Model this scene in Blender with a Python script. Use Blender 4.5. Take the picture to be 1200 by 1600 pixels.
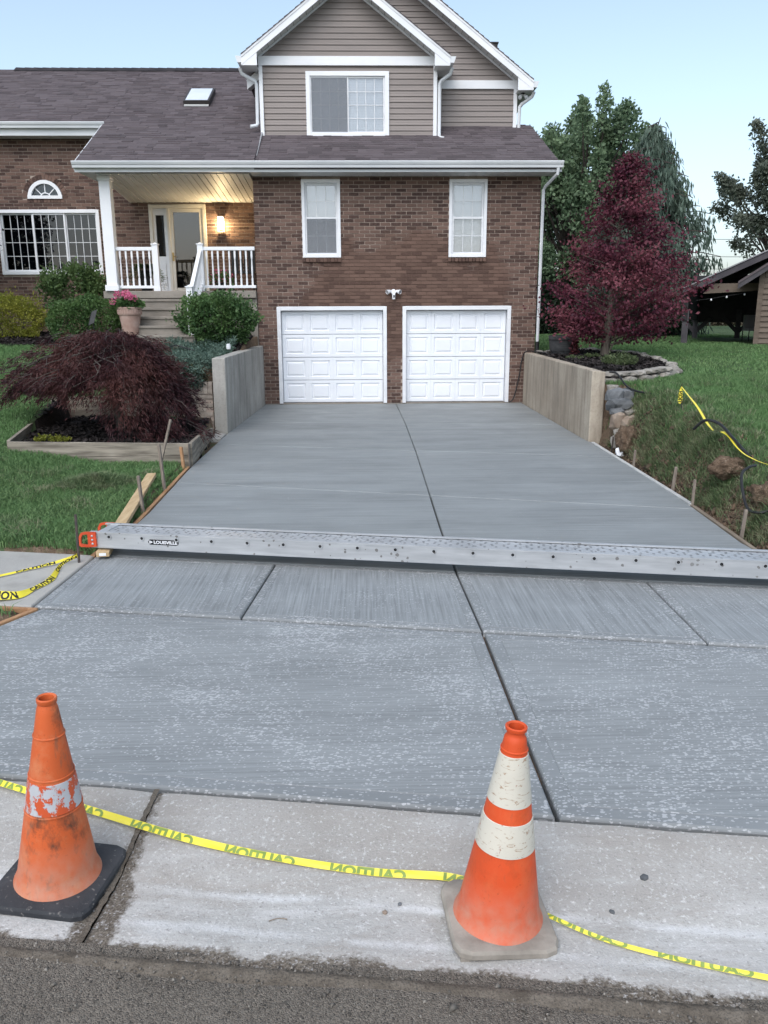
import bpy, bmesh, math, random
import numpy as np
from mathutils import Vector, Matrix, noise as mnoise

random.seed(7)
rng = np.random.default_rng(7)
for o in list(bpy.data.objects):
    bpy.data.objects.remove(o)
SC = bpy.context.scene
COL = SC.collection
R = math.radians

# ------------------------------------------------------------------ camera
def make_camera():
    pitch = math.atan(313 / 1260.0); yaw = R(1.32); roll = R(0.26)
    fw = Vector((math.sin(yaw) * math.cos(pitch), math.cos(yaw) * math.cos(pitch), -math.sin(pitch)))
    rt = Vector((math.cos(yaw), -math.sin(yaw), 0))
    up = rt.cross(fw)
    r2 = rt * math.cos(roll) - up * math.sin(roll)
    u2 = up * math.cos(roll) + rt * math.sin(roll)
    cd = bpy.data.cameras.new('camera')
    cd.sensor_fit = 'HORIZONTAL'; cd.sensor_width = 36.0; cd.lens = 36.0 * 1260 / 1200
    cd.clip_start = 0.05; cd.clip_end = 2000
    c = bpy.data.objects.new('camera', cd); COL.objects.link(c)
    m = Matrix((r2, u2, -fw)).transposed().to_4x4()
    m.translation = (0, 0, 1.88)
    c.matrix_world = m
    SC.camera = c
make_camera()

# ------------------------------------------------------------------ sky, sun, exposure
SUN_EL, SUN_AZ = R(50), R(200)          # even dusk light from high up, a little behind the camera
world = bpy.data.worlds.new('World'); SC.world = world; world.use_nodes = True
wn = world.node_tree.nodes; wl = world.node_tree.links
sky = wn.new('ShaderNodeTexSky'); sky.sky_type = 'NISHITA'; sky.sun_disc = False
sky.sun_elevation = SUN_EL; sky.sun_rotation = SUN_AZ
sky.altitude = 250; sky.air_density = 1.0; sky.dust_density = 3.0; sky.ozone_density = 2.0
hz = wn.new('ShaderNodeHueSaturation'); hz.inputs['Hue'].default_value = 0.485; hz.inputs['Saturation'].default_value = 0.74; hz.inputs['Value'].default_value = 1.0   # thin even haze over the whole sky
wl.new(sky.outputs[0], hz.inputs['Color']); wl.new(hz.outputs[0], wn['Background'].inputs[0]); wn['Background'].inputs[1].default_value = 0.15
sd = bpy.data.lights.new('sun', 'SUN'); sd.energy = 0.9; sd.angle = R(70); sd.color = (0.90, 0.96, 1.0)
so = bpy.data.objects.new('sun', sd); COL.objects.link(so)
sdir = Vector((math.sin(SUN_AZ) * math.cos(SUN_EL), math.cos(SUN_AZ) * math.cos(SUN_EL), math.sin(SUN_EL)))
so.rotation_euler = sdir.to_track_quat('Z', 'Y').to_euler(); so.location = (0, -10, 20)
SC.view_settings.view_transform = 'Standard'; SC.view_settings.look = 'None'
SC.view_settings.exposure = 0.78; SC.view_settings.gamma = 1.0
SC.view_settings.use_curve_mapping = False
SC.render.engine = 'CYCLES'

# ------------------------------------------------------------------ object helpers
def empty(name, loc=(0, 0, 0)):
    o = bpy.data.objects.new(name, None); COL.objects.link(o); o.location = loc
    o.empty_display_size = 0.2
    return o

def tag(o, label=None, cat=None, group=None, kind=None):
    if label: o['label'] = label
    if cat: o['category'] = cat
    if group: o['group'] = group
    if kind: o['kind'] = kind
    return o

def thing(name, loc, label, cat, group=None):
    return tag(empty(name, loc), label, cat, group)

def adopt(o, parent):
    """parent o and keep its place: every location here is a world place, parents are only translated."""
    if parent is not None:
        o.parent = parent
        o.matrix_parent_inverse = Matrix.Translation(-parent.location)
    return o

def link(name, me, parent=None, loc=None):
    o = bpy.data.objects.new(name, me); COL.objects.link(o)
    if loc is not None: o.location = loc
    return adopt(o, parent)

class MB:
    def __init__(s): s.v = []; s.f = []; s.m = []
    def add(s, vs, fs, m=0):
        b = len(s.v); s.v += [tuple(v) for v in vs]
        for f in fs: s.f.append([b + i for i in f]); s.m.append(m)
        return s
    def box(s, x0, x1, y0, y1, z0, z1, m=0, skip=()):
        vs = [(x0, y0, z0), (x1, y0, z0), (x1, y1, z0), (x0, y1, z0), (x0, y0, z1), (x1, y0, z1), (x1, y1, z1), (x0, y1, z1)]
        fs = [(0, 3, 2, 1), (4, 5, 6, 7), (0, 1, 5, 4), (1, 2, 6, 5), (2, 3, 7, 6), (3, 0, 4, 7)]
        return s.add(vs, [f for i, f in enumerate(fs) if i not in skip], m)
    def obox(s, c, ax, ay, az, m=0):
        c = Vector(c); ax = Vector(ax); ay = Vector(ay); az = Vector(az)
        vs = [c - ax - ay - az, c + ax - ay - az, c + ax + ay - az, c - ax + ay - az, c - ax - ay + az, c + ax - ay + az, c + ax + ay + az, c - ax + ay + az]
        return s.add(vs, [(0, 3, 2, 1), (4, 5, 6, 7), (0, 1, 5, 4), (1, 2, 6, 5), (2, 3, 7, 6), (3, 0, 4, 7)], m)
    def prism_xz(s, poly, y0, y1, m=0):
        n = len(poly)
        vs = [(x, y0, z) for x, z in poly] + [(x, y1, z) for x, z in poly]
        fs = [tuple(range(n)), tuple(range(2 * n - 1, n - 1, -1))] + [(i, i + n, (i + 1) % n + n, (i + 1) % n) for i in range(n)]
        return s.add(vs, fs, m)
    def prism_yz(s, poly, x0, x1, m=0):
        n = len(poly)
        vs = [(x0, y, z) for y, z in poly] + [(x1, y, z) for y, z in poly]
        fs = [tuple(range(n)), tuple(range(2 * n - 1, n - 1, -1))] + [(i, i + n, (i + 1) % n + n, (i + 1) % n) for i in range(n)]
        return s.add(vs, fs, m)
    def prism_xy(s, poly, z0, z1, m=0):
        n = len(poly)
        vs = [(x, y, z0) for x, y in poly] + [(x, y, z1) for x, y in poly]
        fs = [tuple(range(n - 1, -1, -1)), tuple(range(n, 2 * n))] + [(i, (i + 1) % n, (i + 1) % n + n, i + n) for i in range(n)]
        return s.add(vs, fs, m)
    def tube(s, pts, r, n=8, m=0, caps=True):
        pts = [Vector(p) for p in pts]; k = len(pts)
        rs = r if isinstance(r, (list, tuple)) else [r] * k
        vs = []; prev = None
        for i, p in enumerate(pts):
            t = (pts[min(i + 1, k - 1)] - pts[max(i - 1, 0)]).normalized()
            ref = Vector((0, 0, 1)) if abs(t.z) < 0.9 else Vector((0, 1, 0))
            a = t.cross(ref).normalized() if prev is None else (prev - t * prev.dot(t)).normalized()
            prev = a; b = t.cross(a)
            for j in range(n):
                th = 2 * math.pi * j / n
                vs.append(p + (a * math.cos(th) + b * math.sin(th)) * rs[i])
        fs = [(i * n + j, i * n + (j + 1) % n, (i + 1) * n + (j + 1) % n, (i + 1) * n + j) for i in range(k - 1) for j in range(n)]
        if caps: fs += [tuple(range(n - 1, -1, -1)), tuple(range((k - 1) * n, k * n))]
        return s.add(vs, fs, m)
    def lathe(s, prof, n=32, c=(0, 0, 0), m=0):
        k = len(prof); vs = []
        for r, z in prof:
            for j in range(n):
                th = 2 * math.pi * j / n
                vs.append((c[0] + r * math.cos(th), c[1] + r * math.sin(th), c[2] + z))
        fs = [(i * n + j, i * n + (j + 1) % n, (i + 1) * n + (j + 1) % n, (i + 1) * n + j) for i in range(k - 1) for j in range(n)]
        return s.add(vs, fs, m)
    def mesh(s, name):
        me = bpy.data.meshes.new(name); me.from_pydata(s.v, [], s.f)
        if any(s.m): me.polygons.foreach_set('material_index', s.m)
        return me
    def build(s, name, mat, parent=None, smooth=False, bevel=0, loc=None, fix=True):
        me = s.mesh(name)
        for mm in (mat if isinstance(mat, (list, tuple)) else [mat]): me.materials.append(mm)
        if fix:
            bm = bmesh.new(); bm.from_mesh(me); bmesh.ops.recalc_face_normals(bm, faces=bm.faces)
            if bevel:
                bmesh.ops.remove_doubles(bm, verts=bm.verts, dist=1e-5)
                es = [e for e in bm.edges if len(e.link_faces) == 2 and e.calc_face_angle(0) > 0.6]
                bmesh.ops.bevel(bm, geom=es, offset=bevel, segments=2, affect='EDGES', profile=0.6, clamp_overlap=True)
            bm.to_mesh(me); bm.free()
        if smooth:
            me.polygons.foreach_set('use_smooth', [True] * len(me.polygons))
            try: me.set_sharp_from_angle(angle=R(40))
            except Exception: pass
        return link(name, me, parent, loc)

def share(src, name, parent, loc, label=None, rot=None, scale=None):
    o = bpy.data.objects.new(name, src if isinstance(src, bpy.types.Mesh) else src.data); COL.objects.link(o)
    o.location = loc
    if rot is not None: o.rotation_euler = rot
    if scale is not None: o.scale = scale
    if parent is not None: adopt(o, parent)
    if label: o['label'] = label
    return o

def np_mesh(name, V, F):
    """V (n,3), F (m,k) of one polygon size."""
    me = bpy.data.meshes.new(name)
    V = np.asarray(V, np.float32); F = np.asarray(F, np.int32)
    me.vertices.add(len(V)); me.vertices.foreach_set('co', V.ravel())
    k = F.shape[1]
    me.loops.add(F.size); me.loops.foreach_set('vertex_index', F.ravel())
    me.polygons.add(len(F))
    me.polygons.foreach_set('loop_start', np.arange(0, F.size, k, dtype=np.int32))
    me.update(calc_edges=True); me.validate()
    return me

# ------------------------------------------------------------------ materials
class NT:
    def __init__(s, name):
        s.mat = bpy.data.materials.new(name); s.mat.use_nodes = True
        s.n = s.mat.node_tree.nodes; s.l = s.mat.node_tree.links
        s.b = s.n['Principled BSDF']; s.out = s.n['Material Output']
        s.geo = s.n.new('ShaderNodeNewGeometry')
    def pos(s, sc=(1, 1, 1), rotz=0, loc=(0, 0, 0)):
        m = s.n.new('ShaderNodeMapping'); m.inputs['Scale'].default_value = sc
        m.inputs['Rotation'].default_value = (0, 0, rotz); m.inputs['Location'].default_value = loc
        s.l.new(s.geo.outputs['Position'], m.inputs['Vector']); return m.outputs[0]
    def noise(s, scale=5, detail=4, vec=None, rough=0.55, dist=0):
        t = s.n.new('ShaderNodeTexNoise'); t.inputs['Scale'].default_value = scale
        t.inputs['Detail'].default_value = detail; t.inputs['Roughness'].default_value = rough
        t.inputs['Distortion'].default_value = dist
        s.l.new(vec if vec is not None else s.geo.outputs['Position'], t.inputs['Vector']); return t.outputs['Fac']
    def voronoi(s, scale, vec=None, feature='F1'):
        t = s.n.new('ShaderNodeTexVoronoi'); t.inputs['Scale'].default_value = scale; t.feature = feature
        s.l.new(vec if vec is not None else s.geo.outputs['Position'], t.inputs['Vector']); return t
    def ramp(s, v, a, b, ca=0.0, cb=1.0, smooth=False):
        t = s.n.new('ShaderNodeMapRange'); t.inputs['From Min'].default_value = a; t.inputs['From Max'].default_value = b
        t.inputs['To Min'].default_value = ca; t.inputs['To Max'].default_value = cb
        if smooth: t.interpolation_type = 'SMOOTHSTEP'
        s.l.new(v, t.inputs['Value']); return t.outputs[0]
    def math(s, op, a, b=None, c=None):
        t = s.n.new('ShaderNodeMath'); t.operation = op
        for i, q in enumerate((a, b, c)):
            if q is None: continue
            if isinstance(q, (int, float)): t.inputs[i].default_value = q
            else: s.l.new(q, t.inputs[i])
        return t.outputs[0]
    def mix(s, f, a, b, mode='MIX'):
        t = s.n.new('ShaderNodeMix'); t.data_type = 'RGBA'; t.blend_type = mode
        for i, q in ((0, f), (6, a), (7, b)):
            if isinstance(q, (int, float)): t.inputs[i].default_value = q if i == 0 else (q, q, q, 1)
            elif isinstance(q, (tuple, list)): t.inputs[i].default_value = (*q[:3], 1)
            else: s.l.new(q, t.inputs[i])
        return t.outputs[2]
    def bump(s, h, strength=0.3, dist=0.01, prev=None):
        t = s.n.new('ShaderNodeBump'); t.inputs['Strength'].default_value = strength; t.inputs['Distance'].default_value = dist
        s.l.new(h, t.inputs['Height'])
        if prev is not None: s.l.new(prev, t.inputs['Normal'])
        return t.outputs[0]
    def sep(s):
        t = s.n.new('ShaderNodeSeparateXYZ'); s.l.new(s.geo.outputs['Position'], t.inputs[0]); return t.outputs
    def island(s): return s.geo.outputs['Random Per Island']
    def objrand(s):
        t = s.n.new('ShaderNodeObjectInfo'); return t.outputs['Random']
    def fin(s, col=None, rough=0.6, normal=None, metal=0, spec=0.3):
        if col is not None:
            if isinstance(col, (tuple, list)): s.b.inputs['Base Color'].default_value = (*col[:3], 1)
            else: s.l.new(col, s.b.inputs['Base Color'])
        if isinstance(rough, (int, float)): s.b.inputs['Roughness'].default_value = rough
        else: s.l.new(rough, s.b.inputs['Roughness'])
        if normal is not None: s.l.new(normal, s.b.inputs['Normal'])
        s.b.inputs['Metallic'].default_value = metal
        s.b.inputs['Specular IOR Level'].default_value = spec
        return s.mat

def surf(name, c1, c2, rough=0.6, ns=3, stretch=(1, 1, 1), bump=0.15, bs=80, spec=0.3, metal=0, rnd=None, rv=0.25, lo=0.35, hi=0.65, bd=0.004, rotz=0):
    t = NT(name); v = t.pos(stretch, rotz)
    f = t.ramp(t.noise(ns, 5, v), lo, hi)
    c = t.mix(f, c1, c2)
    if rnd:
        r = t.island() if rnd == 'island' else t.objrand()
        k = t.ramp(r, 0, 1, 1 - rv, 1 + rv)
        c = t.mix(1.0, c, k, 'MULTIPLY')
    nm = t.bump(t.noise(bs, 3, v), bump, bd) if bump else None
    return t.fin(c, rough, nm, metal, spec)

def leafmat(name, c1, c2, c3=None, trans=0.35, ns=1.6, rough=0.55):
    t = NT(name)
    c = t.mix(t.island(), c1, c2)
    if c3: c = t.mix(t.ramp(t.noise(ns, 2), 0.42, 0.62), c, c3)
    t.fin(c, rough, None, 0, 0.25)
    tr = t.n.new('ShaderNodeBsdfTranslucent'); t.l.new(c, tr.inputs[0])
    mx = t.n.new('ShaderNodeMixShader'); mx.inputs[0].default_value = trans
    t.l.new(t.b.outputs[0], mx.inputs[1]); t.l.new(tr.outputs[0], mx.inputs[2]); t.l.new(mx.outputs[0], t.out.inputs[0])
    return t.mat

def concrete(name, base, light, kind):
    """fresh broomed concrete; kind: 'street' brooming along x, 'drive' along y, 'upper', 'edge'."""
    t = NT(name)
    big = t.noise(0.9, 4, t.pos((1, 1.6, 1)))
    c = t.mix(t.ramp(big, 0.3, 0.7), tuple(v * 0.88 for v in base), tuple(v * 1.13 for v in base))
    c = t.mix(t.ramp(t.noise(3.2, 6, t.pos((0.7, 1.6, 1), R(10)), 0.68), 0.36, 0.68, 0, 0.5), c, tuple(v * 0.74 for v in base))
    bandsn = t.noise(1.2, 3, t.pos((0.25, 2.2, 1), R(10)))
    c = t.mix(t.ramp(bandsn, 0.35, 0.7, 0, 0.35), c, tuple(v * 1.5 for v in base))
    if kind == 'drive': sv = t.pos((70, 1.6, 1), R(3))
    elif kind == 'street': sv = t.pos((2.2, 75, 1), R(9))
    else: sv = t.pos((1.0, 34, 1), R(12))
    st = t.noise(1.0, 3, sv)
    amp = {'drive': 0.55, 'street': 0.42, 'upper': 0.28, 'edge': 0.12}[kind]
    c = t.mix(t.ramp(st, 0.42, 0.68, 0, amp), c, tuple(v * 1.7 for v in base))
    c = t.mix(t.ramp(st, 0.42, 0.25, 0, amp * 0.9), c, tuple(v * 0.62 for v in base))
    # pale cure flecks
    wob = t.n.new('ShaderNodeVectorMath'); wob.operation = 'ADD'
    dn = t.n.new('ShaderNodeTexNoise'); dn.inputs['Scale'].default_value = 60; t.l.new(t.geo.outputs['Position'], dn.inputs['Vector'])
    wob.operation = 'MULTIPLY_ADD'; wob.inputs[1].default_value = (0.012, 0.012, 0); t.l.new(dn.outputs['Color'], wob.inputs[0]); t.l.new(t.pos((0.55, 1.05, 1), R(8)), wob.inputs[2])
    vo = t.voronoi({'drive': 110, 'street': 105, 'upper': 120, 'edge': 100}[kind], wob.outputs[0])
    sepc = t.n.new('ShaderNodeSeparateColor'); t.l.new(vo.outputs['Color'], sepc.inputs[0])
    rad = t.ramp(sepc.outputs[0], 0.0, 1.0, -0.2, 0.55)
    patch = t.ramp(t.noise(1.5, 6, None, 0.68), 0.33, 0.66, *{'drive': (-0.32, 0.02), 'street': (-0.22, 0.30), 'upper': (-0.5, -0.16), 'edge': (-0.15, 0.30)}[kind])
    rad = t.math('ADD', rad, patch)
    fl = t.ramp(t.math('SUBTRACT', rad, vo.outputs['Distance']), 0.0, 0.12)
    c = t.mix(t.math('MULTIPLY', fl, 0.44), c, light)
    hb = t.math('ADD', t.noise(220, 2), t.math('MULTIPLY', st, 0.8))
    nm = t.bump(hb, 0.35, 0.003)
    return t.fin(c, t.ramp(t.noise(2.0, 3), 0.3, 0.7, 0.55, 0.8), nm, 0, 0.35)

# ------------------------------------------------------------------ palette
M = {}
M['white'] = surf('white_paint', (0.74, 0.75, 0.77), (0.80, 0.80, 0.81), 0.45, 2, bump=0.05, bs=120)
M['white_worn'] = surf('white_vinyl', (0.66, 0.67, 0.69), (0.76, 0.77, 0.78), 0.4, 1.5, (1, 1, 3), bump=0.04, bs=90)
M['door_white'] = surf('garage_white', (0.74, 0.76, 0.80), (0.80, 0.82, 0.85), 0.4, 1.2, (1, 1, 2), bump=0.06, bs=140)
M['gutter'] = surf('gutter_white', (0.58, 0.60, 0.62), (0.70, 0.71, 0.72), 0.35, 1.2, (0.6, 1, 3), bump=0.03, bs=60)
M['soffit'] = surf('soffit_vinyl', (0.60, 0.60, 0.59), (0.66, 0.66, 0.65), 0.5, 2, bump=0.04, bs=60, rnd='object', rv=0.06)
M['siding'] = surf('siding_vinyl', (0.225, 0.195, 0.18), (0.255, 0.22, 0.203), 0.5, 1.5, (0.6, 1, 4), bump=0.12, bs=70, rnd='object', rv=0.05)
M['grey_trim'] = surf('grey_trim', (0.25, 0.25, 0.26), (0.3, 0.3, 0.31), 0.5)
M['black'] = surf('black_plastic', (0.012, 0.012, 0.013), (0.025, 0.025, 0.026), 0.45, 12)
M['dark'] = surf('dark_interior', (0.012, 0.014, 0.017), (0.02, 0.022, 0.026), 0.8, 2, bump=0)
M['blind'] = surf('pale_blind', (0.50, 0.54, 0.58), (0.56, 0.59, 0.62), 0.6, 2, bump=0)
M['curtain'] = surf('grey_curtain', (0.20, 0.20, 0.20), (0.34, 0.34, 0.34), 0.8, 3, (9, 1, 0.4), bump=0)
M['cream'] = surf('cream_door', (0.58, 0.55, 0.49), (0.64, 0.61, 0.55), 0.45, 3, bump=0.05)
M['brass'] = surf('brass', (0.32, 0.22, 0.09), (0.42, 0.3, 0.13), 0.35, 9, metal=1.0)
M['steel'] = surf('rusty_steel', (0.11, 0.085, 0.07), (0.06, 0.055, 0.055), 0.65, 20, metal=0.4, bump=0.4)
M['wood_grey'] = surf('weathered_stake', (0.15, 0.12, 0.10), (0.26, 0.22, 0.18), 0.8, 9, (6, 6, 0.8), bump=0.5, bs=50)
M['pine'] = surf('new_pine', (0.42, 0.29, 0.155), (0.54, 0.40, 0.235), 0.65, 4, (7, 0.9, 7), bump=0.3, bs=40, rotz=R(-8))
M['form'] = surf('form_board', (0.30, 0.155, 0.075), (0.40, 0.235, 0.125), 0.7, 5, (6, 0.8, 6), bump=0.4, bs=40)
M['form_pale'] = surf('splashed_form_board', (0.40, 0.40, 0.39), (0.52, 0.52, 0.50), 0.7, 5, (6, 0.8, 6), bump=0.4, bs=40)
M['form_drab'] = surf('drab_form_board', (0.17, 0.135, 0.10), (0.26, 0.21, 0.16), 0.75, 5, (6, 0.8, 6), bump=0.4, bs=40)
M['timber'] = surf('weathered_timber', (0.13, 0.112, 0.09), (0.30, 0.265, 0.215), 0.85, 3, (0.7, 0.7, 7), bump=0.6, bs=30, rnd='object', rv=0.2)
M['asphalt_dirt'] = None

def concrete_old(name, c1, c2, stain, streaky=False, stain_amt=0.5, chalk_and_bands=False):
    t = NT(name)
    c = t.mix(t.ramp(t.noise(1.1, 6), 0.32, 0.68), c1, c2)
    c = t.mix(t.ramp(t.noise(7, 6, rough=0.7), 0.5, 0.78, 0, 0.35), c, tuple(v * 0.72 for v in c1))
    if streaky:
        sv = t.pos((6, 6, 0.6))
        c = t.mix(t.ramp(t.noise(1, 5, sv, 0.65), 0.46, 0.74, 0, stain_amt), c, stain)
        c = t.mix(t.ramp(t.noise(0.9, 6, t.pos((1, 1, 0.8)), 0.7), 0.45, 0.7, 0, 0.5), c, stain)
        c = t.mix(t.ramp(t.noise(30, 5, None, 0.7), 0.5, 0.75, 0, 0.5), c, tuple(v * 0.6 for v in c1))
        c = t.mix(t.ramp(t.noise(2.3, 4, t.pos((8, 8, 0.35))), 0.58, 0.78, 0, 0.35), c, tuple(min(1, v * 1.3) for v in c2))
        board = t.n.new('ShaderNodeTexWave'); board.inputs['Scale'].default_value = 1.0; board.inputs['Distortion'].default_value = 0.4
        board.bands_direction = 'Y'; t.l.new(t.pos((1, 1.0, 0.02)), board.inputs['Vector'])
    else:
        c = t.mix(t.ramp(t.noise(2.6, 5, rough=0.65), 0.55, 0.8, 0, stain_amt), c, stain)
    if chalk_and_bands:
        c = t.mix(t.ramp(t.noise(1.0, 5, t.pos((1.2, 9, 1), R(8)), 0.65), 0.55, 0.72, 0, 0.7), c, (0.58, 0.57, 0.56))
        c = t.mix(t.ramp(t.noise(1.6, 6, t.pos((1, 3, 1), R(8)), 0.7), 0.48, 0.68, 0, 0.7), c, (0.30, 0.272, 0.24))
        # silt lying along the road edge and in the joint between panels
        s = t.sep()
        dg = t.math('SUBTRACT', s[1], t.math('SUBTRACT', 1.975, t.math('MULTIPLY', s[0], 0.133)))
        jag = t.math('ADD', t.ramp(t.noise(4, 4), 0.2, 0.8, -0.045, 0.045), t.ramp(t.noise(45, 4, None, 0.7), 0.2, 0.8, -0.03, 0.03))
        for at_, amt_ in ((0.335, 0.75), (0.165, 0.6)):  # pale lines put into the colour along the edges of the dip
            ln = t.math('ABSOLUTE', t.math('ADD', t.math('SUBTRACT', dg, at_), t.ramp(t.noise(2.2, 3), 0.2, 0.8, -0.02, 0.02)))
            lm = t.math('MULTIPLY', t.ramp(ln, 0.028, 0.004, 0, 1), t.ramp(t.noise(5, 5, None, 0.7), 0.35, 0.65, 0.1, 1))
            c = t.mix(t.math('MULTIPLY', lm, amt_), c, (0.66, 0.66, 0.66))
        up_h = t.math('MULTIPLY', t.ramp(dg, 0.36, 0.46, 0, 1), t.ramp(t.noise(2.4, 5, None, 0.65), 0.3, 0.65, 0.15, 0.75))  # upper side of the dip toned darker in the colour
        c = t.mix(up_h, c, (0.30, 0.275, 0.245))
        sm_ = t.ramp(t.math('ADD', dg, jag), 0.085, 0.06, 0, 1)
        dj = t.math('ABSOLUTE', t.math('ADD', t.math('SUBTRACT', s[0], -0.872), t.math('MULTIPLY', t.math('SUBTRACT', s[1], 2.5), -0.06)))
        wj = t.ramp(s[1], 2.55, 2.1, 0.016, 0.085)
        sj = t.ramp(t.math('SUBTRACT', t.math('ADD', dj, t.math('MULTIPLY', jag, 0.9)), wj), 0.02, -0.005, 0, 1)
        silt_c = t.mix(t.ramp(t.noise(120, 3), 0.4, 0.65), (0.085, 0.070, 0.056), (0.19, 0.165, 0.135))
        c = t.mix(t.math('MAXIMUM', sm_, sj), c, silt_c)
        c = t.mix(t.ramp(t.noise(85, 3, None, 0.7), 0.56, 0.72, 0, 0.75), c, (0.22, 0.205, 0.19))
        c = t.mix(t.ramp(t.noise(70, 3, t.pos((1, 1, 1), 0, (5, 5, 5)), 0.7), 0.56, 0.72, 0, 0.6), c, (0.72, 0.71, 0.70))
    vo = t.voronoi(95)
    pit = t.ramp(vo.outputs['Distance'], 0.05, 0.18, 0.62, 1.0)
    pitm = t.ramp(t.noise(14, 3), 0.5, 0.6)
    c = t.mix(t.math('MULTIPLY', pitm, 0.7), c, t.mix(1.0, c, pit, 'MULTIPLY'))
    h = t.math('ADD', t.noise(130, 4), t.noise(18, 4))
    return t.fin(c, 0.85, t.bump(h, 0.55, 0.006), 0, 0.2)

M['gutter_old'] = concrete_old('old_gutter_concrete', (0.35, 0.338, 0.318), (0.475, 0.462, 0.442), (0.23, 0.21, 0.185), chalk_and_bands=True)
M['walk_old'] = concrete_old('old_sidewalk_concrete', (0.31, 0.30, 0.28), (0.40, 0.385, 0.355), (0.2, 0.19, 0.17))
M['wall_tan'] = concrete_old('board_formed_concrete', (0.35, 0.295, 0.23), (0.47, 0.41, 0.33), (0.16, 0.13, 0.105), True, 0.85)
M['wall_grey'] = concrete_old('grey_formed_concrete', (0.31, 0.295, 0.265), (0.43, 0.41, 0.375), (0.15, 0.14, 0.125), True, 0.7)
M['step'] = concrete_old('porch_concrete', (0.20, 0.178, 0.15), (0.31, 0.28, 0.245), (0.10, 0.09, 0.08))
CB = (0.205, 0.215, 0.217); CL = (0.60, 0.605, 0.615)
M['c_street'] = concrete('fresh_concrete_apron', CB, CL, 'street')
M['c_drive'] = concrete('fresh_concrete_walk', (0.196, 0.207, 0.211), CL, 'drive')
M['c_upper'] = concrete('fresh_concrete_drive', (0.20, 0.212, 0.213), CL, 'upper')
M['c_edge'] = concrete('fresh_concrete_edge', (0.198, 0.208, 0.211), CL, 'edge')

def asphalt():
    t = NT('worn_asphalt')
    c = t.mix(t.ramp(t.noise(2.0, 5), 0.35, 0.65), (0.120, 0.102, 0.084), (0.162, 0.140, 0.116))
    v1 = t.voronoi(210); sc = t.n.new('ShaderNodeSeparateColor'); t.l.new(v1.outputs['Color'], sc.inputs[0])
    c = t.mix(t.ramp(sc.outputs[0], 0.45, 1.0, 0, 0.7), c, (0.25, 0.222, 0.185))
    c = t.mix(t.ramp(sc.outputs[1], 0.7, 1.0, 0, 0.8), c, (0.03, 0.028, 0.027))
    c = t.mix(t.ramp(t.noise(3.1, 6, rough=0.7), 0.52, 0.75, 0, 0.55), c, (0.21, 0.185, 0.155))
    h = t.math('ADD', t.math('MULTIPLY', v1.outputs['Distance'], -1.0), t.noise(30, 4))
    return t.fin(c, 0.88, t.bump(h, 0.9, 0.006), 0, 0.2)
M['asphalt'] = asphalt()

def soil(name, c1, c2, c3, sc=9, bd=0.03):
    t = NT(name)
    c = t.mix(t.ramp(t.noise(sc, 6, rough=0.7), 0.35, 0.65), c1, c2)
    c = t.mix(t.ramp(t.noise(sc * 4, 3), 0.58, 0.75, 0, 0.8), c, c3)
    h = t.math('ADD', t.noise(sc * 1.5, 5), t.noise(sc * 7, 4))
    return t.fin(c, 0.95, t.bump(h, 0.9, bd), 0, 0.1)
M['dirt'] = soil('clay_dirt', (0.10, 0.068, 0.047), (0.18, 0.128, 0.09), (0.28, 0.215, 0.16))
M['mulch'] = soil('dark_mulch', (0.010, 0.008, 0.008), (0.022, 0.018, 0.017), (0.05, 0.042, 0.038), 22, 0.03)
M['chips'] = surf('mulch_chips', (0.012, 0.010, 0.010), (0.035, 0.028, 0.026), 0.9, 30, rnd='island', rv=0.7)
M['grit'] = surf('street_grit', (0.10, 0.088, 0.075), (0.22, 0.20, 0.175), 0.9, 40, rnd='island', rv=0.6)

def ground_mat():
    t = NT('ground_cover')
    at = t.n.new('ShaderNodeAttribute'); at.attribute_name = 'dirt'
    ng = t.noise(1.3, 4)
    g = t.mix(t.ramp(ng, 0.35, 0.65), (0.055, 0.085, 0.040), (0.085, 0.125, 0.058))
    g = t.mix(t.ramp(t.noise(25, 4), 0.5, 0.7, 0, 0.5), g, (0.075, 0.085, 0.035))
    d = t.mix(t.ramp(t.noise(9, 6, rough=0.7), 0.35, 0.65), (0.085, 0.060, 0.042), (0.18, 0.128, 0.088))
    d = t.mix(t.ramp(t.noise(40, 3), 0.58, 0.75, 0, 0.8), d, (0.28, 0.215, 0.16))
    f = t.ramp(t.math('ADD', at.outputs['Fac'], t.ramp(t.noise(5, 5), 0.2, 0.8, -0.3, 0.3)), 0.4, 0.6)
    c = t.mix(f, g, d)
    h = t.math('ADD', t.noise(14, 5), t.noise(60, 4))
    return t.fin(c, 0.95, t.bump(h, 0.8, 0.03), 0, 0.1)
M['ground'] = ground_mat()

# ------------------------------------------------------------------ layout of the lot (metres; house front at y = 17, garage floor z = 0)
T_line = lambda x: 5.825 - 0.192 * x          # house side of the sidewalk
B_line = lambda x: 4.685 - 0.180 * x          # street side of the sidewalk
A_line = lambda x: 2.795 - 0.157 * x          # apron meets gutter
G_line = lambda x: 1.975 - 0.133 * x          # gutter meets road
XL = lambda y: np.interp(y, [2, 4.7, 5.05, 6.2, 7.3, 10.1, 12.9, 17], [-3.3, -2.32, -2.16, -2.16, -2.10, -2.20, -2.21, -2.09])
XR = lambda y: np.interp(y, [2, 4.2, 6.19, 7.7, 11.2, 11.76, 17], [4.6, 3.35, 3.12, 3.225, 3.385, 3.31, 3.31])

def sstep(a, b, x):
    t = np.clip((x - a) / (b - a), 0, 1); return t * t * (3 - 2 * t)

def wav(x, y, f, seed):
    return (np.sin(x * f * 1.13 + seed) * np.sin(y * f * 0.97 + seed * 2.1) + 0.6 * np.sin(x * f * 2.3 + y * f * 1.7 + seed * 3.3) + 0.4 * np.sin(x * f * 4.1 - y * f * 3.7 + seed))

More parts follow.
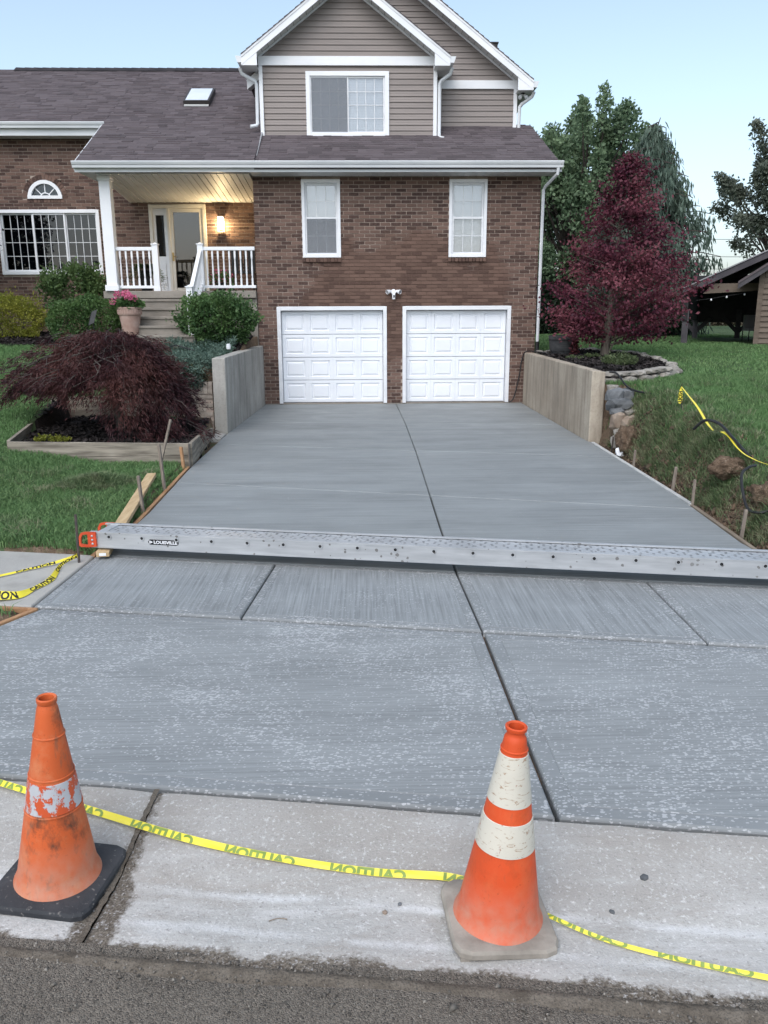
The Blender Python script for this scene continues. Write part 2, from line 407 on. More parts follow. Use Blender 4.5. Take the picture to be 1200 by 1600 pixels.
def gz(x, y):
    x = np.asarray(x, float); y = np.asarray(y, float)
    zl = np.interp(y, [-400, 4.6, 5.2, 6.3, 8, 10.1, 12.6, 15, 16.5, 19, 60, 900], [0.0, 0.0, -0.02, 0.03, 0.07, 0.22, 0.55, 1.15, 1.38, 1.44, 1.2, 1.0])
    low = sstep(-4.6, -3.1, x) * (y < 10.3)
    zl = zl * (1 - low) + np.minimum(zl, 0.02) * low
    terr = (x > -3.9) & (y > 13.06) & (y < 17.2)
    zt = np.interp(y, [13.05, 13.3, 14.5, 15.6, 17.2], [0.78, 0.86, 1.02, 1.3, 1.4])
    zl = np.where(terr, zt, zl)
    inbed = (x > -4.62) & (x < -2.2) & (y > 10.14) & (y < np.where(x > -4.05, 13.03, 12.7))
    zl = np.where(inbed, 0.20 + 0.03 * (y - 10.1) - 0.05 * sstep(-3.2, -2.3, x), zl)
    zl = np.where((x > XL(y) - 0.13) & (y < 10.12), np.minimum(zl, -0.035), zl)
    zl = np.where((x > np.interp(y, [10.1, 12.7], [-2.21, -2.40]) - 0.02) & (y >= 10.06) & (y < 13.03), -0.06, zl)
    zr = np.interp(y, [-400, 4.2, 5.0, 5.6, 7.2, 8.4, 10.3, 11.7, 14, 18, 27, 45, 900], [0.0, 0.0, 0.04, 0.14, 0.42, 0.60, 0.74, 0.82, 0.95, 1.05, 1.06, 0.92, 0.8])
    xr = XR(y)
    bank = np.where(y < 11.80, sstep(0.0, 0.62, x - xr - 0.05) ** 0.8, 1.0)
    cr = np.where(y < 11.80, 0.05 * wav(x, y, 5.0, 1.7) * np.exp(-((x - xr - 0.55) / 0.5) ** 2), 0.0)
    zr = -0.10 + (zr + 0.10) * bank + cr
    z = np.where(x < 0.6, zl, zr)
    z = z + np.where((y > 6.5), 0.012 * wav(x, y, 1.6, 4.0), 0.0)
    inside = (x > XL(y) + np.where(y > 12.85, -0.09, 0.03)) & (x < xr + np.where(y > 11.74, 0.15, 0.02)) & (y < 24)
    z = np.where(inside, -0.12, z)
    walk = (y > B_line(x) - 0.02) & (y < T_line(x) + 0.03)
    z = np.where(walk, -0.10, z)
    z = np.where(y < A_line(x) + 0.05, -0.30, z)
    hole = ((x + 2.5) / 0.45) ** 2 + ((y - 4.72) / 0.24) ** 2 < 1
    z = np.where(hole & ~inside & ~walk, -0.10, z)
    return z

def build_ground():
    xs = np.unique(np.concatenate([np.linspace(-600, -12, 14), np.linspace(-12, -5.2, 40), np.linspace(-5.2, -2, 70), np.linspace(-2, 3.0, 20), np.linspace(3.0, 4.6, 54), np.linspace(4.6, 12, 60), np.linspace(12, 40, 20), np.linspace(40, 600, 14)]))
    ys = np.unique(np.concatenate([np.linspace(-600, -6, 10), np.linspace(-6, 1.5, 14), np.linspace(1.5, 6.4, 80), np.linspace(6.4, 13.2, 120), np.linspace(13.2, 19, 60), np.linspace(19, 60, 40), np.linspace(60, 900, 14)]))
    X, Y = np.meshgrid(xs, ys); Z = gz(X, Y)
    V = np.stack([X, Y, Z], -1).reshape(-1, 3)
    nx, ny = len(xs), len(ys)
    i = np.arange(ny - 1)[:, None] * nx + np.arange(nx - 1)[None, :]
    F = np.stack([i, i + 1, i + nx + 1, i + nx], -1).reshape(-1, 4)
    me = np_mesh('ground', V, F)
    x, y = V[:, 0], V[:, 1]
    d = np.zeros(len(V))
    xr = XR(y); dx = x - xr
    d = np.where((x > 2.5) & (y > 4.5) & (y < 11.7), np.clip(1.5 - dx / 0.36 + 0.5 * wav(x, y, 2.2, 0.4) * 0.5, 0, 1), d)
    d = np.maximum(d, np.where((x > 3.3) & (x < 3.95) & (y > 11) & (y < 12.1), 1.0, 0))
    d = np.maximum(d, np.where((x < 0) & (y > 5.1) & (y < 10.1), np.clip(1.2 - (XL(y) - x) / 0.14, 0, 1), 0))
    d = np.maximum(d, np.where((x > -3.9) & (x < -2) & (y > 12.9) & (y < 17), 1.0, 0))
    d = np.maximum(d, np.where((x < 0) & (y < 5.0) & (y > 4.2) & (x > -3.1), 1.0, 0))
    d = np.maximum(d, np.where(np.abs(x) < 3, np.where(y < 17, 0.6, 0), 0))
    a = me.attributes.new('dirt', 'FLOAT', 'POINT'); a.data.foreach_set('value', d.astype(np.float32))
    me.materials.append(M['ground'])
    me.polygons.foreach_set('use_smooth', [True] * len(me.polygons))
    tag(link('ground', me), kind='structure', label='sloping front lawn and soil around the new driveway')
build_ground()

# ---- road
def build_road():
    xs = np.unique(np.concatenate([np.linspace(-60, -4, 15), np.linspace(-4, 4, 60), np.linspace(4, 60, 15)]))
    rows = []
    for t in (0, 0.02, 0.06, 0.12, 0.25, 0.5, 1.0, 2.0, 4.0, 7.0, 9.0):
        rows.append(np.stack([xs, G_line(xs) + 0.05 - t, np.full_like(xs, -0.035) + min(t, 3.5) * 0.02 + 0.004 * np.sin(xs * 5 + t * 9)], -1))
    V = np.concatenate(rows); nx = len(xs)
    i = np.arange(len(rows) - 1)[:, None] * nx + np.arange(nx - 1)[None, :]
    F = np.stack([i, i + nx, i + nx + 1, i + 1], -1).reshape(-1, 4)
    me = np_mesh('road', V, F); me.materials.append(M['asphalt'])
    me.polygons.foreach_set('use_smooth', [True] * len(me.polygons))
    tag(link('road', me), kind='structure', label='worn brown-grey asphalt of the street in front')
build_road()

# ---- gutter of old concrete with its own panels
GP = [(0.0, 0.003), (0.03, 0.0), (0.10, -0.008), (0.28, -0.022), (0.52, -0.052), (0.55, -0.055), (0.78, -0.046), (0.81, -0.044), (1.0, -0.034), (1.03, -0.034)]
def gutter_z(x, y):
    t = (A_line(x) - y) / (A_line(x) - G_line(x))
    return float(np.interp(t, [g[0] for g in GP], [g[1] for g in GP]))
def build_gutter():
    base = MB()
    base.add([(-40, A_line(-40) - 0.01, -0.075), (40, A_line(40) - 0.01, -0.075), (40, G_line(40), -0.095), (-40, G_line(-40), -0.095)], [(0, 3, 2, 1)])
    g = tag(base.build('gutter', M['dirt'], fix=False), kind='structure', label='pale old concrete gutter along the street')
    cuts = [-9.9, -6.9, -3.9, -0.885, 2.12, 5.1, 8.1, 11.1]
    for a, b in zip(cuts[:-1], cuts[1:]):
        n = 36; xs = np.linspace(a + 0.009, b - 0.009, n)
        V = []
        for k, (t, z) in enumerate(GP):
            for j, x in enumerate(xs):
                skew = 0.10 * (0.5 - t) if -2 < x else 0.0
                xx = x + 0.06 * (0.45 - t)
                e = 0.008 * mnoise.noise(Vector((x * 6, k * 3.3, 1))) if k in (0, len(GP) - 1) else 0
                if k == len(GP) - 1: e += 0.010 * mnoise.noise(Vector((x * 4, 7, 2)))
                y = A_line(x) - 0.020 + (G_line(x) - A_line(x)) * t + e
                zz = z + 0.003 * mnoise.noise(Vector((x * 3, y * 3, 0)))
                if j in (0, n - 1) : zz -= 0.006
                if k == 0: zz -= 0.004
                if k == len(GP) - 1: zz -= 0.05
                V.append((xx, y, zz))
        m = len(GP)
        i = np.arange(m - 1)[:, None] * n + np.arange(n - 1)[None, :]
        F = np.stack([i, i + n, i + n + 1, i + 1], -1).reshape(-1, 4)
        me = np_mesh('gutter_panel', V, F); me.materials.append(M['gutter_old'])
        me.polygons.foreach_set('use_smooth', [True] * len(me.polygons))
        link('gutter_panel', me, g)
build_gutter()

# ---- slabs
def inset(poly, d):
    n = len(poly); out = []
    for i in range(n):
        p0, p1, p2 = (Vector(poly[(i - 1) % n]), Vector(poly[i]), Vector(poly[(i + 1) % n]))
        e1 = (p1 - p0).normalized(); e2 = (p2 - p1).normalized()
        n1 = Vector((-e1.y, e1.x)); n2 = Vector((-e2.y, e2.x))
        b = (n1 + n2); b = b / max(0.3, (1 + n1.dot(n2)))
        out.append(p1 + b * d)
    return out

def slab(name, poly, mats, parent, z=0.0, border=0.075, depth=0.11, gap=0.004, groove=True):
    poly = inset([Vector(p) for p in poly], gap)
    rings = [(0, -depth), (0, -0.014), (0.004, -0.006), (0.011, 0.0)]
    if groove: rings += [(border, 0.0), (border + 0.004, -0.0028), (border + 0.009, 0.0)]
    V = []; n = len(poly)
    for d, dz in rings:
        V += [(p.x, p.y, z + dz) for p in inset(poly, d)]
    F = []; mi = []
    for k in range(len(rings) - 1):
        for j in range(n):
            F.append((k * n + j, k * n + (j + 1) % n, (k + 1) * n + (j + 1) % n, (k + 1) * n + j)); mi.append(1)
    F.append(tuple(range((len(rings) - 1) * n, len(rings) * n))); mi.append(0)
    me = bpy.data.meshes.new(name); me.from_pydata(V, [], F); me.polygons.foreach_set('material_index', mi)
    for m in mats: me.materials.append(m)
    return link(name, me, parent)

def build_slabs():
    bed = MB()
    ys = [A_line(0) + 0.2, 4.4, 5.05, 6.2, 7.3, 10.1, 12.9, 17.1]
    P = [(XL(y) + 0.04, y) for y in ys] + [(XR(y) - 0.04, y) for y in reversed(ys)]
    bed.prism_xy(P, -0.115, -0.045)
    drive = tag(bed.build('driveway', M['dirt']), kind='structure', label='freshly poured grey concrete driveway up to the garage')
    jx = lambda y: np.interp(y, [2.7, 4.56, 5.7, 6.84, 8.27, 11.05, 13.9, 17], [0.722, 0.70, 0.668, 0.665, 0.678, 0.702, 0.70, 0.655])
    J = [lambda x: 8.462 - 0.28 * x, lambda x: 11.27 - 0.24 * x, lambda x: 14.0 - 0.11 * x, lambda x: 17.16 + 0 * x]
    lo = T_line
    for k, hi in enumerate(J):
        def pt(f, side):
            # where line f meets an edge or the centre joint
            y = f(0.0)
            for _ in range(6):
                x = float(XL(y) if side < 0 else XR(y) if side > 0 else jx(y)); y = float(f(x))
            return (x, y)
        def mid(side, f, g):
            a = pt(f, side); b = pt(g, side); out = []
            for t in (0.25, 0.5, 0.75):
                y = a[1] + (b[1] - a[1]) * t
                out.append((float(XL(y) if side < 0 else XR(y) if side > 0 else jx(y)), y))
            return out
        L = [pt(lo, -1), pt(lo, 0)] + mid(0, lo, hi) + [pt(hi, 0), pt(hi, -1)] + mid(-1, hi, lo)
        Rr = [pt(lo, 0), pt(lo, 1)] + mid(1, lo, hi) + [pt(hi, 1), pt(hi, 0)] + mid(0, hi, lo)
        g = 0.0035 if k else 0.006
        slab('slab', L, (M['c_upper'], M['c_upper']), drive, gap=g, border=0.05, groove=False)
        slab('slab', Rr, (M['c_upper'], M['c_upper']), drive, gap=g, border=0.05, groove=False)
        lo = hi
    # apron
    b0, b1 = -2.30, 3.35
    slab('slab', [(-3.05, A_line(-3.05) + 0.012), (0.722, A_line(0.722) + 0.012), (0.70, B_line(0.70) - 0.028), (-2.14, B_line(-2.14) - 0.028), (-2.3, 4.72)], (M['c_street'], M['c_edge']), drive, gap=0.009)
    slab('slab', [(0.722, A_line(0.722) + 0.012), (4.1, A_line(4.1) + 0.012), (3.3, B_line(3.3) - 0.028), (0.70, B_line(0.70) - 0.028)], (M['c_street'], M['c_edge']), drive, gap=0.009)
    # sidewalk
    wb = MB(); wb.add([(x, f(x), -0.06) for x, f in ((-30, B_line), (30, B_line), (30, T_line), (-30, T_line))], [(0, 1, 2, 3)])
    walk = tag(wb.build('sidewalk', M['dirt'], fix=False), kind='structure', label='sidewalk crossing the driveway, fresh grey panels between old pale ones')
    cuts = [(-2.21, -2.16), (-0.80, -0.70), (0.70, 0.668), (1.985, 2.0), (3.35, 3.2)]
    for (a0, a1), (c0, c1) in zip(cuts[:-1], cuts[1:]):
        slab('paving_panel', [(a0, B_line(a0)), (c0, B_line(c0)), (c1, T_line(c1)), (a1, T_line(a1))], (M['c_drive'], M['c_edge']), walk, gap=0.0055, border=0.06)
    for k in range(8):
        a = -2.215 - 1.5 * k; b = a - 1.49
        slab('paving_panel', [(b, B_line(b)), (a, B_line(a)), (a + 0.05, T_line(a)), (b + 0.05, T_line(b))], (M['walk_old'], M['walk_old']), walk, gap=0.007, groove=False, z=-0.003)
        a = 3.36 + 1.5 * k; b = a + 1.49
        slab('paving_panel', [(a, B_line(a)), (b, B_line(b)), (b, T_line(b)), (a - 0.1, T_line(a))], (M['walk_old'], M['walk_old']), walk, gap=0.007, groove=False, z=-0.003)
    # small leftover of the old slab by the left wall
    slab('slab', [(-2.41, 12.35), (-2.215, 12.35), (-2.215, 12.88), (-2.41, 12.88)], (M['walk_old'], M['walk_old']), drive, z=0.004, groove=False)
build_slabs()

# ------------------------------------------------------------------ the house
def brick_mats():
    out = []
    for name, kind in (('brick_single', 'object'), ('brick_mass', 'island')):
        t = NT(name)
        r = t.island() if kind == 'island' else t.objrand()
        c = t.mix(t.ramp(r, 0.55, 0.72), (0.150, 0.094, 0.074), (0.064, 0.038, 0.032))
        c = t.mix(1.0, c, t.ramp(t.math('FRACT', t.math('MULTIPLY', r, 17.3)), 0, 1, 0.8, 1.2), 'MULTIPLY')
        c = t.mix(t.ramp(t.noise(26, 4), 0.4, 0.7, 0, 0.5), c, (0.15, 0.098, 0.08))
        m = stain_mask(t)
        c = t.mix(t.math('MULTIPLY', m, 0.35), c, (0.125, 0.074, 0.055))
        out.append(t.fin(c, 0.85, t.bump(t.noise(90, 3), 0.4, 0.004), 0, 0.2))
    t = NT('mortar')
    c = t.mix(t.ramp(t.noise(5, 4), 0.35, 0.65), (0.33, 0.265, 0.222), (0.43, 0.355, 0.30))
    m = stain_mask(t)
    c = t.mix(t.math('MULTIPLY', m, 0.93), c, (0.13, 0.082, 0.062))
    out.append(t.fin(c, 0.95, t.bump(t.noise(150, 3), 0.4, 0.003), 0, 0.1))
    return out

def stain_mask(t):
    """an old repointed patch of dark mortar above the garage doors."""
    s = t.sep()
    ex = t.math('DIVIDE', t.math('SUBTRACT', s[0], 1.0), 2.25)
    ez = t.math('DIVIDE', t.math('SUBTRACT', s[2], 2.3), 1.25)
    d = t.math('ADD', t.math('POWER', t.math('ABSOLUTE', ex), 2.0), t.math('POWER', t.math('ABSOLUTE', ez), 2.0))
    d = t.math('ADD', d, t.ramp(t.noise(1.5, 5), 0.25, 0.75, -0.6, 0.6))
    front = t.ramp(s[1], 17.6, 17.5, 0, 1)
    return t.math('MULTIPLY', t.ramp(d, 1.08, 0.8, 0, 1), front)

M['brick1'], M['brickN'], M['mortar'] = brick_mats()

house = thing('house', (0, 17, 0), 'brick two-storey house with two white garage doors and grey-brown siding', 'house')

def wall_panels(mb, x0, x1, z0, z1, y0, y1, ops):
    xs = sorted(set([x0, x1] + [v for o in ops for v in o[:2]])); zs = sorted(set([z0, z1] + [v for o in ops for v in o[2:]]))
    xs = [v for v in xs if x0 <= v <= x1]; zs = [v for v in zs if z0 <= v <= z1]
    for a, b in zip(xs[:-1], xs[1:]):
        # merge vertically
        run = None
        for c, d in zip(zs[:-1], zs[1:]):
            mx, mz = (a + b) / 2, (c + d) / 2
            solid = not any(o[0] < mx < o[1] and o[2] < mz < o[3] for o in ops)
            if solid: run = [c, d] if run is None else [run[0], d]
            if (not solid or d == zs[-1]) and run is not None:
                mb.box(a, b, y0, y1, run[0], run[1]); run = None

BL, BH, BJ = 0.209, 0.0705, 0.0125
def brick_wall(x0, x1, z0, z1, y, ops, parent, single=0, round_op=None):
    mb = MB(); wall_panels(mb, x0, x1, z0 - 0.3, z1, y + 0.009, y + 0.21, ops)
    wall = mb.build('brick_wall', M['mortar'], parent)
    unit = MB().box(0, BL - BJ, 0, 0.03, 0, BH - BJ, skip=(4,)).build('brick', M['brick1'], None, bevel=0.0025)
    unit_me = unit.data; bpy.data.objects.remove(unit)
    rest = MB(); full = []
    nrow = int((z1 - z0) / BH) + 1
    for r in range(nrow):
        za = z0 + r * BH; zb = za + BH - BJ
        if zb > z1: break
        segs = [(x0, x1)]
        for o in ops:
            if o[2] - 0.02 < (za + zb) / 2 < o[3] + 0.01:
                ns = []
                for a, b in segs:
                    if o[1] <= a or o[0] >= b: ns.append((a, b)); continue
                    if o[0] > a: ns.append((a, o[0]))
                    if o[1] < b: ns.append((o[1], b))
                segs = ns
        for a, b in segs:
            x = x0 - BL + (BL / 2 if r % 2 else 0)
            while x < b:
                p, q = max(x, a), min(x + BL - BJ, b)
                if q - p > 0.03:
                    if round_op and (math.hypot((p + q) / 2 - round_op[0], za - round_op[1]) < round_op[2] and za > round_op[1] - 0.08): pass
                    elif q - p > BL - BJ - 1e-4: full.append((p, za))
                    else: rest.box(p, q, y, y + 0.03, za, zb, skip=(4,))
                x += BL
    if single:
        full.sort(key=lambda b: abs(b[0] - 0.7) * 0.7 + abs(b[1] - 2.75))
        for (p, za) in full[:single]:
            dy = random.uniform(-0.003, 0.002)
            share(unit_me, 'brick', wall, (p, y + dy, za))
        full = full[single:]
    for p, za in full:
        dy = random.uniform(-0.003, 0.002)
        rest.box(p, p + BL - BJ, y + dy, y + 0.03, za, za + BH - BJ, skip=(4,))
    tag(rest.build('bricks', M['brickN'], wall, fix=False), kind='stuff')
    return wall

GL = (-1.78, 0.467, -1, 1.985); GR = (0.79, 3.022, -1, 1.985)
WL = (-1.212, -0.448, 2.94, 4.41); WR = (1.715, 2.47, 2.94, 4.41)
front = brick_wall(-2.16, 3.535, 0.02, 4.5, 17.0, [GL, GR, WL, WR], house, single=290)
# rowlock sills under the two windows
for w in (WL, WR):
    n = 11; s = (w[1] - w[0] + 0.02) / n
    me = None
    for lev, (za, zb, dy) in enumerate(((-0.085, -0.012, -0.05), (-0.155, -0.09, -0.004))):
        sb = MB().box(0, s - 0.009, 0, 0.08, 0, zb - za, skip=(4,)).build('brick', M['brick1'], None, bevel=0.003); me = sb.data
        bpy.data.objects.remove(sb)
        for k in range(n):
            share(me, 'sill_brick', front, (w[0] - 0.01 + k * s, 17.0 + dy, w[2] + za))
LW = (-8.06, -5.82, 2.72, 4.09); DR = (-4.725, -3.475, 2.2, 4.19)
AW = (-7.335, -6.585, 4.325, 4.70)
left = brick_wall(-11.0, -2.16, 1.2, 5.7, 19.0, [LW, DR, AW], house, round_op=(-6.96, 4.325, 0.46))
# brick arch round the half-moon window
ab = MB()
for k in range(19):
    a0 = math.pi * (k + 0.06) / 19; a1 = math.pi * (k + 0.94) / 19
    P = [(-6.96 + r * math.cos(a), 4.325 + r * math.sin(a)) for r, a in ((0.385, a0), (0.49, a0), (0.49, a1), (0.385, a1))]
    ab = MB(); ab.prism_xz(P, 18.995, 19.03); ab.build('arch_brick', M['brick1'], left)
for k in range(11):
    MB().box(-7.36 + k * 0.0735, -7.36 + k * 0.0735 + 0.063, 18.99, 19.03, 4.235, 4.315).build('arch_brick', M['brick1'], left)
# hidden sides and back so that the house is closed
mb = MB()
mb.box(-2.158, -1.95, 17.22, 24, -0.3, 4.75); mb.box(3.325, 3.533, 17.22, 24, -0.3, 4.75); mb.box(-11, 3.53, 23.9, 24.1, -0.3, 5.2)
mb.box(-11, -10.8, 19.22, 23.9, 0.8, 5.2)
mb.build('side_wall', M['mortar'], house)
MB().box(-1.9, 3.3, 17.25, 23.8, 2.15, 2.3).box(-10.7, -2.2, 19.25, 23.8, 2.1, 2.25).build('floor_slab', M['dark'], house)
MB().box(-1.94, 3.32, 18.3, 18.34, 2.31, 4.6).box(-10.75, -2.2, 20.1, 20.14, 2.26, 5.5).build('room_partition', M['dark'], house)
MB().box(-2.2, 3.31, 17.005, 17.06, -0.05, 0.03).build('foundation_strip', M['step'], house)

# ---- garage doors
def garage_door(op):
    x0, x1, z1 = op[0], op[1], op[3]
    fr = MB()
    fr.box(x0, x0 + 0.075, 16.985, 17.19, 0.02, z1); fr.box(x1 - 0.075, x1, 16.985, 17.19, 0.02, z1)
    fr.box(x0 + 0.075, x1 - 0.075, 16.985, 17.19, z1 - 0.075, z1)
    g = MB().box(x0 + 0.02, x1 - 0.02, 17.165, 17.2, 0.025, z1 - 0.02).build('garage_door', M['door_white'], house)
    fr.build('door_frame', M['white_worn'], g, bevel=0.006)
    st = MB().box(x0 + 0.075, x1 - 0.075, 17.12, 17.16, 0.005, 0.028).build('weather_strip', M['black'], g)
    a, b = x0 + 0.085, x1 - 0.085; sh = (z1 - 0.085 - 0.03) / 4; pw = (b - a) / 4
    def raised(w, h):
        m = MB(); f = 0.062
        V = []
        rings = [(0, 0.030), (0, 0.0), (f, 0.0), (f + 0.012, 0.018), (f + 0.026, 0.018), (f + 0.055, 0.003)]
        for d, y in rings: V += [(d, y, d), (w - d, y, d), (w - d, y, h - d), (d, y, h - d)]
        # panel field sits a little lower than the rails; make the margins wider on top and bottom
        F = [(k * 4 + j, k * 4 + (j + 1) % 4, (k + 1) * 4 + (j + 1) % 4, (k + 1) * 4 + j) for k in range(len(rings) - 1) for j in range(4)]
        F.append(tuple(range((len(rings) - 1) * 4, len(rings) * 4)))
        return m.add(V, F)
    for r in range(4):
        sec = MB().box(a, b, 17.132, 17.164, 0.03 + r * sh + 0.004, 0.03 + (r + 1) * sh - 0.004)
        sec.build('door_section', M['door_white'], g, bevel=0.004)
    p = raised(pw - 0.002, sh - 0.012).build('door_panel', M['door_white'], None); me = p.data; bpy.data.objects.remove(p)
    for r in range(4):
        for c in range(4):
            share(me, 'door_panel', g, (a + c * pw + 0.001, 17.112, 0.03 + r * sh + 0.006))
    return g
garage_door(GL); garage_door(GR)

# ---- glass
def glass_mat(name, refl, tint=(1, 1, 1), gk=1.0):
    t = NT(name); n, l = t.n, t.l
    tr = n.new('ShaderNodeBsdfTransparent'); tr.inputs[0].default_value = (*tint, 1)
    gl = n.new('ShaderNodeBsdfGlossy'); gl.inputs['Roughness'].default_value = 0.015; gl.inputs[0].default_value = (0.95 * gk, 0.97 * gk, gk, 1)
    nm = t.bump(t.noise(1.7, 2), 0.05, 0.02); l.new(nm, gl.inputs['Normal'])
    fr = n.new('ShaderNodeFresnel'); fr.inputs[0].default_value = 1.5
    f = t.math('ADD', fr.outputs[0], refl)
    mx = n.new('ShaderNodeMixShader'); l.new(f, mx.inputs[0]); l.new(tr.outputs[0], mx.inputs[1]); l.new(gl.outputs[0], mx.inputs[2])
    l.new(mx.outputs[0], t.out.inputs[0]); return t.mat
M['glass'] = glass_mat('window_glass', 0.07)
M['glass_dark'] = glass_mat('dark_window_glass', 0.02, (0.6, 0.65, 0.7), 0.6)
def screen_mat():
    t = NT('insect_screen'); tr = t.n.new('ShaderNodeBsdfTransparent'); d = t.n.new('ShaderNodeBsdfDiffuse'); d.inputs[0].default_value = (0.26, 0.275, 0.30, 1)
    mx = t.n.new('ShaderNodeMixShader'); mx.inputs[0].default_value = 0.42
    t.l.new(tr.outputs[0], mx.inputs[1]); t.l.new(d.outputs[0], mx.inputs[2]); t.l.new(mx.outputs[0], t.out.inputs[0]); return t.mat
M['screen'] = screen_mat()

def sash(win, x0, x1, z0, z1, y, nx, nz, fr=0.04, glass='glass', screen=False):
    s = MB()
    s.box(x0, x0 + fr, y, y + 0.035, z0, z1); s.box(x1 - fr, x1, y, y + 0.035, z0, z1)
    s.box(x0 + fr, x1 - fr, y, y + 0.035, z0, z0 + fr); s.box(x0 + fr, x1 - fr, y, y + 0.035, z1 - fr, z1)
    s.build('sash', M['white_worn'], win, bevel=0.004)
    a, b, c, d = x0 + fr, x1 - fr, z0 + fr, z1 - fr
    w, h = (b - a) / nx, (d - c) / nz
    p = MB().box(0.004, w - 0.004, 0, 0.004, 0.004, h - 0.004).build('pane', M[glass], None); me = p.data; bpy.data.objects.remove(p)
    for i in range(nx):
        for j in range(nz): share(me, 'pane', win, (a + i * w, y + 0.017, c + j * h))
    m = MB()
    for i in range(1, nx): m.box(a + i * w - 0.0055, a + i * w + 0.0055, y + 0.008, y + 0.026, c, d)
    for j in range(1, nz): m.box(a, b, y + 0.0095, y + 0.0245, c + j * h - 0.0055, c + j * h + 0.0055)
    if nx > 1: m.build('muntin', M['white_worn'], win)
    if screen: MB().box(a - 0.01, b + 0.01, y - 0.006, y - 0.004, c - 0.01, d + 0.01).build('insect_screen', M['screen'], win)

def frame(x0, x1, z0, z1, y, t=0.06, proud=0.03, depth=0.1, name='window', mat='white'):
    f = MB()
    f.box(x0, x0 + t, y - proud, y + depth, z0, z1); f.box(x1 - t, x1, y - proud, y + depth, z0, z1)
    f.box(x0 + t, x1 - t, y - proud, y + depth, z1 - t, z1); f.box(x0 + t, x1 - t, y - proud - 0.01, y + depth, z0, z0 + t)
    return f.build(name, M[mat], house, bevel=0.005)

def blind(win, x0, x1, z0, z1, y, mat='blind', n=0):
    if n == 0: MB().box(x0, x1, y, y + 0.01, z0, z1).build('curtain', M[mat], win); return
    b = MB(); h = (z1 - z0) / n
    for k in range(n): b.add([(x0, y, z0 + k * h), (x1, y, z0 + k * h), (x1, y + 0.012, z0 + (k + 1) * h + 0.002), (x0, y + 0.012, z0 + (k + 1) * h + 0.002)], [(0, 1, 2, 3)])
    b.build('blind', M[mat], win, fix=False)

for k, w in enumerate((WL, WR)):
    f = frame(*w, 17.0)
    x0, x1, z0, z1 = w[0] + 0.06, w[1] - 0.06, w[2] + 0.06, w[3] - 0.06
    zm = (z0 + z1) / 2
    sash(f, x0, x1, zm, z1, 17.035, 3, 2)
    sash(f, x0, x1, z0, zm + 0.035, 17.0, 3, 2, screen=(k == 0))
    if k == 0:
        blind(f, x0, x1, zm - 0.02, z1, 17.11, n=26); blind(f, x0, x1, z0, zm - 0.02, 17.15, 'curtain')
    else: blind(f, x0, x1, z0, z1, 17.11, n=52)
# big left window
f = frame(*LW, 19.0, t=0.07)
xs = np.linspace(LW[0] + 0.07, LW[1] - 0.07, 4)
for i in range(3): sash(f, xs[i] - (0.01 if i == 1 else 0), xs[i + 1] + (0.01 if i == 1 else 0), LW[2] + 0.07, LW[3] - 0.07, 19.0 if i == 1 else 19.036, 4, 4, 0.035, 'glass_dark', screen=False)
blind(f, LW[0] + 0.05, LW[1] - 0.05, LW[2], LW[3] - 0.03, 19.35, 'dark')
# half-moon window
hm = MB(); n = 24; cx, cz = -6.96, 4.325
for k in range(n):
    a0, a1 = math.pi * k / n, math.pi * (k + 1) / n
    for r0, r1, y0, y1 in ((0.30, 0.375, 18.97, 19.1), (0.105, 0.125, 19.01, 19.04)):
        P = [(cx + r * math.cos(a), cz + (r * math.sin(a))) for r, a in ((r0, a0), (r1, a0), (r1, a1), (r0, a1))]
        hm.prism_xz(P, y0, y1)
hm.box(cx - 0.375, cx + 0.375, 18.965, 19.1, cz - 0.01, cz + 0.055)
arch = hm.build('arched_window', M['white'], house)
sp = MB()
for a in (45, 90, 135):
    d = Vector((math.cos(R(a)), 0, math.sin(R(a)))); q = Vector((-d.z, 0, d.x))
    sp.obox(Vector((cx, 19.025, cz)) + d * 0.21, d * 0.1, Vector((0, 0.012, 0)), q * 0.009)
sp.build('muntin', M['white'], arch)
for k, (r0, r1, a0, a1) in enumerate([(0.13, 0.3, 2, 43), (0.13, 0.3, 47, 88), (0.13, 0.3, 92, 133), (0.13, 0.3, 137, 178), (0.0, 0.1, 2, 178)]):
    P = [(cx + r0 * math.cos(R(a0)), cz + r0 * math.sin(R(a0)))] if r0 > 0 else [(cx, cz + 0.03)]
    P += [(cx + r1 * math.cos(R(a)), cz + r1 * math.sin(R(a))) for a in np.linspace(a0, a1, 8)]
    if r0 > 0: P.append((cx + r0 * math.cos(R(a1)), cz + r0 * math.sin(R(a1))))
    MB().prism_xz(P, 19.03, 19.034).build('pane', M['glass_dark'], arch)
MB().box(cx - 0.36, cx + 0.36, 19.11, 19.12, cz, cz + 0.37).build('backing', M['curtain'], arch)

# ---- front door, sidelight
dz0 = 2.31
fd = MB(); dm = MB()
dm.box(-4.725, -4.655, 18.95, 19.12, dz0, 4.19); dm.box(-3.545, -3.475, 18.95, 19.12, dz0, 4.19)
dm.box(-4.655, -3.545, 18.95, 19.12, 4.11, 4.19); dm.box(-4.335, -4.275, 18.95, 19.12, dz0, 4.11)
door = MB().box(-4.275, -3.545, 19.06, 19.1, dz0, 4.11).build('front_door', M['dark'], house)
dm.build('door_frame', M['cream'], door, bevel=0.006)
sl = MB(); sl.box(-4.655, -4.585, 18.99, 19.05, dz0, 4.11); sl.box(-4.405, -4.335, 18.99, 19.05, dz0, 4.11)
sl.box(-4.585, -4.405, 18.99, 19.05, 3.97, 4.11); sl.box(-4.585, -4.405, 18.99, 19.05, dz0, 3.1)
sl.build('sidelight', M['white_worn'], door, bevel=0.004)
MB().box(-4.57, -4.42, 18.975, 18.99, 2.5, 2.95).build('sidelight_panel', M['white_worn'], door, bevel=0.008)
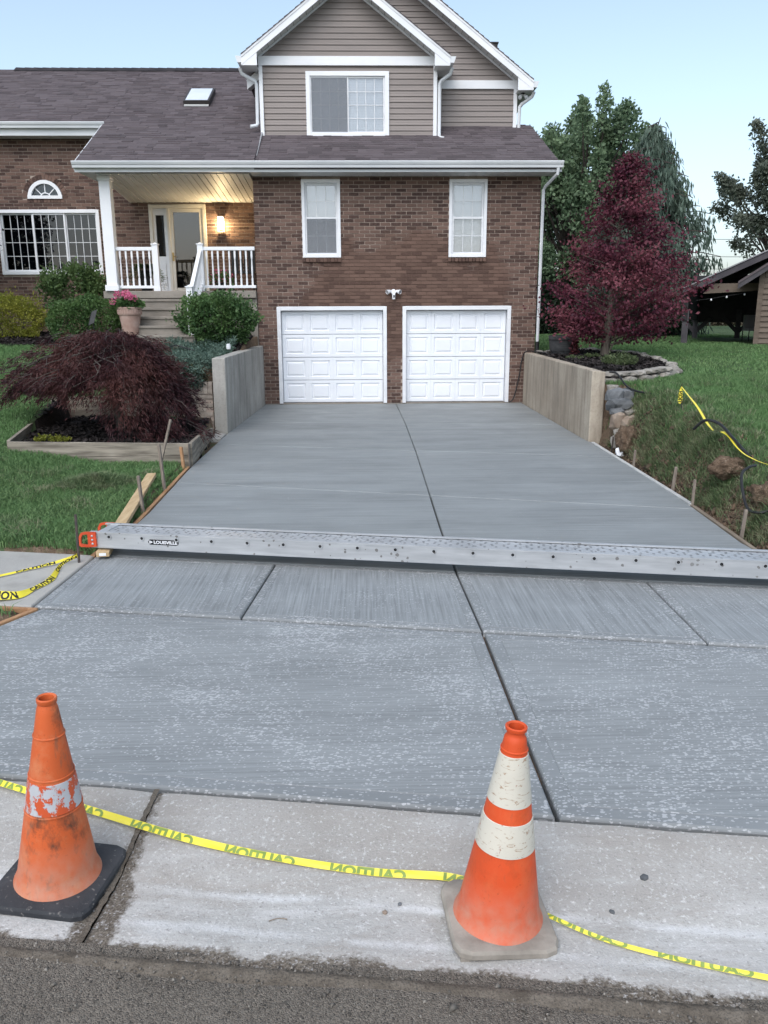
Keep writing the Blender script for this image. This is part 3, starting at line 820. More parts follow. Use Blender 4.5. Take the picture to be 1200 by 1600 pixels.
MB().box(-4.585, -4.405, 19.01, 19.016, 3.1, 3.97).build('pane', M['glass_dark'], door)
MB().box(-4.585, -4.405, 19.03, 19.04, 3.1, 3.97).build('curtain', M['dark'], door)
sd2 = MB(); sd2.box(-4.275, -4.2, 18.965, 19.01, dz0, 4.105); sd2.box(-3.62, -3.545, 18.965, 19.01, dz0, 4.105)
sd2.box(-4.2, -3.62, 18.965, 19.01, 4.03, 4.105); sd2.box(-4.2, -3.62, 18.965, 19.01, dz0, 2.42)
sd2.build('storm_door', M['cream'], door, bevel=0.004)
MB().box(-4.2, -3.62, 18.985, 18.992, 2.42, 4.03).build('pane', glass_mat('storm_glass', 0.04, (0.7, 0.7, 0.7), 0.75), door)
hd = MB(); hd.box(-4.26, -4.225, 18.945, 18.966, 3.0, 3.18); hd.tube([(-4.243, 18.93, 3.1), (-4.16, 18.925, 3.09)], 0.008); hd.build('door_handle', M['brass'], door)

# ---- porch
pm = MB(); pm.box(-5.22, -2.17, 16.88, 18.99, 2.16, 2.305)
pm.build('porch_slab', M['step'], house, bevel=0.015)
MB().box(-5.14, -2.17, 16.97, 18.98, 0.7, 2.16).build('porch_base', M['step'], house)
cm = MB(); cm.box(-5.13, -4.92, 16.86, 17.07, 2.42, 4.44); col = cm.build('porch_column', M['white'], house, bevel=0.008)
MB().box(-5.16, -4.89, 16.83, 17.10, 2.305, 2.42).build('column_base', M['white'], col, bevel=0.01)
MB().box(-5.15, -4.90, 16.84, 17.09, 4.38, 4.46).build('column_cap', M['white'], col, bevel=0.006)

def baluster(x, y, z0, z1, parent):
    b = MB(); h = z1 - z0; s = 0.017
    b.box(x - s, x + s, y - s, y + s, z0, z0 + h * 0.18); b.box(x - s, x + s, y - s, y + s, z1 - h * 0.2, z1)
    prof = [(0.017, 0.18), (0.021, 0.2), (0.012, 0.22), (0.017, 0.3), (0.018, 0.45), (0.012, 0.74), (0.02, 0.77), (0.017, 0.8)]
    b.lathe([(r, z0 + h * t) for r, t in prof], 10, (x, y, 0)); return b.build('baluster', M['white'], parent)
def newel(x, y, z0, z1, parent):
    p = MB(); p.box(x - 0.055, x + 0.055, y - 0.055, y + 0.055, z0, z1)
    p.box(x - 0.07, x + 0.07, y - 0.07, y + 0.07, z1, z1 + 0.02); p.box(x - 0.065, x + 0.065, y - 0.065, y + 0.065, z0 + 0.001, z0 + 0.07)
    p.add([(x - 0.05, y - 0.05, z1 + 0.02), (x + 0.05, y - 0.05, z1 + 0.02), (x + 0.05, y + 0.05, z1 + 0.02), (x - 0.05, y + 0.05, z1 + 0.02), (x, y, z1 + 0.05)], [(0, 1, 4), (1, 2, 4), (2, 3, 4), (3, 0, 4)])
    return p.build('newel_post', M['white'], parent)
def railing(xa, xb, posts, nb):
    y = 16.96
    r = MB().box(xa, xb, y - 0.035, y + 0.035, 3.08, 3.15).build('porch_railing', M['white'], house, bevel=0.01)
    MB().box(xa, xb, y - 0.03, y + 0.03, 2.355, 2.41).build('bottom_rail', M['white'], r, bevel=0.006)
    for i in range(nb): baluster(xa + (xb - xa) * (i + 0.6) / (nb + 0.2), y, 2.41, 3.08, r)
    for px in posts: newel(px, y, 2.305, 3.19, r)
railing(-4.92, -4.2, [-4.145], 6)
railing(-3.2, -2.17, [-3.25], 9)
# sloping stair rail
st0 = Vector((-3.25, 16.9, 3.06)); st1 = Vector((-3.21, 15.55, 2.22))
d = (st1 - st0); L = d.length; u = d.normalized()
sr = MB(); sr.obox((st0 + st1) / 2, d / 2, Vector((0.035, 0, 0)), u.cross(Vector((1, 0, 0))).normalized() * 0.035)
stair_rail = sr.build('stair_railing', M['white'], house)
lo_ = Vector((0, 0, -0.64))
MB().obox((st0 + st1) / 2 + lo_, d / 2, Vector((0.03, 0, 0)), u.cross(Vector((1, 0, 0))).normalized() * 0.028).build('bottom_rail', M['white'], stair_rail)
for i in range(11):
    p = st0.lerp(st1, (i + 0.7) / 11.6); baluster(p.x, p.y, p.z - 0.63, p.z - 0.02, stair_rail)
newel(-3.21, 15.5, 1.3, 2.33, stair_rail)
# steps
steps = thing('porch_steps', (-3.9, 15.6, 1.2), 'worn concrete steps climbing to the white front door', 'steps')
for i in range(1, 6):
    z = 2.305 - 0.166 * i; y = 16.88 - 0.29 * (i)
    MB().box(-4.47 + 0.012 * i, -3.14, y, 16.875 - 0.29 * (i - 1) + (0.0 if i > 1 else 0), 1.15 if i == 5 else z - 0.166 - 0.02, z).build('step', M['step'], steps, bevel=0.012)
    MB().box(-4.49 + 0.012 * i, -3.12, y - 0.028, y + 0.12, z - 0.045, z + 0.002).build('step_nosing', M['step'], steps, bevel=0.008)
MB().box(-4.46, -3.15, 15.9, 16.96, 1.0, 1.30).build('step_base', M['step'], steps)
MB().box(-4.62, -4.475, 16.3, 16.87, 1.2, 2.1).build('cheek_wall', M['step'], steps, bevel=0.01)

# porch ceiling boards
pc = MB().box(-5.10, -2.17, 16.75, 18.98, 4.50, 4.54).build('porch_ceiling', M['soffit'], house)
nb = 23
for k in range(nb):
    x0 = -5.08 + k * (2.90 / nb); x1 = x0 + 2.90 / nb - 0.010
    b = MB(); za, zb = 4.475, 4.235
    b.add([(x0, 16.72, za), (x1, 16.72, za - 0.006), (x1, 18.985, zb - 0.006), (x0, 18.985, zb), (x0, 16.72, za + 0.014), (x1, 16.72, za + 0.014), (x1, 18.985, zb + 0.014), (x0, 18.985, zb + 0.014)],
          [(0, 3, 2, 1), (4, 5, 6, 7), (0, 1, 5, 4), (1, 2, 6, 5), (2, 3, 7, 6), (3, 0, 4, 7)])
    b.build('ceiling_board', M['soffit'], pc)
MB().add([(-5.12, 16.72, 4.47), (-5.085, 16.72, 4.47), (-5.085, 18.98, 4.23), (-5.12, 18.98, 4.23), (-5.12, 16.72, 4.60), (-5.085, 16.72, 4.60), (-5.085, 18.98, 5.5), (-5.12, 18.98, 5.5)],
         [(0, 3, 2, 1), (4, 5, 6, 7), (0, 1, 5, 4), (1, 2, 6, 5), (2, 3, 7, 6), (3, 0, 4, 7)]).build('porch_end_panel', M['white_worn'], house)

# ---- roofs
SL = 0.532
rz = lambda y: 4.655 + (y - 16.5) * SL
def roof_mat(name):
    t = NT(name); r = t.island()
    c = t.mix(r, (0.078, 0.064, 0.069), (0.116, 0.097, 0.104))
    c = t.mix(t.ramp(t.math('FRACT', t.math('MULTIPLY', r, 9.7)), 0.70, 0.82, 0, 0.55), c, (0.048, 0.040, 0.044))
    c = t.mix(t.ramp(t.noise(0.8, 4), 0.4, 0.7, 0, 0.3), c, (0.12, 0.104, 0.11))
    c = t.mix(t.ramp(t.noise(120, 2), 0.45, 0.7, 0, 0.35), c, (0.17, 0.145, 0.14))
    return t.fin(c, 0.92, t.bump(t.noise(160, 3), 0.5, 0.004), 0, 0.15)
M['shingle'] = roof_mat('asphalt_shingles')
def roof_plane(name, x0, x1, ya, yb, zf, xr=None, expo=0.125, parent=house, lift=0.0, slope=SL):
    """a deck with overlapping shingle tabs; zf gives z along y."""
    cs = math.cos(math.atan(slope)); sn = math.sin(math.atan(slope))
    dk = MB()
    xe = xr if xr else (lambda y: x1)
    dk.add([(x0, ya, zf(ya) - 0.09), (xe(ya), ya, zf(ya) - 0.09), (xe(yb), yb, zf(yb) - 0.09), (x0, yb, zf(yb) - 0.09), (x0, ya, zf(ya)), (xe(ya), ya, zf(ya)), (xe(yb), yb, zf(yb)), (x0, yb, zf(yb))],
           [(0, 3, 2, 1), (4, 5, 6, 7), (0, 1, 5, 4), (1, 2, 6, 5), (2, 3, 7, 6), (3, 0, 4, 7)])
    deck = dk.build(name, M['shingle'], parent)
    sh = MB(); n = int((yb - ya) / cs / expo)
    for r in range(n + 1):
        y0 = ya - 0.02 + r * expo * cs; y1 = min(y0 + expo * cs * 1.25, yb)
        if y0 > yb - 0.02: break
        x = x0 - random.uniform(0, 0.3)
        while x < xe(y0):
            w = random.choice((0.16, 0.2, 0.24, 0.3, 0.36)) * random.uniform(0.9, 1.1)
            p, q = max(x, x0), min(x + w, xe(y0))
            if q - p > 0.02:
                th = random.choice((0.010, 0.015, 0.024))
                z0 = zf(y0) + lift + th; z1 = zf(y1) + lift + 0.003
                sh.add([(p, y0, z0), (q - 0.003, y0, z0), (q - 0.003, y1, z1), (p, y1, z1), (p, y0, z0 - th - 0.004), (q - 0.003, y0, z0 - th - 0.004)], [(0, 1, 2, 3), (4, 5, 1, 0), (4, 0, 3), (5, 2, 1)])
            x += w
    tag(sh.build('shingles', M['shingle'], deck, fix=False), kind='stuff')
    return deck
main = roof_plane('roof', -5.43, -2.06, 16.5, 22.35, rz)
roof_plane('roof', -11.2, -5.432, 18.62, 22.35, rz)
rl = lambda y: rz(y) - 0.05
roof_plane('roof', -2.06, 3.8, 16.5, 18.6, rl, xr=lambda y: 3.805 - 0.105 * (y - 16.5))
# rear slope, ridge cap
MB().add([(-11.2, 22.35, rz(22.35)), (-2.0, 22.35, rz(22.35)), (-2.0, 26, rz(22.35) - 1.95), (-11.2, 26, rz(22.35) - 1.95), (-11.2, 22.35, rz(22.35) - .1), (-2.0, 22.35, rz(22.35) - .1), (-2.0, 26, rz(22.35) - 2.05), (-11.2, 26, rz(22.35) - 2.05)],
         [(0, 1, 2, 3), (7, 6, 5, 4), (0, 4, 5, 1), (1, 5, 6, 2), (2, 6, 7, 3), (3, 7, 4, 0)]).build('roof_rear_slope', M['shingle'], house)
cap = MB()
x = -8.6
while x < -2.2:
    cap.add([(x, 22.18, rz(22.18) + 0.03), (x + 0.24, 22.18, rz(22.18) + 0.022), (x + 0.24, 22.37, rz(22.35) + 0.05), (x, 22.37, rz(22.35) + 0.06), (x, 22.55, rz(22.18) + 0.03), (x + 0.24, 22.55, rz(22.18) + 0.02)], [(0, 1, 2, 3), (3, 2, 5, 4)])
    x += 0.22
cap.build('ridge_cap', surf('dark_shingle', (0.02, 0.018, 0.02), (0.04, 0.034, 0.036), 0.9), main, fix=False)
# flashing step between the roofs
MB().add([(-2.065, 16.9, rz(16.9) - 0.03), (-2.04, 16.9, rz(16.9) - 0.03), (-2.04, 18.0, rz(18.0) + 0.03), (-2.065, 18.0, rz(18) + 0.03), (-2.065, 16.9, rz(16.9) - .06), (-2.04, 16.9, rz(16.9) - .06), (-2.04, 18, rz(18) - .06), (-2.065, 18, rz(18) - .06)],
         [(0, 1, 2, 3), (4, 5, 1, 0), (5, 6, 2, 1), (7, 4, 0, 3)]).build('step_flashing', M['grey_trim'], house)

def kgutter(x0, x1, y, z, parent=house):
    """K profile, front lip at y - 0.12, top at z."""
    P = [(y, z), (y - 0.012, z), (y - 0.012, z - 0.10), (y - 0.075, z - 0.10), (y - 0.085, z - 0.06), (y - 0.105, z - 0.045), (y - 0.118, z - 0.012), (y - 0.118, z), (y - 0.132, z), (y - 0.132, z - 0.018), (y - 0.115, z - 0.055), (y - 0.098, z - 0.07), (y - 0.088, z - 0.115), (y, z - 0.115)]
    return MB().prism_yz(P, x0, x1).build('gutter', M['gutter'], parent)
kgutter(-5.46, 3.83, 16.5, 4.652)
kgutter(-11.2, -5.40, 18.6, 5.768)
# eave fascia and soffit strips
MB().box(-5.45, 3.82, 16.503, 16.53, 4.47, 4.565).build('eave_fascia', M['gutter'], house)
es = MB().box(-2.155, 3.80, 16.535, 16.995, 4.478, 4.492).build('eave_soffit', M['soffit'], house)
for k in range(46):
    MB().box(-2.14 + k * 0.129, -2.14 + k * 0.129 + 0.12, 16.54, 16.99, 4.468, 4.4775).build('soffit_board', M['soffit'], es)
MB().box(-5.43, -5.1, 16.54, 18.6, 4.49, 4.50).build('eave_soffit', M['soffit'], house)
MB().box(-11.2, -5.42, 18.603, 18.63, 5.52, 5.66).build('eave_fascia', M['gutter'], house)
MB().box(-11.2, -5.42, 18.635, 18.99, 5.53, 5.545).build('eave_soffit', M['soffit'], house)
# rake board on the porch roof's left end
MB().add([(-5.46, 16.5, 4.50), (-5.434, 16.5, 4.50), (-5.434, 18.6, 5.62), (-5.46, 18.6, 5.62), (-5.46, 16.5, 4.645), (-5.434, 16.5, 4.645), (-5.434, 18.6, 5.762), (-5.46, 18.6, 5.762)],
         [(0, 3, 2, 1), (4, 5, 6, 7), (0, 1, 5, 4), (1, 2, 6, 5), (2, 3, 7, 6), (3, 0, 4, 7)]).build('rake_board', M['gutter'], house)

# ---- siding
def siding(x0f, x1f, z0, z1, y, name='siding_wall', expo=0.108, hole=None):
    base = None
    n = int(math.ceil((z1 - z0) / expo))
    bk = MB()
    zs = [z0, z1]
    yb_ = y + (0.15 if hole else 0.03)
    bk.add([(x0f(z0), yb_, z0), (x1f(z0), yb_, z0), (x1f(z1), yb_, z1), (x0f(z1), yb_, z1)], [(0, 1, 2, 3)])
    base = bk.build(name, M['siding'], house, fix=False)
    for k in range(n):
        za = z0 + k * expo; zb = min(za + expo, z1)
        zc = za + (zb - za) * 0.45
        a0, a1, c0, c1 = x0f(za), x1f(za), x0f(zb), x1f(zb)
        if a1 - a0 < 0.1: break
        m0, m1 = (a0 + c0) / 2, (a1 + c1) / 2
        if c1 < c0: c0 = c1 = (c0 + c1) / 2
        V = [(a0, y + 0.022, za), (a1, y + 0.022, za), (a1, y, za + 0.003), (a0, y, za + 0.003),
             (a0 * 0.55 + c0 * 0.45, y + 0.009, zc), (a1 * 0.55 + c1 * 0.45, y + 0.009, zc), (a1 * 0.54 + c1 * 0.46, y + 0.007, zc + 0.005), (a0 * 0.54 + c0 * 0.46, y + 0.007, zc + 0.005),
             (c1, y + 0.02, zb), (c0, y + 0.02, zb)]
        F = [(0, 1, 2, 3), (3, 2, 5, 4), (4, 5, 6, 7), (7, 6, 8, 9)]
        sets = [V]
        if hole and za < hole[3] and zb > hole[2]:
            sets = [[(min(v[0], hole[0]), v[1], v[2]) for v in V], [(max(v[0], hole[1]), v[1], v[2]) for v in V]]
        for W in sets:
            me = bpy.data.meshes.new('siding_plank'); me.from_pydata(W, [], F); me.materials.append(M['siding'])
            link('siding_plank', me, base)
    return base
AX, AZ = -0.305, 8.32                       # apex of the front gable
gl = lambda z: AX - (AZ - 0.17 - z) / 0.74
gr_ = lambda z: AX + (AZ - 0.17 - z) / 0.74
UW = (-1.135, 0.557, 5.36, 6.60)
siding(lambda z: -2.0, lambda z: 1.46, 5.28, 6.71, 18.0, hole=(UW[0] + 0.04, UW[1] - 0.04, UW[2] + 0.04, UW[3] - 0.04))
siding(lambda z: max(-2.0, gl(z)), lambda z: min(1.46, gr_(z)), 6.872, 8.12, 18.0, 'gable_siding')
BX, BZ = 0.60, 8.66
bl = lambda z: max(1.3 if z < 6.9 else -1.5, BX - (BZ - 0.17 - z) / 0.745); br = lambda z: BX + (BZ - 0.17 - z) / 0.745
siding(lambda z: 1.3, lambda z: 3.19, 5.55, 6.405, 18.5)
siding(lambda z: max(-1.6, BX - (BZ - 0.17 - z) / 0.745), lambda z: min(3.19, br(z)), 6.56, 8.45, 18.5, 'gable_siding')
# boxes behind the siding
MB().box(-2.02, 1.48, 18.17, 22, 5.0, 6.75).box(-2.0, 3.21, 18.535, 24, 5.2, 6.45).build('upper_wall', M['siding'], house)
MB().prism_xz([(-2.0, 6.75), (1.46, 6.75), (AX + 0.02, 8.2), (AX - 0.02, 8.2)], 18.032, 21.9).prism_xz([(-2.0, 6.46), (3.2, 6.46), (BX + .02, 8.45), (BX - .02, 8.45)], 18.532, 24).build('gable_core', M['siding'], house)
# corner posts and belt boards
tr = MB(); tr.box(-2.075, -2.0, 17.96, 18.05, 5.28, 6.70); tr.build('corner_post', M['white'], house, bevel=0.004)
MB().box(1.46, 1.535, 17.96, 18.05, 5.28, 6.70).build('corner_post', M['white'], house, bevel=0.004)
MB().box(3.19, 3.265, 18.46, 18.55, 5.55, 6.40).build('corner_post', M['white'], house, bevel=0.004)
MB().box(-2.085, 1.545, 17.965, 18.04, 6.705, 6.874).build('belt_board', M['white'], house, bevel=0.005)
MB().box(1.3, 3.275, 18.465, 18.54, 6.40, 6.562).build('belt_board', M['white'], house, bevel=0.005)

def gable(cx, cz, half, slope, yf, yw, yb, wall_half, sides=(-1, 1)):
    """two roof slabs with shingle tops, rake fascia, sloping soffit and level eave soffit."""
    for s in (-1, 1):
        ex = cx + s * half; ez = cz - half * slope
        top = [(cx, cz + 0.02), (ex, ez + 0.02), (ex, ez - 0.03), (cx, cz - 0.03)]
        r = MB().prism_xz(top, yf + 0.02, yb).build('gable_roof', M['shingle'], house)
        # ragged shingle edge on the rake
        sh = MB(); L = half / math.cos(math.atan(slope)); n = int(L / 0.13)
        for k in range(n + 1):
            t0, t1 = k / n, (k + 1) / n
            x0, x1 = ex + (cx - ex) * t0, ex + (cx - ex) * t1
            z0, z1 = ez + (cz - ez) * t0, ez + (cz - ez) * t1
            th = random.uniform(0.01, 0.018)
            sh.prism_xz([(x0, z0 + 0.015), (x1, z1 + 0.015), (x1, z1 + 0.028), (x0, z0 + 0.028 + th)], yf - 0.03 - random.uniform(0, 0.008), yb)
        sh.build('shingle_courses', M['shingle'], r)
        MB().prism_xz([(cx, cz + 0.013), (ex, ez + 0.013), (ex, ez - 0.165), (cx, cz - 0.165)], yf - 0.012, yf + 0.018).build('rake_fascia', M['white'], house)
        MB().prism_xz([(cx, cz + 0.014), (ex, ez + 0.014), (ex, ez - 0.028), (cx, cz - 0.028)], yf - 0.024, yf - 0.0125).build('rake_trim', M['white'], house)
        nbd = int(L / 0.16)
        for k in range(nbd):
            t0, t1 = (k + 0.03) / nbd, (k + 0.97) / nbd
            x0, x1 = ex + (cx - ex) * t0, ex + (cx - ex) * t1
            z0, z1 = ez + (cz - ez) * t0 - 0.13, ez + (cz - ez) * t1 - 0.13
            MB().prism_xz([(x0, z0), (x1, z1), (x1, z1 + 0.01), (x0, z0 + 0.01)], yf + 0.019, yw - 0.005).build('rake_soffit_board', M['soffit'], house)
        # J trim where soffit meets siding
        wz = cz - wall_half * slope
        MB().prism_xz([(cx, cz - 0.135), (cx + s * wall_half, wz - 0.135), (cx + s * wall_half, wz - 0.175), (cx, cz - 0.175)], yw - 0.018, yw + 0.02).build('rake_molding', M['white_worn'], house)
        if s in sides:
            wx = cx + s * wall_half
            a, b = sorted((ex, wx + s * 0.01))
            MB().box(a, b, yf + 0.02, yb, ez - 0.165, ez - 0.15).build('eave_soffit', M['soffit'], house)
            # boxed end of the eave
            MB().prism_xz([(ex, ez - 0.168), (wx, ez - 0.168), (wx, ez + (abs(ex - wx)) * slope - 0.17), (ex, ez - 0.16)], yf - 0.008, yf + 0.016).build('eave_return', M['white'], house)
            P = [(ex, ez + 0.0), (ex + s * 0.115, ez + 0.0), (ex + s * 0.10, ez - 0.045), (ex + s * 0.075, ez - 0.115), (ex, ez - 0.115)]
            MB().prism_xz(P, yf - 0.005, yb).build('gutter', M['gutter'], house)
gable(AX, AZ, 2.07, 0.74, 17.66, 18.0, 21.5, 1.76)
gable(BX, BZ, 2.94, 0.745, 18.16, 18.5, 24.2, 2.62, sides=(1,))

# ---- upper window
UW = (-1.135, 0.557, 5.36, 6.60)
f = frame(*UW, 18.0, t=0.085, proud=0.03)
xm = (UW[0] + UW[1]) / 2
sash(f, UW[0] + 0.085, xm + 0.02, UW[2] + 0.085, UW[3] - 0.085, 17.995, 4, 4, 0.035, screen=True)
sash(f, xm - 0.02, UW[1] - 0.085, UW[2] + 0.085, UW[3] - 0.085, 18.004, 4, 4, 0.035)
blind(f, UW[0] + 0.08, UW[1] - 0.08, UW[2] + 0.08, UW[3] - 0.08, 18.07, n=22)

# ---- downspouts
def spout(pts, w=0.036):
    return MB().tube(pts, w, 8).build('downspout', M['gutter'], house, smooth=True)
spout([(-2.43, 17.8, 6.62), (-2.40, 17.85, 6.52), (-2.15, 17.96, 6.40), (-2.125, 17.98, 6.34), (-2.135, 17.98, 5.62), (-2.16, 17.95, 5.58), (-2.27, 17.90, 5.55)])
spout([(1.82, 17.8, 6.62), (1.79, 17.85, 6.52), (1.62, 17.95, 6.42), (1.585, 17.97, 6.36), (1.585, 17.97, 5.40), (1.60, 17.94, 5.35), (1.68, 17.9, 5.33)])
spout([(3.58, 18.28, 6.30), (3.55, 18.33, 6.22), (3.36, 18.45, 6.1), (3.32, 18.46, 6.05), (3.315, 18.47, 5.55)])
spout([(3.74, 16.44, 4.54), (3.735, 16.46, 4.43), (3.60, 16.9, 4.26), (3.575, 16.94, 4.20), (3.575, 16.94, 1.25)], 0.032)
MB().tube([(3.575, 16.94, 1.27), (3.575, 16.94, 0.95)], 0.04, 8).build('downspout_boot', M['black'], house)
# roof vent on the far slope
MB().box(2.84, 2.98, 19.5, 19.66, 7.0, 7.56).box(2.82, 3.0, 19.48, 19.68, 7.56, 7.585).build('roof_vent', M['black'], house)
# skylight
sk = MB(); n_ = Vector((0, -SL, 1)).normalized(); e_ = Vector((0, 1, SL)).normalized(); ex_ = Vector((1, 0, 0))
yc = (lambda: 20.1)(); 
def on_roof(x, y, h): return Vector((x, y, rz(y))) + n_ * h
c0 = on_roof(-3.66, 20.06, 0.06)
for sx in (-1, 1): sk.obox(c0 + ex_ * sx * 0.265, ex_ * 0.022, e_ * 0.5, n_ * 0.06)
for sy in (-1, 1): sk.obox(c0 + e_ * sy * 0.475, ex_ * 0.243, e_ * 0.025, n_ * 0.06)
sky_l = sk.build('skylight', surf('skylight_frame', (0.03, 0.026, 0.026), (0.05, 0.045, 0.043), 0.5), house)
MB().obox(c0 + n_ * 0.058, ex_ * 0.243, e_ * 0.45, n_ * 0.006).build('pane', surf('milky_acrylic', (0.62, 0.66, 0.71), (0.70, 0.73, 0.77), 0.15, 2, bump=0, spec=0.6), sky_l)
MB().obox(c0 + n_ * 0.03, ex_ * 0.24, e_ * 0.44, n_ * 0.004).build('pale_backing', M['blind'], sky_l)  # pale backing added under the pane to brighten the skylight
MB().obox(c0 - e_ * 0.53 - n_ * 0.03, ex_ * 0.27, e_ * 0.03, n_ * 0.012).build('flashing', M['soffit'], sky_l)

# ------------------------------------------------------------------ fixtures on the house
def emit(name, col, st):
    t = NT(name); e = t.n.new('ShaderNodeEmission'); e.inputs[0].default_value = (*col, 1); e.inputs[1].default_value = st
    t.l.new(e.outputs[0], t.out.inputs[0]); return t.mat
lamp = thing('porch_lamp', (-3.14, 18.9, 3.6), 'lit glass wall lantern glowing warm yellow beside the front door', 'lamp')
MB().box(-3.185, -3.095, 18.965, 19.0, 3.66, 3.93).build('back_plate', M['white_worn'], lamp)
MB().box(-3.205, -3.075, 18.84, 18.965, 3.905, 3.93).box(-3.20, -3.08, 18.845, 18.96, 3.605, 3.62).build('lamp_cap', M['white_worn'], lamp)
gp = MB()
for x in (-3.2, -3.085): 
    for y in (18.845, 18.955): gp.box(x, x + 0.008, y, y + 0.008, 3.62, 3.905)
gp.build('lamp_cage', M['white_worn'], lamp)
MB().lathe([(0.001, 3.66), (0.026, 3.68), (0.034, 3.74), (0.026, 3.82), (0.012, 3.86), (0.001, 3.865)], 14, (-3.14, 18.9, 0)).build('bulb', emit('warm_bulb', (1.0, 0.76, 0.40), 34), lamp, smooth=True)
ld = bpy.data.lights.new('porch_lamp_light', 'POINT'); ld.energy = 20; ld.color = (1.0, 0.74, 0.40); ld.shadow_soft_size = 0.04
lo = bpy.data.objects.new('porch_lamp_light', ld); COL.objects.link(lo); lo.location = (-3.14, 18.80, 3.74); adopt(lo, lamp)

def security_light():
    t = thing('security_light', (0.604, 17.0, 2.25), 'white twin floodlight with camera above the garage pillar', 'light')
    x, z = 0.604, 2.27
    MB().lathe([(0.001, 0), (0.05, 0.0), (0.055, 0.02), (0.05, 0.06), (0.001, 0.07)], 20, (0, 0, 0)).build('base', M['white'], t, smooth=True)
    b = t.children[-1]; b.rotation_euler = (R(90), 0, 0); b.location = (x, 17.0, z); b.matrix_parent_inverse = Matrix.Translation(-t.location)
    for s in (-1, 1):
        h = MB().lathe([(0.001, -0.06), (0.02, -0.055), (0.032, -0.02), (0.043, 0.03), (0.046, 0.05), (0.042, 0.052), (0.04, 0.045), (0.001, 0.045)], 18).build('lamp_head', M['white'], t, smooth=True)
        q = Vector((s * 0.75, -0.62, -0.22)).to_track_quat('Z', 'Y').to_euler()
        h.rotation_euler = q; h.location = (x + s * 0.095, 16.92, z + 0.005); h.matrix_parent_inverse = Matrix.Translation(-t.location)
        l = MB().lathe([(0.001, 0.046), (0.039, 0.0465)], 18).build('lens', surf('lens_grey', (0.25, 0.25, 0.26), (0.32, 0.32, 0.33), 0.2), t)
        l.rotation_euler = q; l.location = h.location; l.matrix_parent_inverse = Matrix.Translation(-t.location)
    c = MB().box(x - 0.028, x + 0.032, 16.885, 16.96, z - 0.15, z - 0.03).build('camera_body', M['white'], t, bevel=0.018, smooth=True)
    MB().box(x - 0.008, x + 0.022, 16.882, 16.886, z - 0.115, z - 0.065).build('camera_lens', M['black'], t)
security_light()
def eave_light():
    t = thing('flood_light', (3.36, 18.42, 6.5), 'small twin bulb floodlight under the upper right eave', 'light')
    MB().lathe([(0.001, 0), (0.045, 0), (0.04, -0.05), (0.001, -0.055)], 14, (3.37, 18.4, 6.298 + 0.03)).build('mount', M['black'], t, smooth=True)
    for s in (-1, 1):
        b = MB().lathe([(0.001, -0.08), (0.02, -0.075), (0.025, -0.03), (0.042, 0.03), (0.038, 0.04), (0.001, 0.042)], 14).build('bulb', M['white_worn'], t, smooth=True)
        b.rotation_euler = Vector((s * 0.5, -0.55, -0.6)).to_track_quat('Z', 'Y').to_euler(); b.location = (3.37 + s * 0.055, 18.36, 6.225)
        b.matrix_parent_inverse = Matrix.Translation(-t.location)
eave_light()

# ------------------------------------------------------------------ retaining walls
rw = MB(); rw.add([(3.30, 11.76, -0.3), (3.50, 11.76, -0.3), (3.52, 16.99, -0.3), (3.32, 16.99, -0.3), (3.30, 11.76, 1.04), (3.50, 11.76, 1.02), (3.52, 16.99, 1.04), (3.32, 16.99, 1.045)],
                  [(0, 3, 2, 1), (4, 5, 6, 7), (0, 1, 5, 4), (1, 2, 6, 5), (2, 3, 7, 6), (3, 0, 4, 7)])
tag(rw.build('retaining_wall', M['wall_tan'], bevel=0.018), 'tan concrete retaining wall right of the driveway beside the stones', 'wall', 'concrete walls flanking the driveway')
lw = MB(); lw.add([(-2.405, 12.9, -0.3), (-2.20, 12.9, -0.3), (-2.08, 16.99, -0.3), (-2.285, 16.99, -0.3), (-2.395, 12.9, 1.185), (-2.185, 12.9, 1.19), (-2.08, 16.99, 1.215), (-2.285, 16.99, 1.215)],
                  [(0, 3, 2, 1), (4, 5, 6, 7), (0, 1, 5, 4), (1, 2, 6, 5), (2, 3, 7, 6), (3, 0, 4, 7)])
tag(lw.build('retaining_wall', M['wall_grey'], bevel=0.018), 'grey streaked concrete retaining wall left of the driveway by the junipers', 'wall', 'concrete walls flanking the driveway')
# low brick garden wall tucked against the left retaining wall
pbr = surf('pale_worn_brick', (0.22, 0.185, 0.155), (0.34, 0.295, 0.25), 0.85, 14, bump=0.4, bs=50, rnd='object', rv=0.3)
bw = MB().box(-4.05, -2.42, 12.96, 13.15, -0.1, 0.78).build('garden_wall', M['mortar'])
tag(bw, 'low pale brick garden wall under the junipers, against grey concrete wall', 'wall')
bm_ = MB().box(0, 0.225, 0, 0.05, 0, 0.062, skip=(4,)).build('brick', pbr, None, bevel=0.004).data
bpy.data.objects.remove(bpy.data.objects['brick']) if 'brick' in bpy.data.objects and bpy.data.objects['brick'].data == bm_ else [bpy.data.objects.remove(o) for o in list(bpy.data.objects) if o.data == bm_]
cm_ = MB().box(0, 0.066, 0, 0.23, 0, 0.19).build('cap_brick', pbr, None, bevel=0.004).data
[bpy.data.objects.remove(o) for o in list(bpy.data.objects) if o.data == cm_]
for r in range(9):
    x = -4.05 - (0.117 if r % 2 else 0)
    while x < -2.5:
        if x >= -4.06 and x + 0.225 < -2.405: share(bm_, 'brick', bw, (x, 12.948 + random.uniform(-0.004, 0.002), 0.0 + r * 0.0685))
        x += 0.2345
for k in range(22): share(cm_, 'cap_brick', bw, (-4.05 + k * 0.0745, 12.94, 0.622))

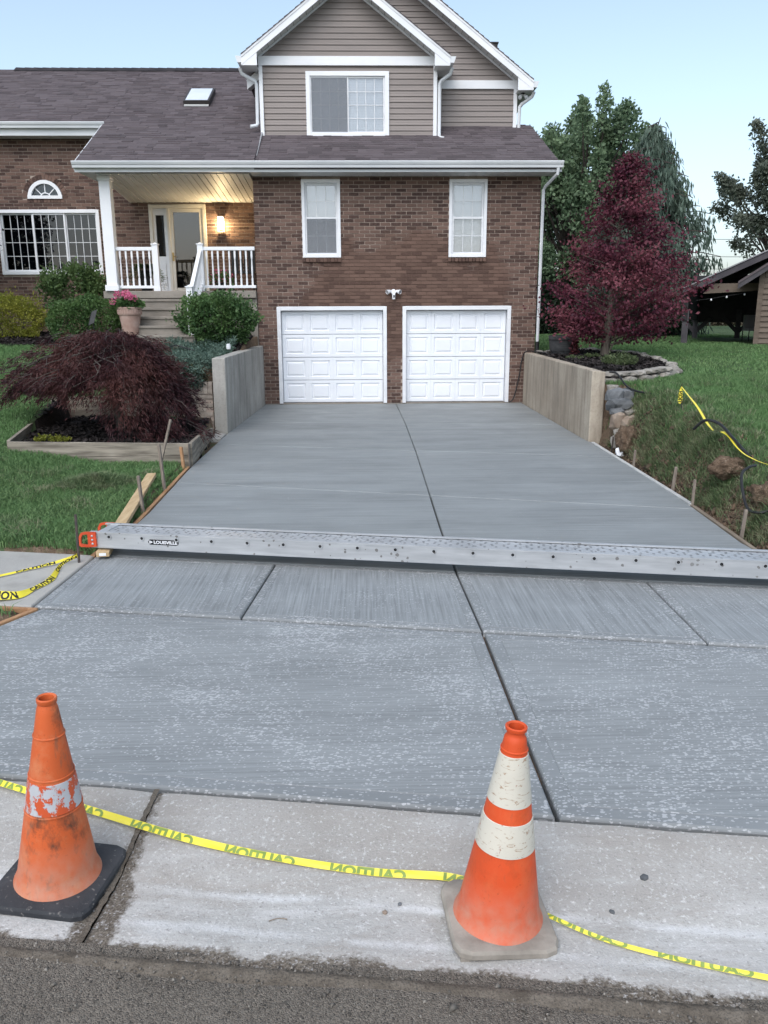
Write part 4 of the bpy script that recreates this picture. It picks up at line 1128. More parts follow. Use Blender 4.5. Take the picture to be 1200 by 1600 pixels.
# ------------------------------------------------------------------ raised bed
bed = thing('raised_bed', (-3.3, 11.4, 0.0), 'low weathered timber frame round the weeping maple and dark mulch', 'garden bed')
def board(p, q, z0, z1, w=0.045, zz=None, name='board', mat='timber', parent=bed):
    p = Vector(p); q = Vector(q); d = (q - p).normalized(); n = Vector((-d.y, d.x)) * w / 2
    zq0, zq1 = (z0, z1) if zz is None else zz
    V = [(p + n).to_tuple() + (z0,), (p - n).to_tuple() + (z0,), (q - n).to_tuple() + (zq0,), (q + n).to_tuple() + (zq0,), (p + n).to_tuple() + (z1,), (p - n).to_tuple() + (z1,), (q - n).to_tuple() + (zq1,), (q + n).to_tuple() + (zq1,)]
    return MB().add(V, [(0, 3, 2, 1), (4, 5, 6, 7), (0, 1, 5, 4), (1, 2, 6, 5), (2, 3, 7, 6), (3, 0, 4, 7)]).build(name, M[mat], parent, bevel=0.006)
board((-4.46, 10.10), (-2.21, 10.10), 0.12, 0.325, zz=(0.14, 0.285))
board((-4.3, 10.098), (-2.21, 10.098), 0.02, 0.118, zz=(-0.02, 0.136))
board((-4.47, 10.13), (-4.86, 12.62), 0.1, 0.335, zz=(0.3, 0.46))
board((-2.21, 10.13), (-2.30, 11.2), -0.02, 0.285, zz=(-0.02, 0.235))
board((-2.302, 11.21), (-2.40, 12.62), -0.02, 0.235, zz=(-0.02, 0.13))
board((-4.86, 12.68), (-3.9, 12.70), 0.2, 0.41, w=0.07); board((-4.86, 12.682), (-3.9, 12.702), 0.415, 0.62, w=0.07)
board((-2.215, 10.045), (-2.205, 10.045), -0.02, 0.29, w=0.06, name='corner_stake', mat='wood_grey')
def mulch_patch(name, fx, poly, n, zoff=0.02, label=None):
    poly = np.array(poly); lo, hi = poly.min(0), poly.max(0)
    P = rng.uniform(lo, hi, (n * 3, 2))
    from_in = np.zeros(len(P), bool)
    j = len(poly) - 1
    for i in range(len(poly)):
        xi, yi = poly[i]; xj, yj = poly[j]
        c = ((yi > P[:, 1]) != (yj > P[:, 1])) & (P[:, 0] < (xj - xi) * (P[:, 1] - yi) / (yj - yi + 1e-12) + xi)
        from_in ^= c; j = i
    P = P[from_in][:n]; k = len(P)
    z = gz(P[:, 0], P[:, 1]) + zoff + rng.uniform(0, 0.02, k)
    C = np.column_stack([P, z])
    a = rng.uniform(0, 2 * np.pi, k); L = rng.uniform(0.012, 0.045, k); W = L * rng.uniform(0.2, 0.5, k); el = rng.normal(0, 0.35, k)
    U = np.column_stack([np.cos(a) * np.cos(el), np.sin(a) * np.cos(el), np.sin(el)]) * L[:, None]
    Vv = np.column_stack([-np.sin(a), np.cos(a), rng.normal(0, 0.4, k)]) * W[:, None]
    Vt = np.stack([C - U - Vv, C + U - Vv, C + U + Vv, C - U + Vv], 1).reshape(-1, 3)
    me = np_mesh(name, Vt, np.arange(4 * k).reshape(-1, 4)); me.materials.append(M['chips'])
    o = link(name, me)
    # the bed itself, a thin lumpy sheet
    gx, gy = 40, 40
    X, Y = np.meshgrid(np.linspace(lo[0], hi[0], gx), np.linspace(lo[1], hi[1], gy))
    ins = np.zeros(X.shape, bool); j = len(poly) - 1
    for i in range(len(poly)):
        xi, yi = poly[i]; xj, yj = poly[j]
        c = ((yi > Y) != (yj > Y)) & (X < (xj - xi) * (Y - yi) / (yj - yi + 1e-12) + xi)
        ins ^= c; j = i
    Z = gz(X, Y) + zoff - 0.006 + 0.012 * wav(X, Y, 9, 1.0) + np.where(ins, 0, -0.12)
    V = np.stack([X, Y, Z], -1).reshape(-1, 3)
    ii = (np.arange(gy - 1)[:, None] * gx + np.arange(gx - 1)[None, :])
    keep = (ins[:-1, :-1] | ins[1:, 1:] | ins[1:, :-1] | ins[:-1, 1:])
    ii = ii[keep]
    F = np.stack([ii, ii + 1, ii + gx + 1, ii + gx], -1)
    me2 = np_mesh('mulch_layer', V, F); me2.materials.append(M['mulch']); me2.polygons.foreach_set('use_smooth', [True] * len(me2.polygons))
    link('mulch_layer', me2, o)
    tag(o, label, 'mulch', kind='stuff')
mulch_patch('mulch', None, [(-4.43, 10.14), (-2.24, 10.14), (-2.42, 12.65), (-4.82, 12.65)], 4500, 0.03, 'dark mulch inside the raised timber bed')

# ------------------------------------------------------------------ foliage tools
def unit(v): return v / np.maximum(np.linalg.norm(v, axis=-1, keepdims=True), 1e-9)
def leaf_mesh(name, P, U, W, mat):
    """P base points, U leaf vectors, W half-width vectors -> one kite per leaf."""
    n = len(P)
    V = np.stack([P, P + U * 0.45 + W, P + U, P + U * 0.45 - W], 1).reshape(-1, 3)
    me = np_mesh(name, V, np.arange(4 * n).reshape(-1, 4)); me.materials.append(mat); return me
def leaves(name, P, size, mat, parent=None, ratio=0.33, bias=None, spread=1.0, jitter=0.3):
    P = np.asarray(P, float); n = len(P)
    D = rng.normal(size=(n, 3)) * spread
    if bias is not None: D = D + np.asarray(bias)
    U = unit(D); S = size * rng.uniform(1 - jitter, 1 + jitter, (n, 1))
    W = unit(np.cross(U, rng.normal(size=(n, 3)))) * S * ratio
    return link(name, leaf_mesh(name, P, U * S, W, mat), parent)
def ball(n, c, r, shell=0.5):
    d = unit(rng.normal(size=(n, 3))); k = rng.uniform(shell, 1, (n, 1)) ** 0.7
    return np.asarray(c) + d * k * np.asarray(r), d
def limb(mb, a, b, r0, r1, sag=0.0, n=5, wob=0.05):
    a = np.array(a, float); b = np.array(b, float); pts = []; L = np.linalg.norm(b - a)
    for i in range(n + 1):
        t = i / n; p = a + (b - a) * t + np.array([0, 0, sag * L * 4 * t * (1 - t)])
        if 0 < i < n: p = p + rng.normal(0, wob * L / n, 3)
        pts.append(tuple(p))
    mb.tube(pts, [r0 + (r1 - r0) * i / n for i in range(n + 1)], 6)
BARK = surf('grey_bark', (0.10, 0.082, 0.066), (0.18, 0.155, 0.128), 0.9, 8, (3, 3, 0.7), bump=0.8, bs=25, bd=0.02)
BARKD = surf('dark_bark', (0.045, 0.036, 0.032), (0.09, 0.075, 0.064), 0.9, 8, (3, 3, 0.7), bump=0.8, bs=25, bd=0.02)

# ---- weeping Japanese maple in the raised bed
def weeping_maple():
    t = thing('weeping_maple', (-3.47, 11.5, 0.2), 'dark red lace-leaf weeping maple spilling over the raised timber bed', 'tree')
    tr = MB(); base = np.array((-3.47, 11.5, 0.2))
    tr.tube([(-3.45, 11.5, 0.15), (-3.47, 11.5, 0.45), (-3.53, 11.47, 0.8), (-3.50, 11.45, 1.05), (-3.42, 11.45, 1.3)], [0.085, 0.066, 0.062, 0.06, 0.05], 9)
    cx, cy = -3.40, 11.42
    def dome(az, q):
        right = 0.5 + 0.5 * np.cos(az); k = sstep(0.58, 0.78, right)
        reach = 1.58 + (1.06 - 1.58) * k; reach = reach - 0.30 * np.abs(np.sin(az)) * (1 - k)
        z = (1.66 - 0.66 * q ** 2.0) * (1 - k) + (1.70 - 1.5 * q ** 2.3) * k
        return cx + np.cos(az) * reach * q, cy + np.sin(az) * reach * q * 0.85, z
    for k in range(60):
        az = rng.uniform(0, 2 * np.pi); q1 = rng.uniform(0.5, 1.0); pts = []
        for i in range(9):
            q = q1 * i / 8; x, y, z = dome(np.float64(az + 0.25 * math.sin(i + k)), np.float64(q))
            sink = 0.42 * (1 - i / 8) ** 2 + 0.05
            pts.append((float(x) + rng.normal(0, 0.012), float(y) + rng.normal(0, 0.012), float(z) - sink))
        tr.tube(pts, [0.017 - 0.0017 * i for i in range(9)], 4, caps=False)
    P = []; U = []
    pads = []
    for k in range(118):
        az = rng.uniform(0, 2 * np.pi) if k % 3 else rng.uniform(0.55, 1.45) * np.pi; q = math.sqrt(rng.uniform(0.02, 1.0)); q = min(q, 1.0)
        pads.append((az, q))
    for az, q in pads:
        x, y, z = dome(np.float64(az), np.float64(q * 0.93))
        z = float(z) + rng.normal(0, 0.10) - 0.10
        rad_ = rng.uniform(0.20, 0.36); m = int(760 * (rad_ / 0.28) ** 2)
        a3 = rng.uniform(0, 2 * np.pi, m); d3 = np.sqrt(rng.random(m)) * rad_ * (1 + 0.25 * np.sin(a3 * 5 + k))
        out = np.array((math.cos(az), math.sin(az))); o3 = np.cos(a3) * out[0] + np.sin(a3) * out[1]
        steep = (0.35 + 0.85 * q) if math.cos(az) > 0.2 else (0.22 + 0.38 * q)
        px, py = float(x) + np.cos(a3) * d3, float(y) + np.sin(a3) * d3 * 0.9
        pz = z - steep * o3 * d3 - 0.55 * d3 ** 2 / rad_ - np.abs(rng.normal(0, 0.035, m)) - np.where(rng.random(m) < 0.2, rng.uniform(0, 0.12, m), 0)
        P.append(np.column_stack([px, py, pz]))
        dirs = np.column_stack([np.cos(a3) * 0.5 + out[0] * 0.5, np.sin(a3) * 0.5 + out[1] * 0.5, -0.55 - 0.4 * steep * np.ones(m)])
        U.append(dirs + rng.normal(0, 0.45, (m, 3)))
        if rng.random() < 0.5:
            limb(tr, (-3.46, 11.46, 1.0 + 0.2 * rng.random()), (float(x), float(y), z - 0.06), 0.018, 0.005, 0.07, 8, 0.16)
    for k in range(150):                                        # stray sprays that break the outline
        az = rng.uniform(0, 2 * np.pi); q = rng.uniform(0.35, 1.08); x, y, z = dome(np.float64(az), np.float64(min(q, 1.0)))
        c = np.array((float(x) * 1.0, float(y), float(z) + rng.uniform(-0.05, 0.13))); d = np.array((math.cos(az), math.sin(az), rng.uniform(-0.5, 0.25))); L = rng.uniform(0.12, 0.30); m = 46
        tt = rng.random((m, 1)); P.append(c + d * L * tt + rng.normal(0, 0.022, (m, 3)) - np.array((0, 0, 0.35)) * L * tt ** 2); U.append(d + rng.normal(0, 0.55, (m, 3)) - np.array((0, 0, 0.5)))
        tr.tube([tuple(c - d * 0.1), tuple(c + d * L * 0.5), tuple(c + d * L - np.array((0, 0, 0.3 * L)))], [0.005, 0.004, 0.002], 4, caps=False)
    P = np.concatenate(P); U = np.concatenate(U); ok = P[:, 2] > np.where(P[:, 0] < -3.42, 0.74 + 0.10 * np.sin(P[:, 0] * 9) + rng.normal(0, 0.05, len(P)), 0.17); P = P[ok]; U = U[ok]
    tr.build('trunk', surf('maple_bark', (0.055, 0.045, 0.04), (0.13, 0.112, 0.098), 0.9, 9, (3, 3, 0.7), bump=0.8, bs=25, bd=0.02), t, smooth=True)
    U = unit(U); n = len(P)
    S = rng.uniform(0.045, 0.095, (n, 1)); W = unit(np.cross(U, rng.normal(size=(n, 3)))) * S * 0.075
    mat = leafmat('lace_leaves', (0.020, 0.009, 0.012), (0.066, 0.022, 0.025), (0.10, 0.040, 0.035), 0.25, 1.4)
    link('crown', leaf_mesh('crown', P, U * S, W, mat), t)
weeping_maple()

# ---- purple maple on the right
def purple_maple():
    b = np.array((4.72, 16.0, 0.98))
    t = thing('purple_maple', tuple(b), 'burgundy maple tree with full cone crown beside the house corner', 'tree')
    tr = MB(); tr.tube([(4.72, 16, 0.9), (4.71, 16, 1.2), (4.76, 15.98, 1.7), (4.80, 16, 2.4), (4.85, 16, 3.2), (4.85, 16, 4.3)], [0.10, 0.082, 0.075, 0.06, 0.035, 0.012], 9)
    tr.tube([(4.78, 15.95, 1.1), (4.86, 15.9, 1.28), (4.88, 15.88, 1.55)], [0.016, 0.014, 0.01], 6)
    P = []; Bv = []
    prof_z = [1.35, 1.6, 2.05, 2.5, 3.0, 3.5, 4.0, 4.4, 4.7]; prof_r = [0.70, 1.25, 1.48, 1.22, 0.95, 0.74, 0.48, 0.26, 0.1]
    nb = 190
    for k in range(nb):
        h = 1.52 + 3.15 * rng.random() ** 1.35
        az = rng.uniform(0, 2 * np.pi); r = float(np.interp(h, prof_z, prof_r)) * rng.uniform(0.6, 1.16)
        cxo = 4.95 + 0.12 * math.sin(h * 2)
        dx, dy = math.cos(az), math.sin(az)
        if dx < 0: r *= 1 - 0.10 * abs(dx)
        if 1.9 < h < 2.6 or rng.random() < 0.25: r *= rng.uniform(0.8, 1.12)
        if dx > 0.6 and 1.9 < h < 2.4 and rng.random() < 0.5: r *= 1.15
        a = np.array((4.80, 16.0, h - 0.30 * r - 0.05)); e = np.array((cxo + dx * r, 16 + dy * r * 0.95, h + 0.02 * r + rng.normal(0, 0.06)))
        if k % 2 == 0: limb(tr, a, e, 0.02, 0.005, 0.02, 4, 0.08)
        c = int((30 + 150 * r) * rng.uniform(0.45, 1.3))
        q = rng.beta(2.2, 1.1, (c, 1)); p = a + (e - a) * (0.18 + 0.86 * q)
        wd = (0.04 + 0.125 * q * min(1, r + 0.3))
        p = p + rng.normal(0, 1, (c, 3)) * wd * np.array((1, 1, 0.5))
        P.append(p); Bv.append(np.tile((dx * 0.7, dy * 0.7, -0.35), (c, 1)))
    tr.build('trunk', BARK, t, smooth=True)
    mat = leafmat('burgundy_leaves', (0.042, 0.011, 0.022), (0.13, 0.028, 0.048), (0.19, 0.060, 0.076), 0.3, 1.1)
    P = np.concatenate(P); leaves('crown', P, 0.064, mat, t, 0.33, np.concatenate(Bv), 0.8)
purple_maple()

# ---- trees behind
def plume_tree(name, base, label, plumes, mat, trunk_top, size, parent_mat=BARKD, bias=(0, 0, 0.6)):
    t = thing(name, base, label, 'tree', None)
    tr = MB(); b = np.array(base, float)
    tr.tube([tuple(b - (0, 0, 0.2)), tuple(b + (0.05, 0, 1.0)), trunk_top], [0.22, 0.17, 0.08], 8)
    P = []
    for (c, d, L, r, n) in plumes:
        c = np.array(c, float); d = np.array(d, float); d = d / np.linalg.norm(d)
        limb(tr, (b[0] + (c[0] - b[0]) * 0.12, b[1], max(b[2] + 0.8, b[2] + (c[2] - b[2]) * 0.5)), c, 0.07, 0.03, 0.0, 5, 0.1)
        limb(tr, c, c + d * L, 0.03, 0.008, 0, 4, 0.1)
        q = rng.random((n, 1)); rr = r * (1 - 0.65 * q) * np.sqrt(rng.random((n, 1)))
        p = c + d * L * q + unit(rng.normal(size=(n, 3))) * rr
        P.append(p)
    tr.build('trunk', parent_mat, t, smooth=True)
    leaves('crown', np.concatenate(P), size, mat, t, 0.32, bias, 0.8)
    return t
def back_trees():
    g1 = leafmat('mid_green_leaves', (0.070, 0.115, 0.066), (0.145, 0.215, 0.12), (0.19, 0.265, 0.15), 0.35, 0.7)
    pl = []
    base = (8.1, 32, 0.95)
    for k in range(165):
        az = rng.uniform(0, 2 * np.pi); h = rng.random()
        rad = 3.1 * math.sqrt(rng.random()) * (1.0 if h < 0.7 else 0.85)
        x = 8.75 + math.cos(az) * rad; y = 32 + math.sin(az) * rad * 0.8
        ztop = 9.45 - 0.24 * (x - 8.5) ** 2
        z = 1.9 + (ztop - 3.4) * h ** 0.8
        pl.append(((x, y, z), (0.30 * math.cos(az), 0.2 * math.sin(az), 1), rng.uniform(0.9, 1.6), rng.uniform(0.5, 0.75), 430))
    plume_tree('shade_tree', base, 'tall green upswept tree rising behind the house corner', pl, g1, (8.2, 32, 5.0), 0.145)
    # weeping conifer
    t = thing('weeping_conifer', (9.5, 28, 1.0), 'tall dark weeping conifer with drooping branches behind the burgundy maple', 'tree')
    tr = MB(); tr.tube([(9.5, 28, 0.8), (9.5, 28, 4), (9.35, 28, 7.1), (9.6, 28, 7.9)], [0.2, 0.13, 0.06, 0.01], 8)
    P = []; U = []
    for k in range(210):
        h = rng.uniform(1.8, 7.7); az = rng.uniform(0, 2 * np.pi)
        r = float(np.interp(h, [1.8, 3.0, 4.2, 5.5, 6.8, 7.8], [2.0, 2.25, 2.1, 1.55, 0.8, 0.25])) * rng.uniform(0.55, 1.05)
        dx, dy = math.cos(az), math.sin(az)
        if dx > 0: r *= 1.05
        a = np.array((9.45, 28, h + 0.1 * r)); e = np.array((9.45 + dx * r, 28 + dy * r, h + rng.uniform(-0.35, 0.15) * r))
        limb(tr, a, e, 0.03, 0.012, 0.06, 4, 0.05)
        for q in np.linspace(0.25, 1.0, max(4, int(r * 6))):
            p0 = a + (e - a) * q + np.array((0, 0, 0.06 * r * 4 * q * (1 - q)))
            L = rng.uniform(0.5, 1.25) * (0.6 + 0.4 * q); m = int(34 * L) + 6
            s = rng.random((m, 1)); off = rng.normal(0, 0.10, (m, 3)) * np.array((1, 1, 0.3)) * (1 - 0.5 * s)
            P.append(p0 + off - np.array((0, 0, 1)) * L * s); U.append(np.tile((dx * 0.10, dy * 0.1, -1.0), (m, 1)) + rng.normal(0, 0.22, (m, 3)))
    tr.build('trunk', BARKD, t, smooth=True)
    P = np.concatenate(P); U = unit(np.concatenate(U)); n = len(P); keep = P[:, 2] > 1.1
    P, U = P[keep], U[keep]; n = len(P)
    S = rng.uniform(0.18, 0.32, (n, 1)); W = unit(np.cross(U, rng.normal(size=(n, 3)))) * S * 0.10
    cm = leafmat('conifer_sprays', (0.046, 0.072, 0.056), (0.088, 0.128, 0.095), (0.11, 0.155, 0.118), 0.2, 0.8)
    link('crown', leaf_mesh('crown', P, U * S, W, cm), t)
    # right-hand tree, only its left side is in view
    pl = []
    for k in range(70):
        d = unit(rng.normal(size=3)); rr = rng.uniform(0.35, 1) ** 0.6
        c = np.array((20.3, 40, 7.2)) + d * rr * np.array((3.0, 3.0, 3.6))
        c[2] = max(c[2], 3.6)
        pl.append((tuple(c), (d[0] * 0.7, d[1] * 0.5, 0.5 + d[2] * 0.4), rng.uniform(0.8, 1.3), rng.uniform(0.5, 0.8), 420))
    g2 = leafmat('grey_green_leaves', (0.075, 0.09, 0.07), (0.13, 0.15, 0.115), (0.16, 0.18, 0.14), 0.35, 0.7)
    plume_tree('shade_tree', (20.3, 40, 0.9), 'open grey-green tree above the brown shed at the right edge', pl, g2, (20.3, 40, 6.0), 0.16, BARKD, (0, 0, 0))
    # low leafy growth beyond the lawn behind the maple
    for (x, y, w, h, lab) in ((6.6, 30.5, 1.5, 2.2, 'dark green shrub mass low behind the house corner'), (9.0, 26.6, 2.0, 1.5, 'low dark evergreen skirt on the lawn behind the burgundy maple')):
        s = thing('shrub', (x, y, 1.0), lab, 'shrub')
        p, d = ball(5200, (x, y, 1.0 + h * 0.5), (w, w * 0.5, h * 0.55), 0.3)
        leaves('foliage', p, 0.15, leafmat('shrub_leaves', (0.016, 0.032, 0.018), (0.034, 0.058, 0.032), None, 0.25), s, 0.3, d, 0.8)
        MB().tube([(x, y, 0.8), (x, y, 1.0 + h * 0.6)], [0.08, 0.03], 6).build('stem', BARKD, s)
    # purple foliage at the left edge
    t = thing('plum_tree', (-8.75, 17.3, 1.4), 'dark purple tree just reaching in at the left edge by the window', 'tree')
    tr = MB(); tr.tube([(-8.75, 17.3, 1.2), (-8.7, 17.3, 2.4), (-8.6, 17.3, 3.6), (-8.6, 17.3, 4.6)], [0.09, 0.07, 0.05, 0.02], 8)
    P = []
    for k in range(46):
        d = unit(rng.normal(size=3)); c = np.array((-8.55, 17.3, 3.75)) + d * rng.uniform(0.4, 1) * np.array((1.0, 0.9, 1.05))
        limb(tr, (-8.65, 17.3, max(2.2, c[2] - 0.6)), c, 0.025, 0.008, 0, 4, 0.08)
        P.append(c + rng.normal(0, 0.17, (170, 3)))
    tr.build('trunk', BARKD, t, smooth=True)
    leaves('crown', np.concatenate(P), 0.075, leafmat('plum_leaves', (0.018, 0.008, 0.013), (0.040, 0.016, 0.024), None, 0.25), t, 0.36)
back_trees()

# ---- shrubs near the house
def shrub(name, label, c, r, n, size, mat, cat='shrub', box=False, stems=7, lumps=0, ratio=0.36, bias_k=0.9, zcut=None):
    base = (c[0], c[1], c[2] - r[2])
    t = thing(name, base, label, cat)
    P, d = ball(n, c, r, 0.55)
    if box:
        d = unit(rng.normal(size=(n, 3))); m = np.abs(d).max(1, keepdims=True); dd = d / (m * 0.55 + 0.45)
        P = np.asarray(c) + dd * np.asarray(r) * rng.uniform(0.6, 1.0, (n, 1)) ** 0.5
    ph = np.array([[mnoise.noise(Vector(p * 3.2)) for p in P]]).T if n < 12000 else 0
    P = P + d * ph * 0.42 * min(r)
    if lumps:
        Q = []
        for k in range(lumps):
            dd = unit(rng.normal(size=3)); dd[2] = abs(dd[2]) * 0.9; cc = np.asarray(c) + dd * np.asarray(r) * rng.uniform(0.78, 1.18)
            Q.append(cc + rng.normal(0, 0.075, (90, 3)))
        P = np.concatenate([P] + Q); d = np.concatenate([d, np.tile((0, 0, 1.0), (90 * lumps, 1))])
    if zcut is not None:
        k = P[:, 2] > zcut; P = P[k]; d = d[k]
    leaves('foliage', P, size, mat, t, ratio, d * bias_k, 0.75)
    s = MB()
    for k in range(stems):
        a = rng.uniform(0, 6.28)
        limb(s, (c[0] + 0.1 * math.cos(a), c[1] + 0.1 * math.sin(a), base[2] - 0.06), (c[0] + 0.6 * r[0] * math.cos(a), c[1] + 0.6 * r[1] * math.sin(a), c[2] + 0.3 * r[2]), 0.018, 0.008, 0, 4, 0.06)
    s.build('stem', BARKD, t)
    return t
gbox = leafmat('glossy_green_leaves', (0.034, 0.075, 0.028), (0.075, 0.140, 0.048), (0.10, 0.175, 0.06), 0.3, 2.2, 0.45)
ghed = leafmat('hedge_leaves', (0.034, 0.074, 0.024), (0.075, 0.140, 0.044), (0.10, 0.17, 0.055), 0.3, 2.0, 0.5)
gyel = leafmat('golden_leaves', (0.11, 0.13, 0.018), (0.22, 0.235, 0.034), (0.28, 0.28, 0.045), 0.35, 2.4)
glos = leafmat('loose_green_leaves', (0.040, 0.078, 0.028), (0.085, 0.14, 0.046), (0.11, 0.17, 0.06), 0.35, 2.4)
shrub('boxwood_bush', 'rounded dark green bush between porch steps and left retaining wall', (-2.76, 15.6, 1.72), (0.70, 0.55, 0.50), 8200, 0.055, gbox, lumps=30, zcut=1.33)
shrub('clipped_hedge', 'clipped boxy green hedge between golden shrub and flower pot', (-5.35, 16.0, 1.72), (0.66, 0.45, 0.40), 8200, 0.045, ghed, 'hedge', box=True, lumps=10, zcut=1.38)
shrub('golden_shrub', 'golden yellow mounded shrub at the left edge under the window', (-7.15, 17.0, 1.78), (0.72, 0.55, 0.46), 8500, 0.05, gyel, lumps=22, zcut=1.42, ratio=0.2)
shrub('loose_shrub', 'taller loose green shrub in front of the wide window', (-6.05, 17.75, 2.3), (0.72, 0.42, 0.48), 2600, 0.065, glos, lumps=32, ratio=0.34)
mulch_patch('mulch', None, [(-8.5, 16.3), (-4.7, 15.35), (-4.5, 16.9), (-4.6, 18.9), (-8.5, 18.9)], 2500, 0.03, 'dark mulch along the house under hedge and golden shrub')
mulch_patch('mulch', None, [(-3.15, 15.0), (-2.3, 15.0), (-2.25, 16.95), (-3.15, 16.95)], 800, 0.03, 'dark mulch beneath the rounded bush by the steps')

# juniper carpet spilling over the garden wall
def juniper():
    n = 15000
    X = rng.uniform(-3.75, -2.36, n); Y = rng.uniform(13.0, 15.3, n)
    Z = gz(X, Y) + 0.12 + 0.09 * wav(X, Y, 5, 2.0) * 0.6 + rng.normal(0, 0.035, n) + 0.16 * sstep(14.4, 13.2, Y)
    P = np.column_stack([X, Y, Z])
    m = 2600
    X2 = rng.uniform(-3.6, -2.55, m); P2 = np.column_stack([X2, 12.93 + rng.normal(0, 0.05, m), rng.uniform(0.72, 1.06, m)])
    mat = leafmat('juniper_sprays', (0.055, 0.098, 0.075), (0.105, 0.160, 0.125), (0.13, 0.19, 0.15), 0.2, 3.0)
    o = leaves('juniper', np.concatenate([P, P2]), 0.06, mat, None, 0.14, (0, -0.35, 0.25), 0.8)
    tag(o, 'blue-green creeping juniper carpet behind the garden wall', 'juniper', kind='stuff')
    m = 3600
    p, d = ball(m, (-2.85, 12.98, 0.86), (0.36, 0.14, 0.22), 0.3)
    t = thing('dwarf_shrub', (-2.85, 12.98, 0.7), 'small dark olive shrub under the juniper on the garden wall', 'shrub')
    leaves('foliage', p, 0.04, leafmat('olive_leaves', (0.022, 0.028, 0.016), (0.05, 0.058, 0.03), None, 0.2), t, 0.25, d, 0.9)
    MB().tube([(-2.85, 13.0, 0.7), (-2.85, 12.98, 0.95)], [0.015, 0.006], 5).build('stem', BARKD, t)
juniper()
gl2 = thing('path_light', (-2.42, 14.9, 1.2), 'small clear solar light poking up beside the rounded bush', 'light')
MB().tube([(-2.40, 14.6, 1.0), (-2.40, 14.6, 1.26)], 0.012, 8).build('spike', M['black'], gl2)
MB().lathe([(0.001, 1.25), (0.035, 1.25), (0.04, 1.30), (0.03, 1.34), (0.001, 1.345)], 14, (-2.40, 14.6, 0)).build('lamp_top', M['gutter'], gl2, smooth=True)
sl_ = thing('solar_panel', (-4.98, 15.4, 1.5), 'dark slanted solar panel sticking up in front of the hedge', 'solar light')
MB().obox((-4.98, 15.35, 1.80), (0.05, 0, 0.02), (0.02, 0.06, 0.12), (0.01, -0.012, 0.004)).build('panel', M['black'], sl_)
MB().tube([(-4.98, 15.38, 1.2), (-4.98, 15.37, 1.72)], 0.012, 8).build('stake', M['black'], sl_)
tag(MB().tube([(-3.7, 14.9, 1.22), (-3.35, 14.7, 1.32), (-3.0, 14.5, 1.24), (-2.75, 14.4, 1.2)], 0.012, 7).build('hose', M['black'], smooth=True), 'thin black hose arching over the junipers by the steps', 'hose')

# ---- geranium pot
pot = thing('flower_pot', (-4.37, 15.7, 1.45), 'large pinkish terracotta pot of flowers left of the steps', 'pot')
terr = surf('pinkish_terracotta', (0.33, 0.215, 0.175), (0.42, 0.30, 0.255), 0.8, 6, bump=0.3)
pc_ = (-4.40, 15.72, 0)
MB().lathe([(0.001, 1.42), (0.13, 1.42), (0.165, 1.62), (0.19, 1.80), (0.195, 1.84), (0.215, 1.845), (0.22, 1.86), (0.215, 1.95), (0.225, 1.955), (0.225, 1.985), (0.19, 1.985), (0.185, 1.93), (0.001, 1.93)], 28, pc_).build('bowl', terr, pot, smooth=True)
rib = MB()
for k in range(30):
    a = 2 * math.pi * k / 30; rib.obox((pc_[0] + 0.219 * math.cos(a), pc_[1] + 0.219 * math.sin(a), 1.905), (0.006 * math.cos(a), 0.006 * math.sin(a), 0), (-0.011 * math.sin(a), 0.011 * math.cos(a), 0), (0, 0, 0.038))
rib.build('rim_flutes', terr, pot)
ger = thing('geranium', (-4.40, 15.72, 1.95), 'bright pink geraniums blooming in the terracotta pot', 'plant')
p, d = ball(700, (-4.40, 15.72, 2.03), (0.26, 0.22, 0.11), 0.3)
leaves('foliage', p, 0.07, gbox, ger, 0.45, d, 0.8)
pink = leafmat('pink_petals', (0.55, 0.10, 0.22), (0.75, 0.22, 0.36), None, 0.3)
for k in range(13):
    a = rng.uniform(0, 6.28); rr = 0.26 * math.sqrt(rng.random())
    c = (-4.40 + rr * math.cos(a) * (1.25 if math.cos(a) < 0 else 1), 15.70 + rr * math.sin(a), 2.13 + 0.15 * rng.random() - 0.2 * rr)
    p, d = ball(46, c, (0.055, 0.055, 0.045), 0.6); leaves('flower_head', p, 0.03, pink, ger, 0.45, d, 0.5)
    MB().tube([(c[0] * 0.6 + pc_[0] * 0.4, c[1] * 0.6 + pc_[1] * 0.4, 1.95), c], 0.005, 5).build('flower_stem', gbox, ger)

# ---- plants on the porch
fern = thing('porch_fern', (-4.55, 17.5, 2.305), 'arching green fern in a pot behind the left porch railing', 'plant')
MB().lathe([(0.001, 2.306), (0.11, 2.306), (0.12, 2.55), (0.15, 2.72), (0.16, 2.73), (0.13, 2.72), (0.001, 2.70)], 16, (-4.5, 17.5, 0)).build('pot', M['black'], fern, smooth=True)
P = []; U = []
for k in range(120):
    a = rng.uniform(0, 6.28); L = rng.uniform(0.22, 0.46)
    for q in np.linspace(0.1, 1, 18):
        p = np.array((-4.5 + math.cos(a) * L * q, 17.5 + math.sin(a) * L * q * 0.7, 2.70 + 0.75 * q - 1.05 * q * q * rng.uniform(0.8, 1.1)))
        for s in (-1, 1): P.append(p); U.append((-math.sin(a) * s, math.cos(a) * s, -0.3))
P = np.array(P); U = unit(np.array(U)); S = rng.uniform(0.03, 0.06, (len(P), 1))
link('fronds', leaf_mesh('fronds', P, U * S, unit(np.cross(U, (0, 0, 1.0))) * S * 0.22, glos), fern)
ch = thing('porch_chair', (-2.55, 17.9, 2.305), 'dark slatted chair behind the right porch railing', 'chair')
MB().box(-2.85, -2.3, 17.7, 18.2, 2.68, 2.72).build('seat', M['black'], ch)
for k in range(6): MB().box(-2.84 + k * 0.09, -2.78 + k * 0.09, 18.2, 18.23, 2.72, 3.2).build('back_slat', M['black'], ch)
